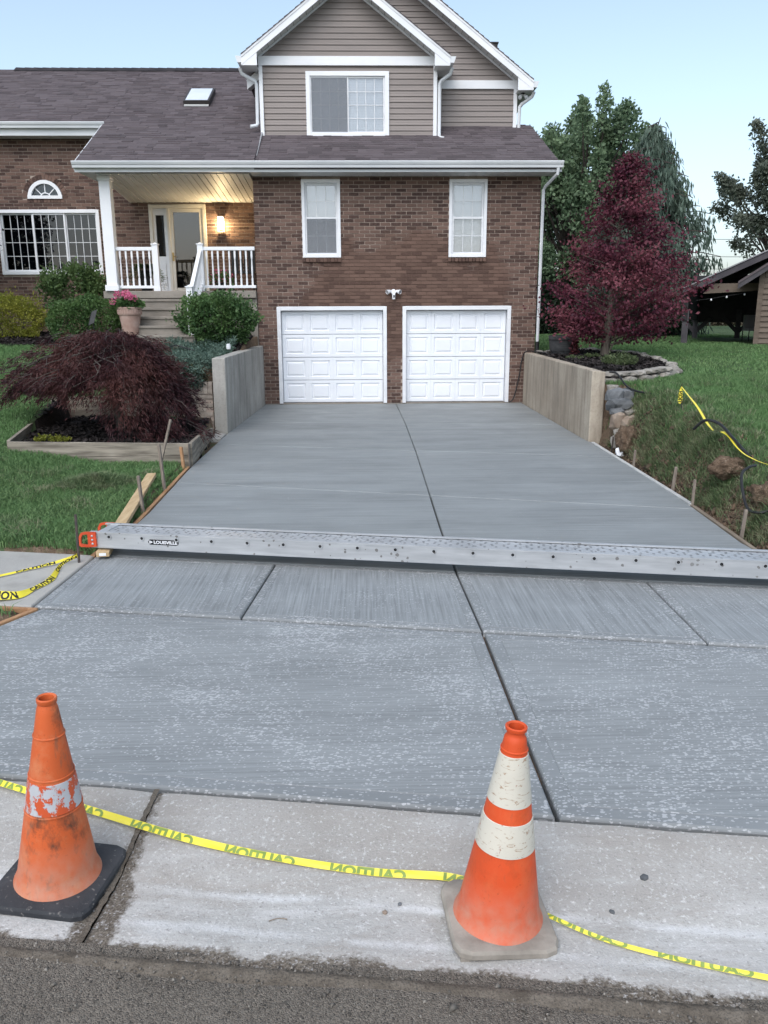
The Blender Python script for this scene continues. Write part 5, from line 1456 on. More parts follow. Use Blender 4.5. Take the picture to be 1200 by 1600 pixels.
for x in (-2.84, -2.33):
    for y in (17.72, 18.17): MB().box(x, x + 0.035, y, y + 0.035, 2.306, 2.68).build('leg', M['black'], ch)
pf = thing('porch_flowers', (-3.0, 17.35, 2.305), 'pot of faint pink flowers behind the right porch railing', 'plant')
MB().lathe([(0.001, 2.306), (0.09, 2.306), (0.12, 2.47), (0.1, 2.47), (0.001, 2.45)], 16, (-2.95, 17.4, 0)).build('pot', M['black'], pf, smooth=True)
p, d = ball(420, (-2.95, 17.4, 2.56), (0.26, 0.2, 0.12), 0.3); leaves('foliage', p, 0.05, gbox, pf, 0.35, d)
p, d = ball(90, (-2.95, 17.38, 2.60), (0.26, 0.2, 0.13), 0.8); tag(leaves('flower_heads', p, 0.035, pink, pf, 0.45, d), kind='stuff')

# ------------------------------------------------------------------ right-hand bed, stones
def G(x, y): return float(gz(np.array([x]), np.array([y]))[0])
ring = [(3.62, 16.75), (4.1, 17.3), (4.8, 17.35), (5.35, 16.4), (5.45, 15.2), (5.28, 14.0), (4.95, 13.0), (4.62, 12.55), (4.25, 12.25), (3.85, 12.1), (3.54, 12.05)]
mulch_patch('mulch', None, ring + [(3.53, 16.7)], 4500, 0.03, 'dark mulch bed under the burgundy maple')
def stone_mesh(seed, flat=0.6, rough=0.22, sub=2):
    bm = bmesh.new(); bmesh.ops.create_icosphere(bm, subdivisions=sub, radius=1)
    for v in bm.verts:
        p = v.co.copy(); k = 1 + rough * mnoise.noise(p * 1.1 + Vector((seed * 7.3, 0, 0))) + 0.10 * mnoise.noise(p * 3 + Vector((0, seed, 0)))
        q = Vector((max(-0.78, min(0.78, p.x)), max(-0.8, min(0.8, p.y)), max(-0.7, min(0.72, p.z))))
        v.co = q * k * 1.2; v.co.z *= flat
    me = bpy.data.meshes.new('stone'); bm.to_mesh(me); bm.free(); return me
def stonemat(name, c1, c2): return surf(name, c1, c2, 0.85, 7, bump=0.5, bs=45, rnd='object', rv=0.22)
M['st_grey'] = stonemat('grey_stone', (0.085, 0.09, 0.095), (0.16, 0.165, 0.17))
M['st_tan'] = stonemat('tan_stone', (0.22, 0.165, 0.125), (0.33, 0.265, 0.21))
M['st_pale'] = stonemat('pale_stone', (0.20, 0.182, 0.16), (0.31, 0.285, 0.25))
sm = []
for i in range(6):
    m = stone_mesh(i); m.materials.append(M['st_pale']); sm.append(m)
border = thing('stone_border', (4.6, 13, 0.85), 'ring of pale flat stones edging the maple bed', 'stone edging')
pts = [Vector(p) for p in ring]
acc = 0
for a, b in zip(pts[:-1], pts[1:]):
    L = (b - a).length; d = 0.0
    while d < L:
        p = a.lerp(b, d / L); front_ = p.y < 13.6
        s = random.uniform(0.11, 0.19) if front_ else random.uniform(0.08, 0.13)
        n = Vector((b - a).normalized().to_tuple()); off = random.uniform(-0.03, 0.05)
        x, y = p.x - n.y * off, p.y + n.x * off
        o = share(random.choice(sm), 'stone', border, (x, y, G(x, y) + 0.035), rot=(random.uniform(-.15, .15), random.uniform(-.15, .15), math.atan2(n.y, n.x) + random.uniform(-.3, .3)), scale=(s, s * random.uniform(0.55, 0.8), s * random.uniform(0.45, 0.75)))
        d += s * 1.75
# second, upper course in front
for k in range(9):
    t_ = k / 8; x = 3.6 + 1.05 * t_; y = 12.08 + 0.5 * t_ ** 1.6
    share(random.choice(sm), 'stone', border, (x, y, G(x, y) + 0.13), rot=(0, 0, random.uniform(-.4, .4)), scale=(0.13, 0.10, 0.065))
# rocks piled at the end of the right wall
rocks = [((3.60, 11.62, 0.80), (0.07, 0.07, 0.05), 'st_pale', 'small pale rock, topmost by the right wall end'),
         ((3.62, 11.55, 0.70), (0.11, 0.10, 0.10), 'st_grey', 'pale grey boulder high against the right wall end'),
         ((3.80, 11.62, 0.68), (0.09, 0.10, 0.11), 'st_grey', 'grey egg-shaped rock standing right of the pale boulder'),
         ((3.64, 11.42, 0.58), (0.15, 0.11, 0.09), 'st_grey', 'dark grey rounded rock beneath the pale boulder'),
         ((3.90, 11.40, 0.50), (0.20, 0.13, 0.06), 'st_pale', 'wide flat pale rock jutting into the grass'),
         ((3.60, 11.35, 0.50), (0.09, 0.08, 0.05), 'st_grey', 'small dark rock wedged by the wall above the tan rock'),
         ((3.59, 11.30, 0.36), (0.085, 0.09, 0.13), 'st_tan', 'upright tan block of rock beside the right wall end'),
         ((3.77, 11.25, 0.33), (0.14, 0.12, 0.12), 'st_tan', 'large brown-pink boulder at the foot of the rock pile'),
         ((3.60, 11.20, 0.22), (0.07, 0.06, 0.05), 'st_pale', 'small pale rock under the upright tan block'),
         ((3.62, 11.08, 0.10), (0.15, 0.10, 0.10), 'st_pale', 'squared stone block, lowest of the pile by the wall'),
         ((3.50, 10.72, 0.02), (0.07, 0.05, 0.06), 'white', 'white lump of broken concrete in the dirt below the pile')]
for k, (p, s, mt, lab) in enumerate(rocks):
    me = stone_mesh(20 + k, 1.0, 0.3); me.materials.append(M[mt]); o = link('rock', me)
    o.location = (p[0] - 0.03, p[1], p[2]); o.scale = tuple(1.15 * q for q in s); o.rotation_euler = (random.uniform(-.2, .2), random.uniform(-.2, .2), random.uniform(-.6, .6))
    tag(o, lab, 'rock', 'rocks piled by the right retaining wall')
# barrel planter
bp = thing('barrel_planter', (4.02, 16.55, 1.0), 'dark grey half-barrel planter behind the right wall', 'planter')
MB().lathe([(0.001, 0.98), (0.22, 0.98), (0.265, 1.12), (0.285, 1.30), (0.30, 1.40), (0.28, 1.40), (0.265, 1.34), (0.001, 1.33)], 24, (4.02, 16.55, 0)).build('tub', surf('grey_planter', (0.035, 0.036, 0.038), (0.07, 0.07, 0.072), 0.7, 5, (1, 1, 5), bump=0.4, bs=30), bp, smooth=True)
for z, r in ((1.08, 0.256), (1.30, 0.288)): MB().lathe([(r, z), (r + 0.008, z), (r + 0.01, z + 0.03), (r, z + 0.03)], 24, (4.02, 16.55, 0)).build('hoop', M['black'], bp)
p, d = ball(240, (4.18, 16.3, 1.18), (0.10, 0.08, 0.24), 0.2); leaves('trailing_leaves', p, 0.06, leafmat('rust_leaves', (0.09, 0.02, 0.03), (0.16, 0.05, 0.05), None, 0.3), bp, 0.35, d)
def perennial(c, r, n, lab, mat, size):
    t = thing('perennial', (c[0], c[1], c[2] - r[2]), lab, 'plant'); P = []; U = []
    for k in range(n):
        a = rng.uniform(0, 6.28); q = math.sqrt(rng.random()); x, y = c[0] + r[0] * q * math.cos(a), c[1] + r[1] * q * math.sin(a)
        h = r[2] * 2 * (1 - 0.5 * q) * rng.uniform(0.7, 1.1); z0 = c[2] - r[2]
        for s in np.linspace(0.1, 1, 9):
            P.append((x + 0.2 * r[0] * s * math.cos(a), y + 0.2 * r[1] * s * math.sin(a), z0 + h * s)); an = rng.uniform(0, 6.28); U.append((math.cos(an), math.sin(an), 0.7))
    P = np.array(P); U = unit(np.array(U)); S = size * rng.uniform(0.7, 1.2, (len(P), 1))
    link('foliage', leaf_mesh('foliage', P, U * S, unit(np.cross(U, rng.normal(size=P.shape))) * S * 0.28, mat), t)
gper = leafmat('pale_perennial', (0.07, 0.10, 0.045), (0.13, 0.165, 0.075), None, 0.35)
perennial((4.42, 14.1, 1.08), (0.28, 0.26, 0.12), 150, 'pale green upright perennial clump in the maple bed', gper, 0.045)
perennial((4.35, 15.6, 1.05), (0.14, 0.14, 0.06), 50, 'small pale green seedling clump beside the maple trunk', gper, 0.04)
perennial((3.95, 15.4, 1.02), (0.16, 0.14, 0.05), 50, 'low green sprout near the right retaining wall', gper, 0.04)
perennial((-4.2, 10.55, 0.30), (0.10, 0.08, 0.05), 24, 'yellowing sprout left in the mulch of the raised bed', gyel, 0.035)
perennial((-3.95, 10.5, 0.30), (0.12, 0.08, 0.05), 26, 'yellow-green sprout beside it in the raised bed', gyel, 0.035)

# ---- cables and hoses
def hose(pts, r, lab, name='hose', mat='black', n=8, smooth_n=6):
    # Catmull-Rom
    P = [Vector(p) for p in pts]; P = [P[0] * 2 - P[1]] + P + [P[-1] * 2 - P[-2]]; out = []
    for i in range(1, len(P) - 2):
        for j in range(smooth_n):
            t = j / smooth_n; a, b, c, d = P[i - 1], P[i], P[i + 1], P[i + 2]
            out.append(0.5 * ((2 * b) + (c - a) * t + (2 * a - 5 * b + 4 * c - d) * t * t + (3 * b - a - 3 * c + d) * t ** 3))
    out.append(P[-2])
    return tag(MB().tube(out, r, n).build(name, M[mat], smooth=True), lab, name)
hose([(3.03, 16.93, 0.02), (3.12, 16.92, 0.12), (3.22, 16.93, 0.55), (3.27, 16.95, 0.90), (3.34, 16.9, 1.065), (3.55, 16.6, 1.07), (3.8, 16.2, 1.03), (4.2, 15.9, 1.03)], 0.012, 'black cable climbing from the right garage door over the wall', 'cable')
hose([(3.62, 12.0, 1.0), (3.72, 11.95, 0.98), (3.80, 11.6, 0.80), (3.95, 11.2, 0.76), (4.1, 10.8, 0.78)], 0.014, 'black hose hanging over the stone edging into the grass')
hose([(3.56, 8.62, 0.63), (3.63, 8.50, 0.74), (3.72, 8.35, 0.72), (3.70, 8.0, 0.64), (3.70, 7.75, 0.56), (3.72, 7.6, 0.50)], 0.016, 'black pipe arching across the yellow tape in the dug lawn', 'pipe')
hose([(3.62, 7.28, 0.48), (3.52, 7.2, 0.48), (3.41, 7.1, 0.43), (3.36, 6.92, 0.28), (3.36, 6.8, 0.18), (3.42, 6.72, 0.17), (3.52, 6.7, 0.2)], 0.013, 'bent black pipe sticking out of the dirt bank', 'pipe')

# ---- stakes
def stake(b, tp, w, mat, lab):
    b = Vector(b); tp = Vector(tp); d = tp - b; b = b - d.normalized() * 0.12; mid = (b + tp) / 2; d = tp - b
    ax = d / 2; u = ax.cross(Vector((0.3, 1, 0))).normalized(); v = ax.cross(u).normalized()
    m = MB()
    if mat == 'steel': m.tube([b, tp], w, 8)
    else:
        ring_ = lambda c, s: [c + u * s + v * s, c - u * s + v * s, c - u * s - v * s, c + u * s - v * s]
        V = ring_(b, w * 0.5) + ring_(b + d * 0.15, w) + ring_(tp - d.normalized() * 0.01, w) + ring_(tp, w * 0.8)
        F = [(3, 2, 1, 0), (12, 13, 14, 15)] + [(k * 4 + j, k * 4 + (j + 1) % 4, k * 4 + 4 + (j + 1) % 4, k * 4 + 4 + j) for k in range(3) for j in range(4)]
        m.add(V, F)
    tag(m.build('stake', M[mat], smooth=(mat == 'steel')), lab, 'stake', 'form stakes along the new concrete')
stake((-2.56, 9.96, 0.02), (-2.40, 10.00, 0.60), 0.013, 'wood_grey', 'tall leaning wooden stake against the raised bed front')
stake((-2.20, 8.68, 0.0), (-2.23, 8.68, 0.50), 0.014, 'wood_grey', 'upright wooden stake halfway along the left form board')
stake((-2.255, 9.90, 0.0), (-2.28, 9.93, 0.27), 0.016, 'form', 'short reddish stake at the raised bed corner')
stake((-2.165, 7.66, 0.0), (-2.185, 7.66, 0.36), 0.013, 'wood_grey', 'grey wooden stake beside the loose pine board')
stake((-2.235, 6.05, 0.0), (-2.245, 6.10, 0.37), 0.011, 'steel', 'dark steel pin at the orange end of the scaffold plank')
stake((3.42, 11.0, -0.02), (3.43, 11.0, 0.19), 0.010, 'steel', 'rusty steel pin by the foot of the right wall')
stake((3.34, 9.82, 0.0), (3.35, 9.82, 0.20), 0.014, 'wood_grey', 'wooden stake at the right form board nearest the wall')
stake((3.315, 8.44, 0.0), (3.335, 8.44, 0.25), 0.016, 'wood_grey', 'pale wooden stake midway along the right form board')
stake((3.26, 7.76, 0.0), (3.265, 7.76, 0.25), 0.013, 'wood_grey', 'brown wooden stake at the end of the pale form board')
stake((3.215, 6.58, 0.0), (3.23, 6.58, 0.235), 0.014, 'wood_grey', 'grey wooden stake nearest the street in the right dirt bank')
stake((3.93, 9.92, 0.68), (3.90, 9.92, 0.985), 0.007, 'steel', 'thin metal rod on the right lawn holding yellow tape')

# ---- form boards
def plank_between(p, q, w, z0, z1, name, mat, lab, cat='board', grp='form boards edging the slab'):
    o = board(p, q, z0, z1, w, None, name, mat, None); return tag(o, lab, cat, grp)
plank_between((-2.225, 10.02), (-2.122, 7.3), 0.038, -0.09, 0.006, 'form_board', 'form', 'orange-brown form board edging the left side of the slab')
plank_between((-2.122, 7.29), (-2.185, 6.22), 0.038, -0.09, 0.006, 'form_board', 'form', 'short brown form board running under the scaffold plank')
plank_between((3.345, 11.68), (3.25, 7.75), 0.045, -0.09, 0.010, 'form_board', 'form_pale', 'pale cement-splashed form board along the right edge')
plank_between((3.25, 7.74), (3.145, 6.15), 0.038, -0.09, 0.004, 'form_board', 'form_drab', 'drab brown form board at the right edge near the plank')
plank_between((-2.165, 5.02), (-2.33, 4.70), 0.038, -0.09, 0.008, 'form_board', 'form', 'short form board at the left corner of the apron')
plank_between((-2.335, 4.69), (-3.0, 3.4), 0.038, -0.09, 0.008, 'form_board', 'form', 'form board flaring along the left side of the apron')
plank_between((-2.17, 5.05), (-2.75, 5.15), 0.03, -0.10, -0.004, 'form_board', 'form', 'board end set across the dug hole at the apron corner')
lp = MB(); a = Vector((-2.42, 9.02, 0.10)); b = Vector((-2.065, 6.10, 0.045)); d = b - a; n = Vector((-d.y, d.x, 0)).normalized()
lp.obox((a + b) / 2, d / 2, n * 0.05, Vector((0, 0, 0.021)))
loose = thing('loose_board', (-2.2, 7.4, 0.05), 'loose new pine board lying from the lawn under the scaffold plank', 'board')
lp.build('plank_body', M['pine'], loose, bevel=0.004)
MB().obox(b + d.normalized() * 0.0025, d.normalized() * 0.001, n * 0.026, Vector((0, 0, 0.011))).build('end_tag', M['white'], loose)

# ------------------------------------------------------------------ scaffold plank
def text_mesh(s, size, bold=0.0, sx=1.0):
    cu = bpy.data.curves.new('lettering', 'FONT'); cu.body = s; cu.size = size; cu.align_x = 'LEFT'; cu.offset = bold; cu.resolution_u = 3
    ob = bpy.data.objects.new('lettering', cu); COL.objects.link(ob); bpy.context.view_layer.update()
    me = bpy.data.meshes.new_from_object(ob.evaluated_get(bpy.context.evaluated_depsgraph_get()))
    bpy.data.objects.remove(ob); bpy.data.curves.remove(cu)
    for v in me.vertices: v.co.x *= sx
    return me
alum = NT('mill_aluminium')
_sv = alum.pos((3, 0.6, 26), R(11))
_c = alum.mix(alum.ramp(alum.noise(1.0, 4, _sv), 0.35, 0.7), (0.40, 0.41, 0.42), (0.52, 0.53, 0.54))
_sp = alum.voronoi(26); _s2 = alum.n.new('ShaderNodeSeparateColor'); alum.l.new(_sp.outputs['Color'], _s2.inputs[0])
_rad = alum.ramp(_s2.outputs[0], 0.55, 1.0, 0.0, 0.42); _rad = alum.math('ADD', _rad, alum.ramp(alum.noise(3.0, 3), 0.35, 0.7, -0.2, 0.08))
_spl = alum.ramp(alum.math('SUBTRACT', _rad, alum.math('ADD', _sp.outputs['Distance'], alum.ramp(alum.noise(60, 3), 0.2, 0.8, -0.1, 0.1))), 0.0, 0.04)
_c = alum.mix(alum.math('MULTIPLY', _spl, 0.85), _c, (0.16, 0.15, 0.14))
_c = alum.mix(alum.ramp(alum.noise(1.5, 4, alum.pos((1, 1, 1))), 0.5, 0.75, 0, 0.5), _c, (0.36, 0.36, 0.36))
M['alu'] = alum.fin(_c, 0.42, alum.bump(alum.noise(60, 3), 0.1, 0.002), 0.35, 0.5)
M['orange_pl'] = surf('orange_red_plastic', (0.55, 0.065, 0.025), (0.65, 0.10, 0.04), 0.4, 8, bump=0.1)
PD = Vector((0.9815, -0.1915, 0)); PN = Vector((0.1915, 0.9815, 0)); PO = Vector((-2.175, 6.17, 0.085)); PLEN = 5.9; PW = 0.275; PH = 0.128
def pl(s, w, h): return PO + PD * s + PN * w + Vector((0, 0, h))
def scaffold():
    t = thing('scaffold_plank', tuple(PO), 'long aluminium scaffold plank laid across the wet driveway', 'scaffold plank')
    def rail(w0, sgn):
        m = MB(); th = 0.006
        m.obox(pl(PLEN / 2, w0, PH / 2), PD * PLEN / 2, PN * th / 2, Vector((0, 0, PH / 2)))
        m.obox(pl(PLEN / 2, w0 + sgn * 0.016, PH - 0.003), PD * PLEN / 2, PN * 0.0128, Vector((0, 0, 0.0035)))
        m.obox(pl(PLEN / 2, w0 + sgn * 0.016, 0.004), PD * PLEN / 2, PN * 0.0128, Vector((0, 0, 0.0035)))
        m.obox(pl(PLEN / 2, w0 - sgn * 0.0045, PH - 0.006), PD * PLEN / 2, PN * 0.0014, Vector((0, 0, 0.006)))
        m.obox(pl(PLEN / 2, w0 - sgn * 0.0045, 0.006), PD * PLEN / 2, PN * 0.0014, Vector((0, 0, 0.006)))
        return m.build('side_rail', M['alu'], t)
    r1 = rail(0.0, 1); r2 = rail(PW, -1)
    # deck of rib boards with punched grip dimples
    dk = []
    nb = 4; bw = (PW - 0.05) / nb
    for k in range(nb):
        dk.append(MB().obox(pl(PLEN / 2 + 0.03, 0.025 + (k + 0.5) * bw, PH - 0.016), PD * (PLEN / 2 - 0.05), PN * (bw / 2 - 0.0025), Vector((0, 0, 0.004))).build('deck_strip', M['alu'], t))
    dm = MB()
    for k in range(nb):
        for r in range(2):
            s = 0.16 + 0.035 * ((k + r) % 2)
            while s < PLEN - 0.1:
                c = pl(s + random.uniform(-.004, .004), 0.025 + (k + 0.28 + 0.44 * r) * bw, PH - 0.0105)
                dm.add([c + PD * 0.011 * math.cos(a) + PN * 0.005 * math.sin(a) for a in (0, 1.05, 2.09, 3.14, 4.19, 5.24)], [(0, 1, 2, 3, 4, 5)])
                s += 0.085
    tag(dm.build('grip_hole', M['black'], t, fix=False), kind='stuff')
    MB().obox(pl(0.085, PW / 2, PH - 0.012), PD * 0.035, PN * (PW / 2 - 0.006), Vector((0, 0, 0.006))).build('end_brace', M['alu'], t)
    # rung ends on the near rail
    rg = MB().lathe([(0.001, 0.0), (0.011, 0.0), (0.0115, 0.003), (0.0185, 0.0035), (0.0185, 0.0)], 16).build('rung_end', [M['black'], M['alu']], None)
    me = rg.data; bpy.data.objects.remove(rg)
    for p in me.polygons:
        if max(math.hypot(me.vertices[i].co.x, me.vertices[i].co.y) for i in p.vertices) > 0.013: p.material_index = 1
    q = (-PN).to_track_quat('Z', 'Y').to_euler()
    for s in [0.05, 0.165] + [0.44 + 0.285 * k for k in range(19)]:
        share(me, 'rung_end', t, pl(s, -0.0062, PH * 0.72), rot=q)
    # decal
    ox, oz = 0.49, 0.045
    cap = []
    L_, H_ = 0.25, 0.042
    for a in np.linspace(90, 270, 9): cap.append((H_ / 2 * math.cos(R(a)), H_ / 2 + H_ / 2 * math.sin(R(a))))
    for a in np.linspace(-90, 90, 9): cap.append((L_ - H_ + H_ / 2 * math.cos(R(a)), H_ / 2 + H_ / 2 * math.sin(R(a))))
    dc = MB(); V = [pl(ox + H_ / 2 + u, -0.0040, oz + v) for u, v in cap]; V2 = [pl(ox + H_ / 2 + u, -0.0055, oz + v) for u, v in cap]; n = len(cap)
    dc.add(V + V2, [tuple(range(n, 2 * n))] + [(i, (i + 1) % n, (i + 1) % n + n, i + n) for i in range(n)])
    dc.build('decal', M['black'], t)
    lt = text_mesh('LOUISVILLE', 0.034, 0.0012, 0.98)
    wd = max(v.co.x for v in lt.vertices)
    for v in lt.vertices: v.co = pl(ox + 0.045 + v.co.x * (0.195 / wd), -0.0064, oz + 0.0095 + v.co.y) - PO
    lt.materials.append(M['white']); lo2 = link('lettering', lt, t, PO)
    ar = MB()
    for pts in ([(0.012, 0.007), (0.040, 0.021), (0.012, 0.035), (0.020, 0.021)], [(0.005, 0.006), (0.009, 0.007), (0.016, 0.021), (0.009, 0.035), (0.005, 0.036), (0.011, 0.021)]):
        ar.add([pl(ox + u, -0.0064, oz + v) for u, v in pts], [tuple(range(len(pts)))])
    ar.build('logo_arrow', M['white'], t, fix=False)
    # orange end grips, D-shaped
    for w0 in (-0.012, PW + 0.012):
        g = MB(); out = [(0.09, 0.012), (0.02, 0.004), (-0.045, 0.004), (-0.062, 0.02), (-0.055, 0.085), (-0.035, 0.118), (0.0, 0.128), (0.09, 0.128)]
        inn = [(0.02, 0.026), (0.015, 0.024), (-0.032, 0.024), (-0.042, 0.034), (-0.036, 0.08), (-0.024, 0.102), (0.004, 0.108), (0.02, 0.108)]
        n = len(out); V = []
        for dw in (-0.008, 0.008):
            for ring_ in (out, inn): V += [pl(u - 0.03, w0 + dw, h) for u, h in ring_]
        F = []
        for i in range(n - 1):
            F += [(i, i + 1, n + i + 1, n + i), (2 * n + i, 3 * n + i, 3 * n + i + 1, 2 * n + i + 1), (i, 2 * n + i, 2 * n + i + 1, i + 1), (n + i, n + i + 1, 3 * n + i + 1, 3 * n + i)]
        F += [(n - 1, 0, n, 2 * n - 1), (2 * n, 3 * n - 1, 4 * n - 1, 3 * n), (0, n - 1, 3 * n - 1, 2 * n), (n, 3 * n, 4 * n - 1, 2 * n - 1)]
        g.add(V, F); gr = g.build('end_grip', M['orange_pl'], t)
        for h in (0.035, 0.066, 0.098):
            rv = MB().lathe([(0.009, 0), (0.009, 0.003), (0.005, 0.006), (0.001, 0.0065)], 12).build('rivet', M['alu'], gr, smooth=True)
            rv.rotation_euler = q; rv.location = pl(0.03, w0 - 0.0085, h)
scaffold()
# blocks carrying the far end, outside the frame
tag(MB().obox(pl(5.55, 0.13, -0.045), PD * 0.045, PN * 0.25, Vector((0, 0, 0.042))).build('support_block', M['pine'], bevel=0.004), 'short pine block carrying the right end of the scaffold plank', 'board')

# ------------------------------------------------------------------ traffic cones
def cone_mat(name, base, dirty, dark, amt):
    t = NT(name)
    c = t.mix(t.ramp(t.noise(4, 5), 0.35, 0.7), base, tuple(v * 0.82 for v in base))
    c = t.mix(t.ramp(t.noise(9, 6, rough=0.7), 0.5, 0.75, 0, amt), c, dirty)
    c = t.mix(t.ramp(t.noise(12, 6, t.pos((1, 1, 0.6)), 0.7), 0.54, 0.70, 0, amt), c, dark)
    c = t.mix(t.ramp(t.noise(1.0, 5, t.pos((26, 26, 5), 0.4), 0.72, 0.6), 0.60, 0.68, 0, amt * 0.7), c, (0.20, 0.10, 0.06))
    c = t.mix(t.ramp(t.noise(75, 4, None, 0.7), 0.62, 0.70, 0, 0.55), c, tuple(v * 0.45 for v in base))
    z = t.sep()[2]
    dust = t.math('MULTIPLY', t.ramp(z, 0.17, 0.03, 0, 1), t.ramp(t.noise(22, 5), 0.3, 0.7, 0.25, 0.9))
    c = t.mix(t.math('MULTIPLY', dust, 0.7), c, (0.46, 0.30, 0.22))
    return t.fin(c, t.ramp(t.noise(6, 3), 0.3, 0.7, 0.45, 0.7), t.bump(t.noise(35, 4), 0.12, 0.004), 0, 0.35)
def band_mat(name, white, under, amt, scratch):
    t = NT(name)
    pl_ = t.ramp(t.noise(22, 8, t.pos((1, 1, 0.8)), 0.75), amt, amt + 0.02)
    c = t.mix(t.ramp(t.noise(7, 4), 0.4, 0.7, 0, 0.4), white, tuple(v * 0.8 for v in white))
    if scratch:
        w = t.noise(2.2, 4, t.pos((9, 9, 26), 0.5), 0.7, 1.5); c = t.mix(t.ramp(w, 0.58, 0.63, 0, 0.8), c, (0.32, 0.20, 0.12))
    c = t.mix(pl_, c, under)
    return t.fin(c, 0.4, t.bump(pl_, 0.5, 0.002), 0, 0.4)
OR = (0.68, 0.085, 0.020); OR2 = (0.60, 0.115, 0.030)
M['cone_r'] = cone_mat('clean_cone_orange', OR, (0.62, 0.16, 0.06), (0.30, 0.06, 0.02), 0.4)
M['cone_l'] = cone_mat('dirty_cone_orange', OR2, (0.55, 0.20, 0.09), (0.11, 0.045, 0.025), 0.95)
M['band_r'] = band_mat('scratched_reflective_band', (0.60, 0.565, 0.48), (0.38, 0.13, 0.07), 0.62, True)
M['band_l'] = band_mat('peeling_reflective_band', (0.46, 0.47, 0.49), (0.55, 0.09, 0.03), 0.485, False)
M['base_r'] = surf('dusty_rubber', (0.22, 0.195, 0.165), (0.35, 0.315, 0.27), 0.9, 9, bump=0.6, bs=60)
def _bl():
    t = NT('black_rubber'); c = t.mix(t.ramp(t.noise(6, 5), 0.35, 0.7), (0.028, 0.030, 0.034), (0.06, 0.06, 0.064))
    c = t.mix(t.ramp(t.noise(55, 3), 0.62, 0.72, 0, 0.5), c, (0.28, 0.26, 0.24)); return t.fin(c, 0.75, t.bump(t.noise(40, 4), 0.5, 0.006), 0, 0.3)
M['base_l'] = _bl()
def cone(x, y, rot, tilt, mats, bands, lab, side, clip):
    z = gutter_z(x, y) - 0.001
    t = thing('traffic_cone', (x, y, z), lab, 'cone', 'traffic cones in the gutter')
    mcone, mband, mbase = mats
    # base: rounded square with feet
    h = side / 2; c = clip; poly = [(-h + c, -h), (h - c, -h), (h - c * 0.3, -h + c * 0.3), (h, -h + c), (h, h - c), (h - c * 0.3, h - c * 0.3), (h - c, h), (-h + c, h), (-h + c * 0.3, h - c * 0.3), (-h, h - c), (-h, -h + c), (-h + c * 0.3, -h + c * 0.3)]
    m = MB(); V = []; n = len(poly)
    for k, zz in ((0.97, 0.008), (1.0, 0.014), (1.0, 0.030), (0.965, 0.040), (0.80, 0.044)): V += [(px * k, py * k, zz) for px, py in poly]
    F = [tuple(range(n - 1, -1, -1))] + [(k * n + j, k * n + (j + 1) % n, (k + 1) * n + (j + 1) % n, (k + 1) * n + j) for k in range(4) for j in range(n)] + [tuple(range(4 * n, 5 * n))]
    m.add(V, F)
    for sx in (-1, 0, 1):
        for sy in (-1, 1): m.box(sx * h * 0.8 - 0.015, sx * h * 0.8 + 0.015, sy * h * 0.86 - 0.015, sy * h * 0.86 + 0.015, 0.0, 0.012)
    def rad(zz): return float(np.interp(zz, [0.04, 0.055, 0.075, 0.69, 0.71], [0.146, 0.139, 0.130, 0.031, 0.029]))
    def tw(o):
        o.location = (x, y, z); o.rotation_euler = (tilt[1], tilt[0], 0); o.matrix_parent_inverse = Matrix.Translation(-t.location); return o
    b = m.build('base', M[mbase], t, bevel=0.0); 
    b.location = (x, y, z); b.rotation_euler = (tilt[1], tilt[0], rot)
    body = MB(); zs = [0.042, 0.048, 0.055, 0.065, 0.08] + list(np.linspace(0.1, 0.66, 40)) + [0.672]
    prof = []
    for zz in zs: prof.append((rad(zz), zz))
    top = mcone == 'cone_r'
    prof += [(0.030, 0.678), (0.027, 0.684), (0.027, 0.694), (0.033, 0.698), (0.034, 0.708), (0.030, 0.711), (0.024, 0.707), (0.022, 0.60)] if top else [(0.0285, 0.69), (0.032, 0.694), (0.033, 0.708), (0.030, 0.712), (0.024, 0.708), (0.023, 0.60)]
    body.lathe(prof, 56); tw(body.build('body', M[mcone], t, smooth=True))
    for za, zb in bands:
        pr = [(rad(za) + 0.0005, za)] + [(rad(q_) + 0.0022, q_) for q_ in np.linspace(za + 0.001, zb - 0.001, 8)] + [(rad(zb) + 0.0005, zb)]
        tw(MB().lathe(pr, 56).build('reflective_band', M[mband], t, smooth=True))
    for za in ([0.635] if top else [0.315, 0.44, 0.58]):
        tw(MB().lathe([(rad(za) + 0.0, za - 0.004), (rad(za) + 0.0028, za - 0.002), (rad(za) + 0.0028, za + 0.002), (rad(za), za + 0.004)], 56).build('collar_ridge', M[mcone], t, smooth=True))
    return t
cone(0.412, 2.215, R(4), (R(3.2), 0), ('cone_r', 'band_r', 'base_r'), [(0.308, 0.412), (0.463, 0.623)], 'bright orange traffic cone with two white bands on tan base', 0.335, 0.05)
cl_ = cone(-1.085, 2.45, R(-8), (R(2.4), 0), ('cone_l', 'band_l', 'base_l'), [(0.323, 0.428)], 'dirty orange traffic cone with one peeling band on black base', 0.365, 0.045)

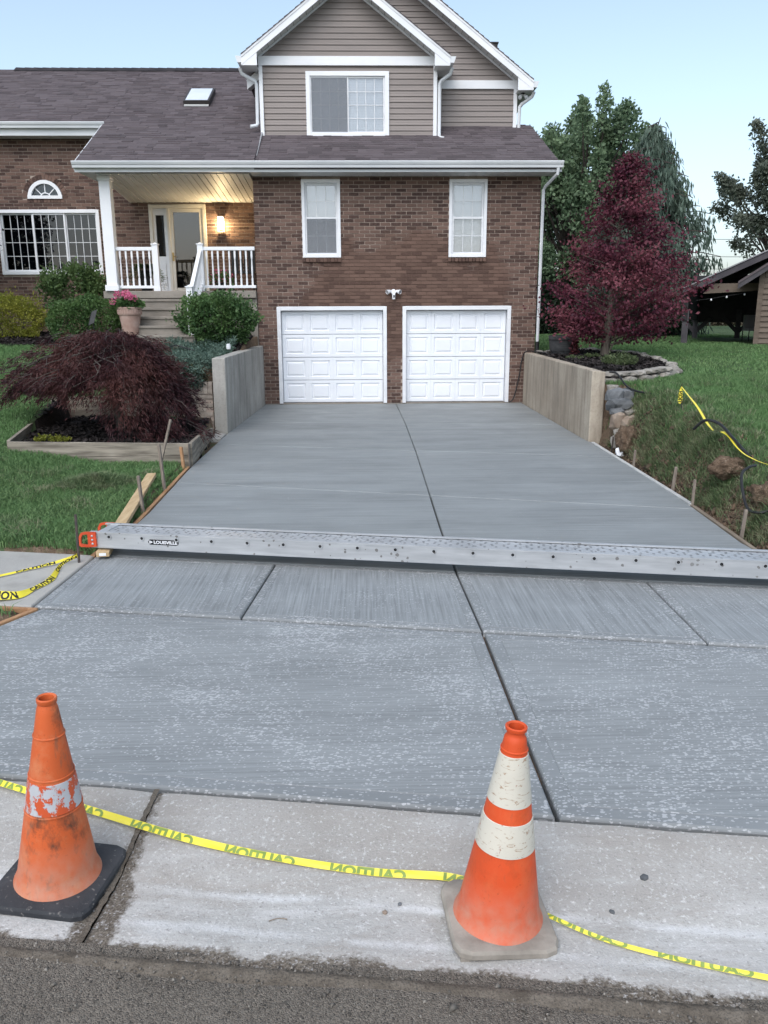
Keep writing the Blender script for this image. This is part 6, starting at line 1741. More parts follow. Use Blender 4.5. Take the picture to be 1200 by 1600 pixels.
# ------------------------------------------------------------------ caution tape
M['tape'] = surf('yellow_tape', (0.72, 0.60, 0.035), (0.80, 0.68, 0.05), 0.35, 5, bump=0.35, bs=14, spec=0.5, bd=0.01)
M['tape_back_ink'] = surf('ink_through_tape', (0.17, 0.25, 0.05), (0.22, 0.30, 0.07), 0.4, 20, bump=0)
def tape(paths, lab, text=None, mirror=False, ink='black', twist=None, width=0.03, clipv=(0.0, 1.0), thick=0.0012, tsize=0.05, phase=0.05, pitch=0.42):
    """ribbons along 3-D paths. Each path: list of (point, across-direction). Letters are clipped to the visible fold."""
    t = None
    for pi, path in enumerate(paths):
        P = [Vector(p[0]) for p in path]; A = [Vector(p[1]).normalized() for p in path]; Wd = [p[2] if len(p) > 2 else width for p in path]
        # smooth resample
        def cr(S, i, u):
            a, b, c, d = S[max(i - 1, 0)], S[i], S[i + 1], S[min(i + 2, len(S) - 1)]
            return 0.5 * ((2 * b) + (c - a) * u + (2 * a - 5 * b + 4 * c - d) * u * u + (3 * b - a - 3 * c + d) * u ** 3)
        pts = []; acr = []; wd = []
        for i in range(len(P) - 1):
            for j in range(10):
                u = j / 10; pts.append(cr(P, i, u)); acr.append(A[i].lerp(A[i + 1], u).normalized()); wd.append(Wd[i] + (Wd[i + 1] - Wd[i]) * u)
        pts.append(P[-1]); acr.append(A[-1]); wd.append(Wd[-1])
        s = [0.0]
        for a, b in zip(pts[:-1], pts[1:]): s.append(s[-1] + (b - a).length)
        n = len(pts); V = []; nrm = []
        for k in range(n):
            tg = (pts[min(k + 1, n - 1)] - pts[max(k - 1, 0)]).normalized(); ac = (acr[k] - tg * acr[k].dot(tg)).normalized(); nn = tg.cross(ac).normalized()
            if nn.z < -0.05 or (abs(nn.z) <= 0.05 and nn.y > 0): nn = -nn
            acr[k] = ac; nrm.append(nn)
            cup = 0.12 * wd[k] * math.sin(s[k] * 23)
            V += [pts[k] - ac * wd[k] / 2 - nn * thick / 2, pts[k] + nn * (cup * 0.4) - nn * thick / 2, pts[k] + ac * wd[k] / 2 - nn * thick / 2,
                  pts[k] + ac * wd[k] / 2 + nn * thick / 2, pts[k] + nn * (cup * 0.4) + nn * thick / 2, pts[k] - ac * wd[k] / 2 + nn * thick / 2]
        F = [(k * 6 + j, k * 6 + (j + 1) % 6, (k + 1) * 6 + (j + 1) % 6, (k + 1) * 6 + j) for k in range(n - 1) for j in range(6)]
        F += [tuple(range(5, -1, -1)), tuple(range((n - 1) * 6, n * 6))]
        o = MB().add(V, F).build('caution_tape' if t is None else 'tape_strand', M['tape'], t)
        if t is None: t = tag(o, lab, 'tape')
        if text:
            base = text_mesh(text, tsize, 0.0022, 1.2); w = max(v.co.x for v in base.vertices)
            hcap = max(v.co.y for v in base.vertices)
            q = phase
            while q < s[-1] - 0.02:
                bm = bmesh.new()
                b2 = bmesh.new(); b2.from_mesh(base)
                bmesh.ops.triangulate(b2, faces=b2.faces)
                lo_, hi_ = clipv[0] * hcap, clipv[1] * hcap
                for yc_, sg in ((lo_, -1), (hi_, 1)):
                    bmesh.ops.bisect_plane(b2, geom=b2.verts[:] + b2.edges[:] + b2.faces[:], plane_co=(0, yc_, 0), plane_no=(0, sg, 0), clear_outer=True)
                for cutx in np.arange(0.02, w, 0.02):
                    bmesh.ops.bisect_plane(b2, geom=b2.verts[:] + b2.edges[:] + b2.faces[:], plane_co=(cutx, 0, 0), plane_no=(1, 0, 0))
                vm = {}
                ok = True
                for v in b2.verts:
                    x = (w - v.co.x) if mirror else v.co.x
                    sx = q + x
                    if sx > s[-1] - 0.004 or sx < 0.004: vm[v] = None; continue
                    k = max(0, min(n - 2, int(np.searchsorted(s, sx)) - 1)); u = (sx - s[k]) / max(1e-6, s[k + 1] - s[k])
                    p = pts[k].lerp(pts[k + 1], u); ac = acr[k].lerp(acr[k + 1], u); nn = nrm[k].lerp(nrm[k + 1], u); ww = wd[k] + (wd[k + 1] - wd[k]) * u
                    vv = ((v.co.y - lo_) / max(1e-6, hi_ - lo_) - 0.5) * 0.94
                    cup = 0.12 * ww * math.sin(sx * 23) * 0.4 * (1 - abs(vv) * 2)
                    vm[v] = bm.verts.new(p + ac * vv * ww + nn * (cup + thick / 2 + 0.0012))
                for f in b2.faces:
                    vs = [vm[v] for v in f.verts]
                    if None in vs: continue
                    try: bm.faces.new(vs)
                    except Exception: pass
                b2.free(); q += pitch
                if len(bm.faces):
                    me = bpy.data.meshes.new('lettering'); bm.to_mesh(me); me.materials.append(M[ink]); link('lettering', me, t)
                bm.free()
    return t
def gp_(x, y, dz=0.012): return (x, y, gutter_z(x, y) + dz)
up_ = (0.05, 0.85, 0.55)
tape([[(gp_(-1.75, 3.06, 0.03), up_, 0.025), (gp_(-1.50, 2.96, 0.03), up_, 0.025), (gp_(-1.08, 2.78, 0.03), up_, 0.027), (gp_(-0.655, 2.615, 0.02), up_, 0.028), (gp_(-0.313, 2.512, 0.018), up_, 0.025), (gp_(0.006, 2.44, 0.016), up_, 0.027), (gp_(0.26, 2.405, 0.018), up_, 0.028), (gp_(0.38, 2.37, 0.012), up_, 0.025)]],
     'yellow caution tape lying in the gutter between the two cones', 'CAUTION', True, 'tape_back_ink', clipv=(0.28, 1.0), phase=0.12, pitch=0.40)
tape([[(gp_(0.57, 2.23, 0.02), up_, 0.014), (gp_(0.742, 2.115, 0.012), up_, 0.014), (gp_(0.965, 2.018, 0.012), up_, 0.015), (gp_(1.17, 1.95, 0.012), up_, 0.017), (gp_(1.5, 1.85, 0.012), up_, 0.017)]],
     'narrow folded caution tape trailing right from the banded cone', 'CAUTION', True, 'tape_back_ink', clipv=(0.05, 0.62), phase=0.0, pitch=0.36)
fl = (0.2, 0.95, 0.15)
tape([[((-2.75, 5.17, 0.035), (0.05, 0.8, 0.6), 0.075), ((-2.50, 5.20, 0.035), (0.05, 0.8, 0.6), 0.075), ((-2.37, 5.25, 0.022), (-0.3, 0.75, 0.5), 0.06), ((-2.325, 5.40, 0.014), (-0.85, 0.3, 0.5), 0.03), ((-2.285, 5.61, 0.012), (-0.9, 0.2, 0.5), 0.045), ((-2.32, 5.93, 0.025), (-0.6, -0.2, 0.8), 0.024), ((-2.24, 6.04, 0.05), (0, 0, 1), 0.018)],
      [((-3.0, 5.45, 0.012), (-0.4, 0.9, 0.4), 0.02), ((-2.70, 5.69, 0.012), (-0.4, 0.9, 0.4), 0.02), ((-2.54, 5.85, 0.012), (-0.3, 0.9, 0.5), 0.02), ((-2.40, 5.97, 0.02), (0, 0.6, 0.8), 0.022), ((-2.30, 6.03, 0.04), (0, 0.3, 1), 0.02), ((-2.24, 6.06, 0.06), (0, 0, 1), 0.02)]],
     'twisted yellow caution tape tied to the pin on the old sidewalk', 'CAUTION', False, 'black', clipv=(0.0, 1.0), phase=0.09, pitch=0.42, tsize=0.055)
tape([[((3.90, 9.92, 0.97), (1, 0.2, 0), 0.012), ((3.86, 9.6, 0.90), (1, 0.2, 0), 0.018), ((3.80, 9.15, 0.81), (1, 0.2, 0.1), 0.026), ((3.72, 8.66, 0.69), (1, 0.2, 0), 0.03), ((3.70, 8.45, 0.64), (1, 0.2, 0), 0.02)],
      [((3.70, 8.22, 0.66), (1, 0.3, 0.2), 0.05), ((3.69, 8.05, 0.635), (1, 0.3, 0), 0.022), ((3.66, 7.75, 0.56), (1, 0.3, 0), 0.018), ((3.66, 7.5, 0.52), (1, 0.3, 0), 0.018), ((3.80, 7.33, 0.47), (0.3, 1, 0), 0.018), ((4.1, 7.15, 0.46), (0.3, 1, 0), 0.018)]],
     'yellow caution tape strung from the rod across the dug lawn')
tape([[((3.895, 9.905, 0.965), (1, 0, 0), 0.008), ((3.89, 9.90, 0.92), (1, 0, 0), 0.036), ((3.888, 9.895, 0.86), (1, 0, 0), 0.05), ((3.886, 9.89, 0.80), (1, 0, 0), 0.056), ((3.884, 9.885, 0.765), (1, 0, 0), 0.02)]],
     'short tail of yellow tape hanging from the rod on the lawn', 'TION', True, 'black', tsize=0.05, phase=0.05, pitch=5)

# ------------------------------------------------------------------ dug dirt bank
def clod(seed, p, s, lab):
    bm = bmesh.new(); bmesh.ops.create_icosphere(bm, subdivisions=4, radius=1)
    for v in bm.verts:
        q = v.co.copy(); k = 1 + 0.35 * mnoise.noise(q * 1.3 + Vector((seed, 0, 0))) + 0.30 * mnoise.noise(q * 3.1 + Vector((0, seed, 0))) + 0.22 * mnoise.noise(q * 8 + Vector((0, 0, seed)))
        v.co = Vector((q.x * s[0], q.y * s[1], q.z * s[2])) * k
    me = bpy.data.meshes.new('dirt_clod'); bm.to_mesh(me); bm.free(); me.materials.append(M['dirt']); me.polygons.foreach_set('use_smooth', [True] * len(me.polygons))
    o = link('dirt_clod', me); o.location = p; tag(o, lab, 'dirt clod', 'clods of dug earth on the right bank'); return o
CL_ = [((3.62, 6.98, 0.26), (0.15, 0.12, 0.13), 'big brown clod of clay beside the bent black pipe'),
       ((3.56, 7.72, 0.38), (0.17, 0.11, 0.10), 'long dark clod of earth under the yellow tape'),
       ((3.55, 10.75, 0.16), (0.13, 0.2, 0.2), 'crumbling brown bank of earth below the rock pile')]
for k, (p, s, lab) in enumerate(CL_): clod(3 + k * 1.7, p, s, lab)
def crumbs():
    n = 4500; y = rng.uniform(5.9, 11.5, n); x = XR(y) + 0.06 + np.abs(rng.normal(0, 0.26, n)); s = 0.007 + rng.gamma(1.4, 0.009, n)
    z = gz(x, y) + s * 0.3
    base = np.array([(0.9, 0.1, 0), (-0.8, 0.5, 0.1), (-0.3, -0.9, -0.1), (0.1, 0.1, 0.85), (0.1, 0.2, -0.6)])
    tri = np.array([(0, 1, 3), (1, 2, 3), (2, 0, 3), (1, 0, 4), (2, 1, 4), (0, 2, 4)])
    J = base[None] * rng.uniform(0.6, 1.3, (n, 5, 3)); a = rng.uniform(0, 6.28, n)
    Rx = J[..., 0] * np.cos(a)[:, None] - J[..., 1] * np.sin(a)[:, None]; Ry = J[..., 0] * np.sin(a)[:, None] + J[..., 1] * np.cos(a)[:, None]
    V = np.stack([Rx, Ry, J[..., 2]], -1) * s[:, None, None] + np.stack([x, y, z], -1)[:, None, :]
    F = (tri[None] + (np.arange(n) * 5)[:, None, None]).reshape(-1, 3)
    me = np_mesh('dirt_crumbs', V.reshape(-1, 3), F); me.materials.append(surf('dirt_crumb', (0.07, 0.046, 0.031), (0.15, 0.105, 0.072), 0.95, 20, rnd='island', rv=0.45))
    tag(link('dirt_crumbs', me), 'loose crumbs of brown earth on the dug right bank', 'dirt', kind='stuff')
    # street grit along the road edge
    n = 6500; x = rng.uniform(-3.0, 3.0, n); y = G_line(x) + 0.015 - np.abs(rng.normal(0, 0.10, n)) * np.where(rng.random(n) < 0.55, 0.6, 6) + 0.03 * (rng.random(n) < 0.4); s = 0.0016 + rng.gamma(1.3, 0.0017, n)
    t_ = np.clip((G_line(x) + 0.05 - y), 0, 3.5); z = -0.035 + t_ * 0.02 + s * 0.5
    a = rng.uniform(0, 6.28, n); J = base[None] * rng.uniform(0.6, 1.3, (n, 5, 3))
    Rx = J[..., 0] * np.cos(a)[:, None] - J[..., 1] * np.sin(a)[:, None]; Ry = J[..., 0] * np.sin(a)[:, None] + J[..., 1] * np.cos(a)[:, None]
    V = np.stack([Rx, Ry, J[..., 2]], -1) * s[:, None, None] + np.stack([x, y, z], -1)[:, None, :]
    F = (tri[None] + (np.arange(n) * 5)[:, None, None]).reshape(-1, 3)
    me = np_mesh('grit', V.reshape(-1, 3), F); me.materials.append(M['grit'])
    tag(link('grit', me), 'loose grit along the edge of the road', 'grit', kind='stuff')
crumbs()
def silt():
    """dirt washed along the gutter's road edge and into its joint."""
    def sheet(name, pts, lab):
        bm = bmesh.new(); vs = [bm.verts.new(p) for p in pts]; bm.faces.new(vs); me = bpy.data.meshes.new(name); bm.to_mesh(me); bm.free()
        return me
    V = []; F = []
    xs = np.arange(-4, 4.01, 0.012)
    for i, x in enumerate(xs):
        w = 0.05 + 0.035 * mnoise.noise(Vector((x * 3, 3, 0))) + 0.02 * mnoise.noise(Vector((x * 11, 9, 0))) + 0.012 * mnoise.noise(Vector((x * 60, 1, 0)))
        if False: w += 0.16 * math.exp(-((x + 0.87) / 0.09) ** 2)
        w = 0.008; y1 = G_line(x) + w; y0 = G_line(x) - 0.05
        z1 = gutter_z(x, y1) + 0.0035
        V += [(x, y0, -0.036), (x, G_line(x) - 0.015, -0.026), (x, (G_line(x) + y1) / 2, max(z1, gutter_z(x, (G_line(x) + y1) / 2)) + 0.006), (x, y1, z1 - 0.002)]
        if i: b = 4 * i; F += [(b - 4 + j, b + j, b + j + 1, b - 4 + j + 1) for j in range(3)]
    # joint filling: a strip that widens irregularly toward the road
    b0 = len(V); m = 90
    for i in range(m):
        t = i / (m - 1); x = -0.885; yc = A_line(x) - 0.01 + (G_line(x) - A_line(x)) * t; xc = x + 0.06 * (0.45 - t)
        w = 0.010 + 0.006 * mnoise.noise(Vector((t * 30, 0, 5)))
        wl = w * (1.0 + 0.5 * mnoise.noise(Vector((t * 14, 2, 1)))); wr = w * (1.0 + 0.5 * mnoise.noise(Vector((t * 14, 8, 1))))
        z = gutter_z(xc, yc) + 0.0035
        V += [(xc - wl, yc, z), (xc, yc, z + 0.001), (xc + wr, yc, z)]
        if i: b = b0 + 3 * i; F += [(b - 3, b - 2, b + 1, b), (b - 2, b - 1, b + 2, b + 1)]
    me = bpy.data.meshes.new('silt'); me.from_pydata(V, [], F)
    t = NT('gutter_silt'); c = t.mix(t.ramp(t.noise(14, 5), 0.35, 0.65), (0.105, 0.088, 0.070), (0.175, 0.150, 0.122))
    c = t.mix(t.ramp(t.noise(160, 2), 0.5, 0.7, 0, 0.7), c, (0.05, 0.042, 0.036))
    me.materials.append(t.fin(c, 0.95, t.bump(t.noise(90, 4), 0.9, 0.008), 0, 0.1)); me.polygons.foreach_set('use_smooth', [True] * len(me.polygons))
    tag(link('silt', me), 'brown silt washed along the gutter edge and into its joint', 'silt', kind='stuff')
silt()
# small litter in the gutter
tag(hose([gp_(-0.33, 2.235, 0.004), gp_(-0.30, 2.245, 0.006), gp_(-0.27, 2.243, 0.004)], 0.0018, 'thin dry twig in the gutter', 'twig', 'form_drab', 5, 4), cat='twig')
def pebble(x, y, s, lab, mat='st_tan'):
    me = stone_mesh(x * 9 + y, 0.6, 0.3, 1); me.materials.append(M[mat]); o = link('pebble', me); o.location = gp_(x, y, s * 0.25); o.scale = (s, s * 0.8, s); o.rotation_euler = (0, 0, x * 7)
    tag(o, lab, 'pebble')
pebble(0.95, 2.38, 0.016, 'dark dried blob on the gutter right of the banded cone', 'st_grey'); pebble(0.80, 2.25, 0.010, 'small dark crumb on the gutter close to the banded cone', 'st_grey')
pebble(0.05, 2.27, 0.009, 'tiny pebble left of the banded cone on the gutter'); pebble(0.10, 2.31, 0.008, 'tiny dark chip beside the tape and banded cone', 'st_grey')

# ------------------------------------------------------------------ shed and pavilion on the right
M['shed'] = surf('brown_lap_siding', (0.115, 0.088, 0.068), (0.155, 0.122, 0.095), 0.7, 2, (0.5, 1, 6), bump=0.2, rnd='object', rv=0.08)
M['shed_trim'] = surf('brown_trim', (0.10, 0.078, 0.06), (0.13, 0.10, 0.08), 0.7)
M['shed_fascia'] = surf('charcoal_fascia', (0.050, 0.046, 0.052), (0.075, 0.068, 0.074), 0.6)
SO = Vector((9.36, 19.6, 0)); th_ = R(25); SU = Vector((math.cos(th_), -math.sin(th_), 0)); SV = Vector((math.sin(th_), math.cos(th_), 0))
def turned(mb):
    mb.v = [tuple(SO + SU * v[0] + SV * v[1] + Vector((0, 0, v[2]))) for v in mb.v]; return mb
shed = thing('garden_shed', tuple(SO + Vector((0, 0, 1.05))), 'brown lap-sided shed with charcoal fascia at the right edge', 'shed')
W_, cx_, pk = 4.4, 2.2, 4.32
turned(MB().box(0.02, W_, 0.03, 4, 0.8, 2.72).prism_xz([(0.02, 2.72), (W_, 2.72), (cx_, pk - 0.3)], 0.03, 4)).build('wall', M['shed_trim'], shed)
z = 0.98
while z < 4.0:
    zt = z + 0.135; k = max(0, (z - 2.62) / 0.68); x0, x1 = 0.1 + k, W_ - 0.1 - k
    if x1 - x0 > 0.2: turned(MB().add([(x0, -0.012, z), (x1, -0.012, z), (x1, 0.02, zt), (x0, 0.02, zt), (x0, 0.03, z), (x1, 0.03, z)], [(0, 1, 2, 3), (4, 5, 1, 0)])).build('lap_board', M['shed'], shed, fix=False)
    z = zt - 0.008
turned(MB().box(-0.01, 0.1, -0.025, 0.03, 0.9, 2.75)).build('corner_board', M['shed'], shed)
for s_ in (-1, 1):
    e = cx_ + s_ * 2.66
    turned(MB().prism_xz([(cx_, pk), (e, pk - 2.66 * 0.68), (e, pk - 2.66 * 0.68 - 0.15), (cx_, pk - 0.15)], -0.30, -0.26)).build('rake_fascia', M['shed_fascia'], shed)
    turned(MB().prism_xz([(cx_, pk + 0.03), (e, pk + 0.03 - 2.66 * 0.68), (e, pk - 0.03 - 2.66 * 0.68), (cx_, pk - 0.03)], -0.32, 4.2)).build('roof', M['shingle'], shed)
pav = thing('pavilion', tuple(SO + SV * 3 + Vector((0, 0, 1.0))), 'dark open pavilion roof on posts beside the brown shed', 'pavilion')
rp = lambda u: 2.40 + (u + 1.72) * 0.46
turned(MB().prism_xz([(-1.72, rp(-1.72)), (1.6, rp(1.6)), (1.6, rp(1.6) - 0.16), (-1.72, rp(-1.72) - 0.16)], 0.45, 0.50)).build('rake_fascia', M['shed_fascia'], pav)
turned(MB().prism_xz([(-1.75, rp(-1.75) + 0.035), (1.6, rp(1.6) + 0.035), (1.6, rp(1.6) + 0.005), (-1.75, rp(-1.75) + 0.005)], 0.42, 6.0)).build('roof_edge', M['grey_trim'], pav)
turned(MB().prism_xz([(-1.70, rp(-1.7) - 0.02), (1.5, rp(1.5) - 0.02), (1.5, rp(1.5) - 0.14), (-1.70, rp(-1.7) - 0.14)], 0.51, 5.9)).build('roof', M['black'], pav)
turned(MB().prism_xz([(-1.25, 2.28), (0.1, 2.34), (0.1, 2.52), (-1.05, 2.52)], 0.55, 0.62)).build('beam', M['shed'], pav)
turned(MB().box(-1.75, 0.6, 5.5, 5.62, 1.52, 2.9)).build('rear_beam', M['black'], pav)
turned(MB().box(-1.7, -1.58, 0.6, 5.5, 1.62, 2.35)).build('side_beam', M['black'], pav)
for (u, v) in ((-0.42, 5.35), (-1.62, 5.35), (-1.62, 0.7)):
    turned(MB().box(u - 0.075, u + 0.075, v - 0.075, v + 0.075, 0.8, 1.9)).build('post', M['shed_fascia'], pav)
    if v > 5:
        for s_ in (-1, 1): turned(MB().obox((u + s_ * 0.22, v, 1.45), (0.22, 0, 0.22 * s_), (0, 0.05, 0), (0.04, 0, -0.04 * s_))).build('knee_brace', M['shed_fascia'], pav)
lt = thing('string_lights', tuple(SO + SV * 0.5 + Vector((-0.6, 0, 2.2))), 'three small white bulbs strung under the pavilion roof', 'lights')
hose_pts = [tuple(SO + SU * u + SV * 0.52 + Vector((0, 0, zz))) for u, zz in ((-1.4, 2.12), (-1.05, 2.16), (-0.7, 2.22), (-0.3, 2.28), (0.0, 2.36))]
MB().tube(hose_pts, 0.005, 5).build('wire', M['black'], lt)
for p in hose_pts[1:4]: MB().lathe([(0.001, -0.06), (0.022, -0.04), (0.02, -0.015), (0.008, 0.0)], 10, p).build('bulb', M['white'], lt, smooth=True)
chs = thing('patio_chair', (10.9, 22.6, 1.05), 'grey patio chair peeking out beside the shed corner', 'chair')
MB().box(10.45, 10.75, 22.5, 22.6, 1.35, 1.75).build('backrest', M['grey_trim'], chs); MB().box(10.4, 10.85, 22.1, 22.5, 1.33, 1.38).build('seat', M['grey_trim'], chs)
for x in (10.42, 10.8):
    for y in (22.12, 22.5): MB().tube([(x, y, 1.0), (x, y, 1.35)], 0.015, 6).build('leg', M['black'], chs)

g_far = leafmat('far_leaves', (0.02, 0.035, 0.02), (0.04, 0.065, 0.035), None, 0.2)
# ------------------------------------------------------------------ things far off
fh = thing('far_house', (22, 62, 0.8), 'pale low house far beyond the pavilion', 'house')
MB().box(21.0, 29.0, 62, 69, 0.4, 1.75).build('wall', surf('far_cream_wall', (0.42, 0.40, 0.34), (0.48, 0.46, 0.40), 0.8), fh)
MB().add([(20.6, 61.6, 1.75), (29.4, 61.6, 1.75), (29.4, 69.4, 1.75), (20.6, 69.4, 1.75), (22.5, 65.5, 3.0), (27.5, 65.5, 3.0)], [(0, 1, 5, 4), (1, 2, 5), (2, 3, 4, 5), (3, 0, 4), (3, 2, 1, 0)]).build('roof', surf('far_roof', (0.15, 0.16, 0.18), (0.2, 0.21, 0.23), 0.9), fh)
for x in (22.6, 25.2): MB().box(x, x + 0.9, 61.95, 61.99, 0.9, 1.5).build('window', M['glass_dark'], fh)
hd_ = rng.uniform
n = 3500; P = np.column_stack([hd_(17.5, 26.5, n), hd_(51.5, 52.5, n), hd_(0.9, 1.75, n)])
hb = thing('dry_hedge', (22, 52, 0.9), 'brown dry hedge in front of the far pale house', 'hedge')
leaves('foliage', P, 0.22, leafmat('dry_leaves', (0.06, 0.055, 0.035), (0.12, 0.10, 0.065), None, 0.2), hb, 0.3)
MB().box(17.6, 26.4, 51.95, 52.05, 0.7, 1.6).build('stems', BARKD, hb)
bb = thing('neighbour_building', (9.5, 52, 0.9), 'dark blue-grey neighbour building glimpsed past the house corner', 'building')
MB().box(7.6, 12.0, 52, 58, 0.6, 4.0).build('wall', surf('slate_blue_wall', (0.055, 0.06, 0.085), (0.075, 0.08, 0.11), 0.8), bb)
MB().prism_xz([(7.2, 3.95), (12.4, 3.95), (9.8, 5.4)], 51.6, 58.4).build('roof', M['shed_fascia'], bb)
bc = thing('blue_canister', (12.4, 29, 1.0), 'slim blue post standing on the lawn under the weeping conifer', 'post')
MB().lathe([(0.001, 1.0), (0.06, 1.0), (0.06, 1.35), (0.03, 1.42), (0.001, 1.43)], 12, (10.85, 28.0, 0)).build('body', surf('blue_plastic', (0.05, 0.12, 0.35), (0.07, 0.15, 0.4), 0.5), bc, smooth=True)
for z0, z1, lab in ((6.0, 5.9, 'highest thin power line left of the right-hand tree'), (5.05, 4.95, 'middle thin power line left of the right-hand tree'), (4.35, 4.30, 'lowest thin power line above the pavilion roof')):
    pts = [(14 + 14 * q, 48, z0 + (z1 - z0) * q - 0.5 * 4 * q * (1 - q) * 0.3) for q in np.linspace(0, 1, 9)]
    tag(MB().tube(pts, 0.014, 5).build('power_line', M['black']), lab, 'power line', 'power lines')

# trees across the street, behind the camera: only the windows mirror them
P = []
for k in range(26):
    x0 = -34 + k * 2.7 + rng.uniform(-1, 1); h = rng.uniform(3.6, 6.2); c = np.array((x0, -34 + rng.uniform(-3, 3), 0.5 + h * 0.55))
    d = unit(rng.normal(size=(520, 3))) * rng.random((520, 1)) ** 0.4; P.append(np.array((x0, c[1], h * 0.5)) + d * np.array((2.3, 1.5, h * 0.5)))
o = leaves('far_treeline', np.concatenate(P), 0.75, g_far, None, 0.4); tag(o, 'dark treeline across the street, mirrored in the front windows', 'trees', kind='stuff')

# ------------------------------------------------------------------ grass
def grass(name, X, Y, h, mat, lab, lean=0.45, w=0.0045, extra_z=0.0):
    n = len(X); Z = gz(X, Y) - 0.008 + extra_z
    a = rng.uniform(0, 6.28, n); hh = h * rng.uniform(0.55, 1.25, n); L = hh * lean * rng.uniform(0.1, 1.4, n)
    b = rng.uniform(0, 6.28, n)
    P = np.column_stack([X, Y, Z]); side = np.column_stack([np.cos(a), np.sin(a), np.zeros(n)]) * (w * rng.uniform(0.7, 1.3, n))[:, None]
    ln = np.column_stack([np.cos(b), np.sin(b), np.zeros(n)])
    mid = P + ln * (L * 0.35)[:, None] + np.array((0, 0, 1.0)) * (hh * 0.6)[:, None]
    tip = P + ln * L[:, None] + np.array((0, 0, 1.0)) * (hh * (1 - 0.25 * lean))[:, None]
    V = np.stack([P - side, P + side, mid + side * 0.75, mid - side * 0.75, tip], 1).reshape(-1, 3)
    b0 = np.arange(n) * 5
    F = np.concatenate([np.stack([b0, b0 + 1, b0 + 2], -1), np.stack([b0, b0 + 2, b0 + 3], -1), np.stack([b0 + 3, b0 + 2, b0 + 4], -1)])
    me = np_mesh(name, V, F); me.materials.append(mat)
    return tag(link(name, me), lab, 'grass', kind='stuff')
def in_ring(x, y):
    ins = np.zeros(len(x), bool); poly = ring + [(3.53, 16.7)]; j = len(poly) - 1
    for i in range(len(poly)):
        xi, yi = poly[i]; xj, yj = poly[j]
        c = ((yi > y) != (yj > y)) & (x < (xj - xi) * (y - yi) / (yj - yi + 1e-12) + xi); ins ^= c; j = i
    return ins
gL = leafmat('lawn_blades', (0.072, 0.140, 0.054), (0.20, 0.31, 0.125), (0.13, 0.235, 0.088), 0.3, 1.2, 0.6)
gDry = leafmat('torn_sod_blades', (0.07, 0.12, 0.05), (0.19, 0.25, 0.12), (0.23, 0.24, 0.14), 0.3, 3.0, 0.6)
def scatter(n, x0, x1, y0, y1, keep):
    x = rng.uniform(x0, x1, n); y = rng.uniform(y0, y1, n); k = keep(x, y); return x[k], y[k]
def kl(x, y): return (y > T_line(x) + 0.03 + 0.03 * np.sin(x * 9)) & (x < XL(y) - 0.05 - 0.04 * np.sin(y * 7) ** 2) & ~((x > -4.5 - (y - 10.1) * 0.155) & (y > 10.06) & (y < 12.75)) & ~((x > -4.75) & (y > 12.7)) & (y < 16.35 + (x + 8.5) * -0.25)
X1, Y1 = scatter(90000, -5.6, -2.1, 5.7, 10.2, kl)
X2, Y2 = scatter(80000, -8.5, -4.3, 10.0, 16.4, kl)
grass('left_lawn_grass', np.concatenate([X1]), np.concatenate([Y1]), 0.085, gL, 'green grass of the left front lawn near the sidewalk', 0.8, 0.0042)
grass('left_lawn_grass', X2, Y2, 0.06, gL, 'green grass of the left lawn sloping up to the hedge', 0.6, 0.0055)
def edge_r(y): return XR(y) + 0.38 + 0.10 * np.sin(y * 3.1) + 0.07 * np.sin(y * 8.3)
def kr(x, y): return np.where(y < 11.7, x > edge_r(y), x > 3.54) & ~in_ring(x, y) & ~((x < 3.6) & (y > 16.9)) & ~((x > 9.3) & (y > 19.5) & (y < 25))
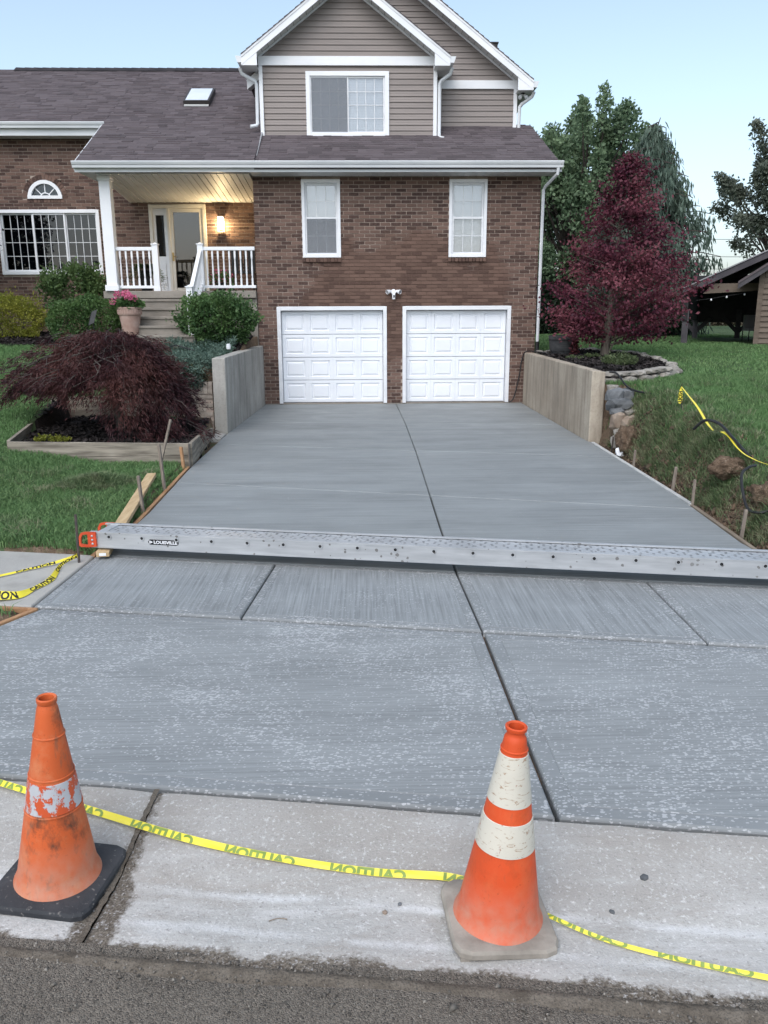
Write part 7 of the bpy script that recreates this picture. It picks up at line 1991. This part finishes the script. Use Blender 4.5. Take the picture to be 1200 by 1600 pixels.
X3, Y3 = scatter(105000, 3.4, 7.2, 5.2, 12.6, lambda x, y: kr(x, y) & (y > T_line(x) + 0.06))
X4, Y4 = scatter(110000, 3.5, 12.0, 12.3, 30.0, kr)
grass('right_lawn_grass', X3, Y3, 0.08, gL, 'green grass of the right lawn near the dug bank', 0.6, 0.0045)
grass('right_lawn_grass', X4, Y4, 0.055, gL, 'green grass of the right lawn rising to the shed', 0.6, 0.0095)
# weeds and clipped tufts that break up the lawns
n = 7000; cx2 = np.concatenate([rng.uniform(-5.2, -2.5, 70), rng.uniform(3.9, 6.0, 70)]); cy2 = np.concatenate([rng.uniform(6.4, 9.8, 70), rng.uniform(6.8, 12.0, 70)])
i_ = rng.integers(0, 140, n); x = cx2[i_] + rng.normal(0, 0.06, n); y = cy2[i_] + rng.normal(0, 0.06, n); k = np.where(x < 0, kl(x, y), kr(x, y)); k = k.astype(bool)
grass('lawn_tufts', x[k], y[k], 0.12, gDry, 'paler longer tufts scattered through the lawns', 1.0, 0.004)
# torn sod along the bank, and a heap of sod on the left
n = 22000; y = rng.uniform(6.3, 11.4, n); x = edge_r(y) + rng.normal(-0.04, 0.16, n) ; k = (x > XR(y) + 0.12) & (np.sin(y * 5 + 1) + np.sin(y * 2.3) + rng.normal(0, 0.5, n) > -0.9)
grass('torn_sod', x[k], y[k], 0.13, gDry, 'long torn sod hanging over the dug right bank', 1.3, 0.004)
n = 4200; a = rng.uniform(0, 6.28, n); q = np.sqrt(rng.random(n)); x = -2.95 + 0.42 * q * np.cos(a); y = 8.75 + 0.30 * q * np.sin(a)
grass('torn_sod', x, y, 0.10, gDry, 'heap of pulled sod on the left lawn by the raised bed', 1.2, 0.004, 0.10 * (1 - q))
n = 1500; x = rng.uniform(-3.2, -2.28, n); y = rng.uniform(4.3, 5.02, n); k = (x < XL(y) - 0.12) & (y < B_line(x) - 0.04) 
grass('verge_grass', x[k], y[k], 0.09, gL, 'dark grass beside the dug hole at the left apron corner', 0.9, 0.004)
n = 120; x = rng.uniform(-0.15, 0.05, n) ; y = G_line(x) - rng.uniform(-0.03, 0.02, n)
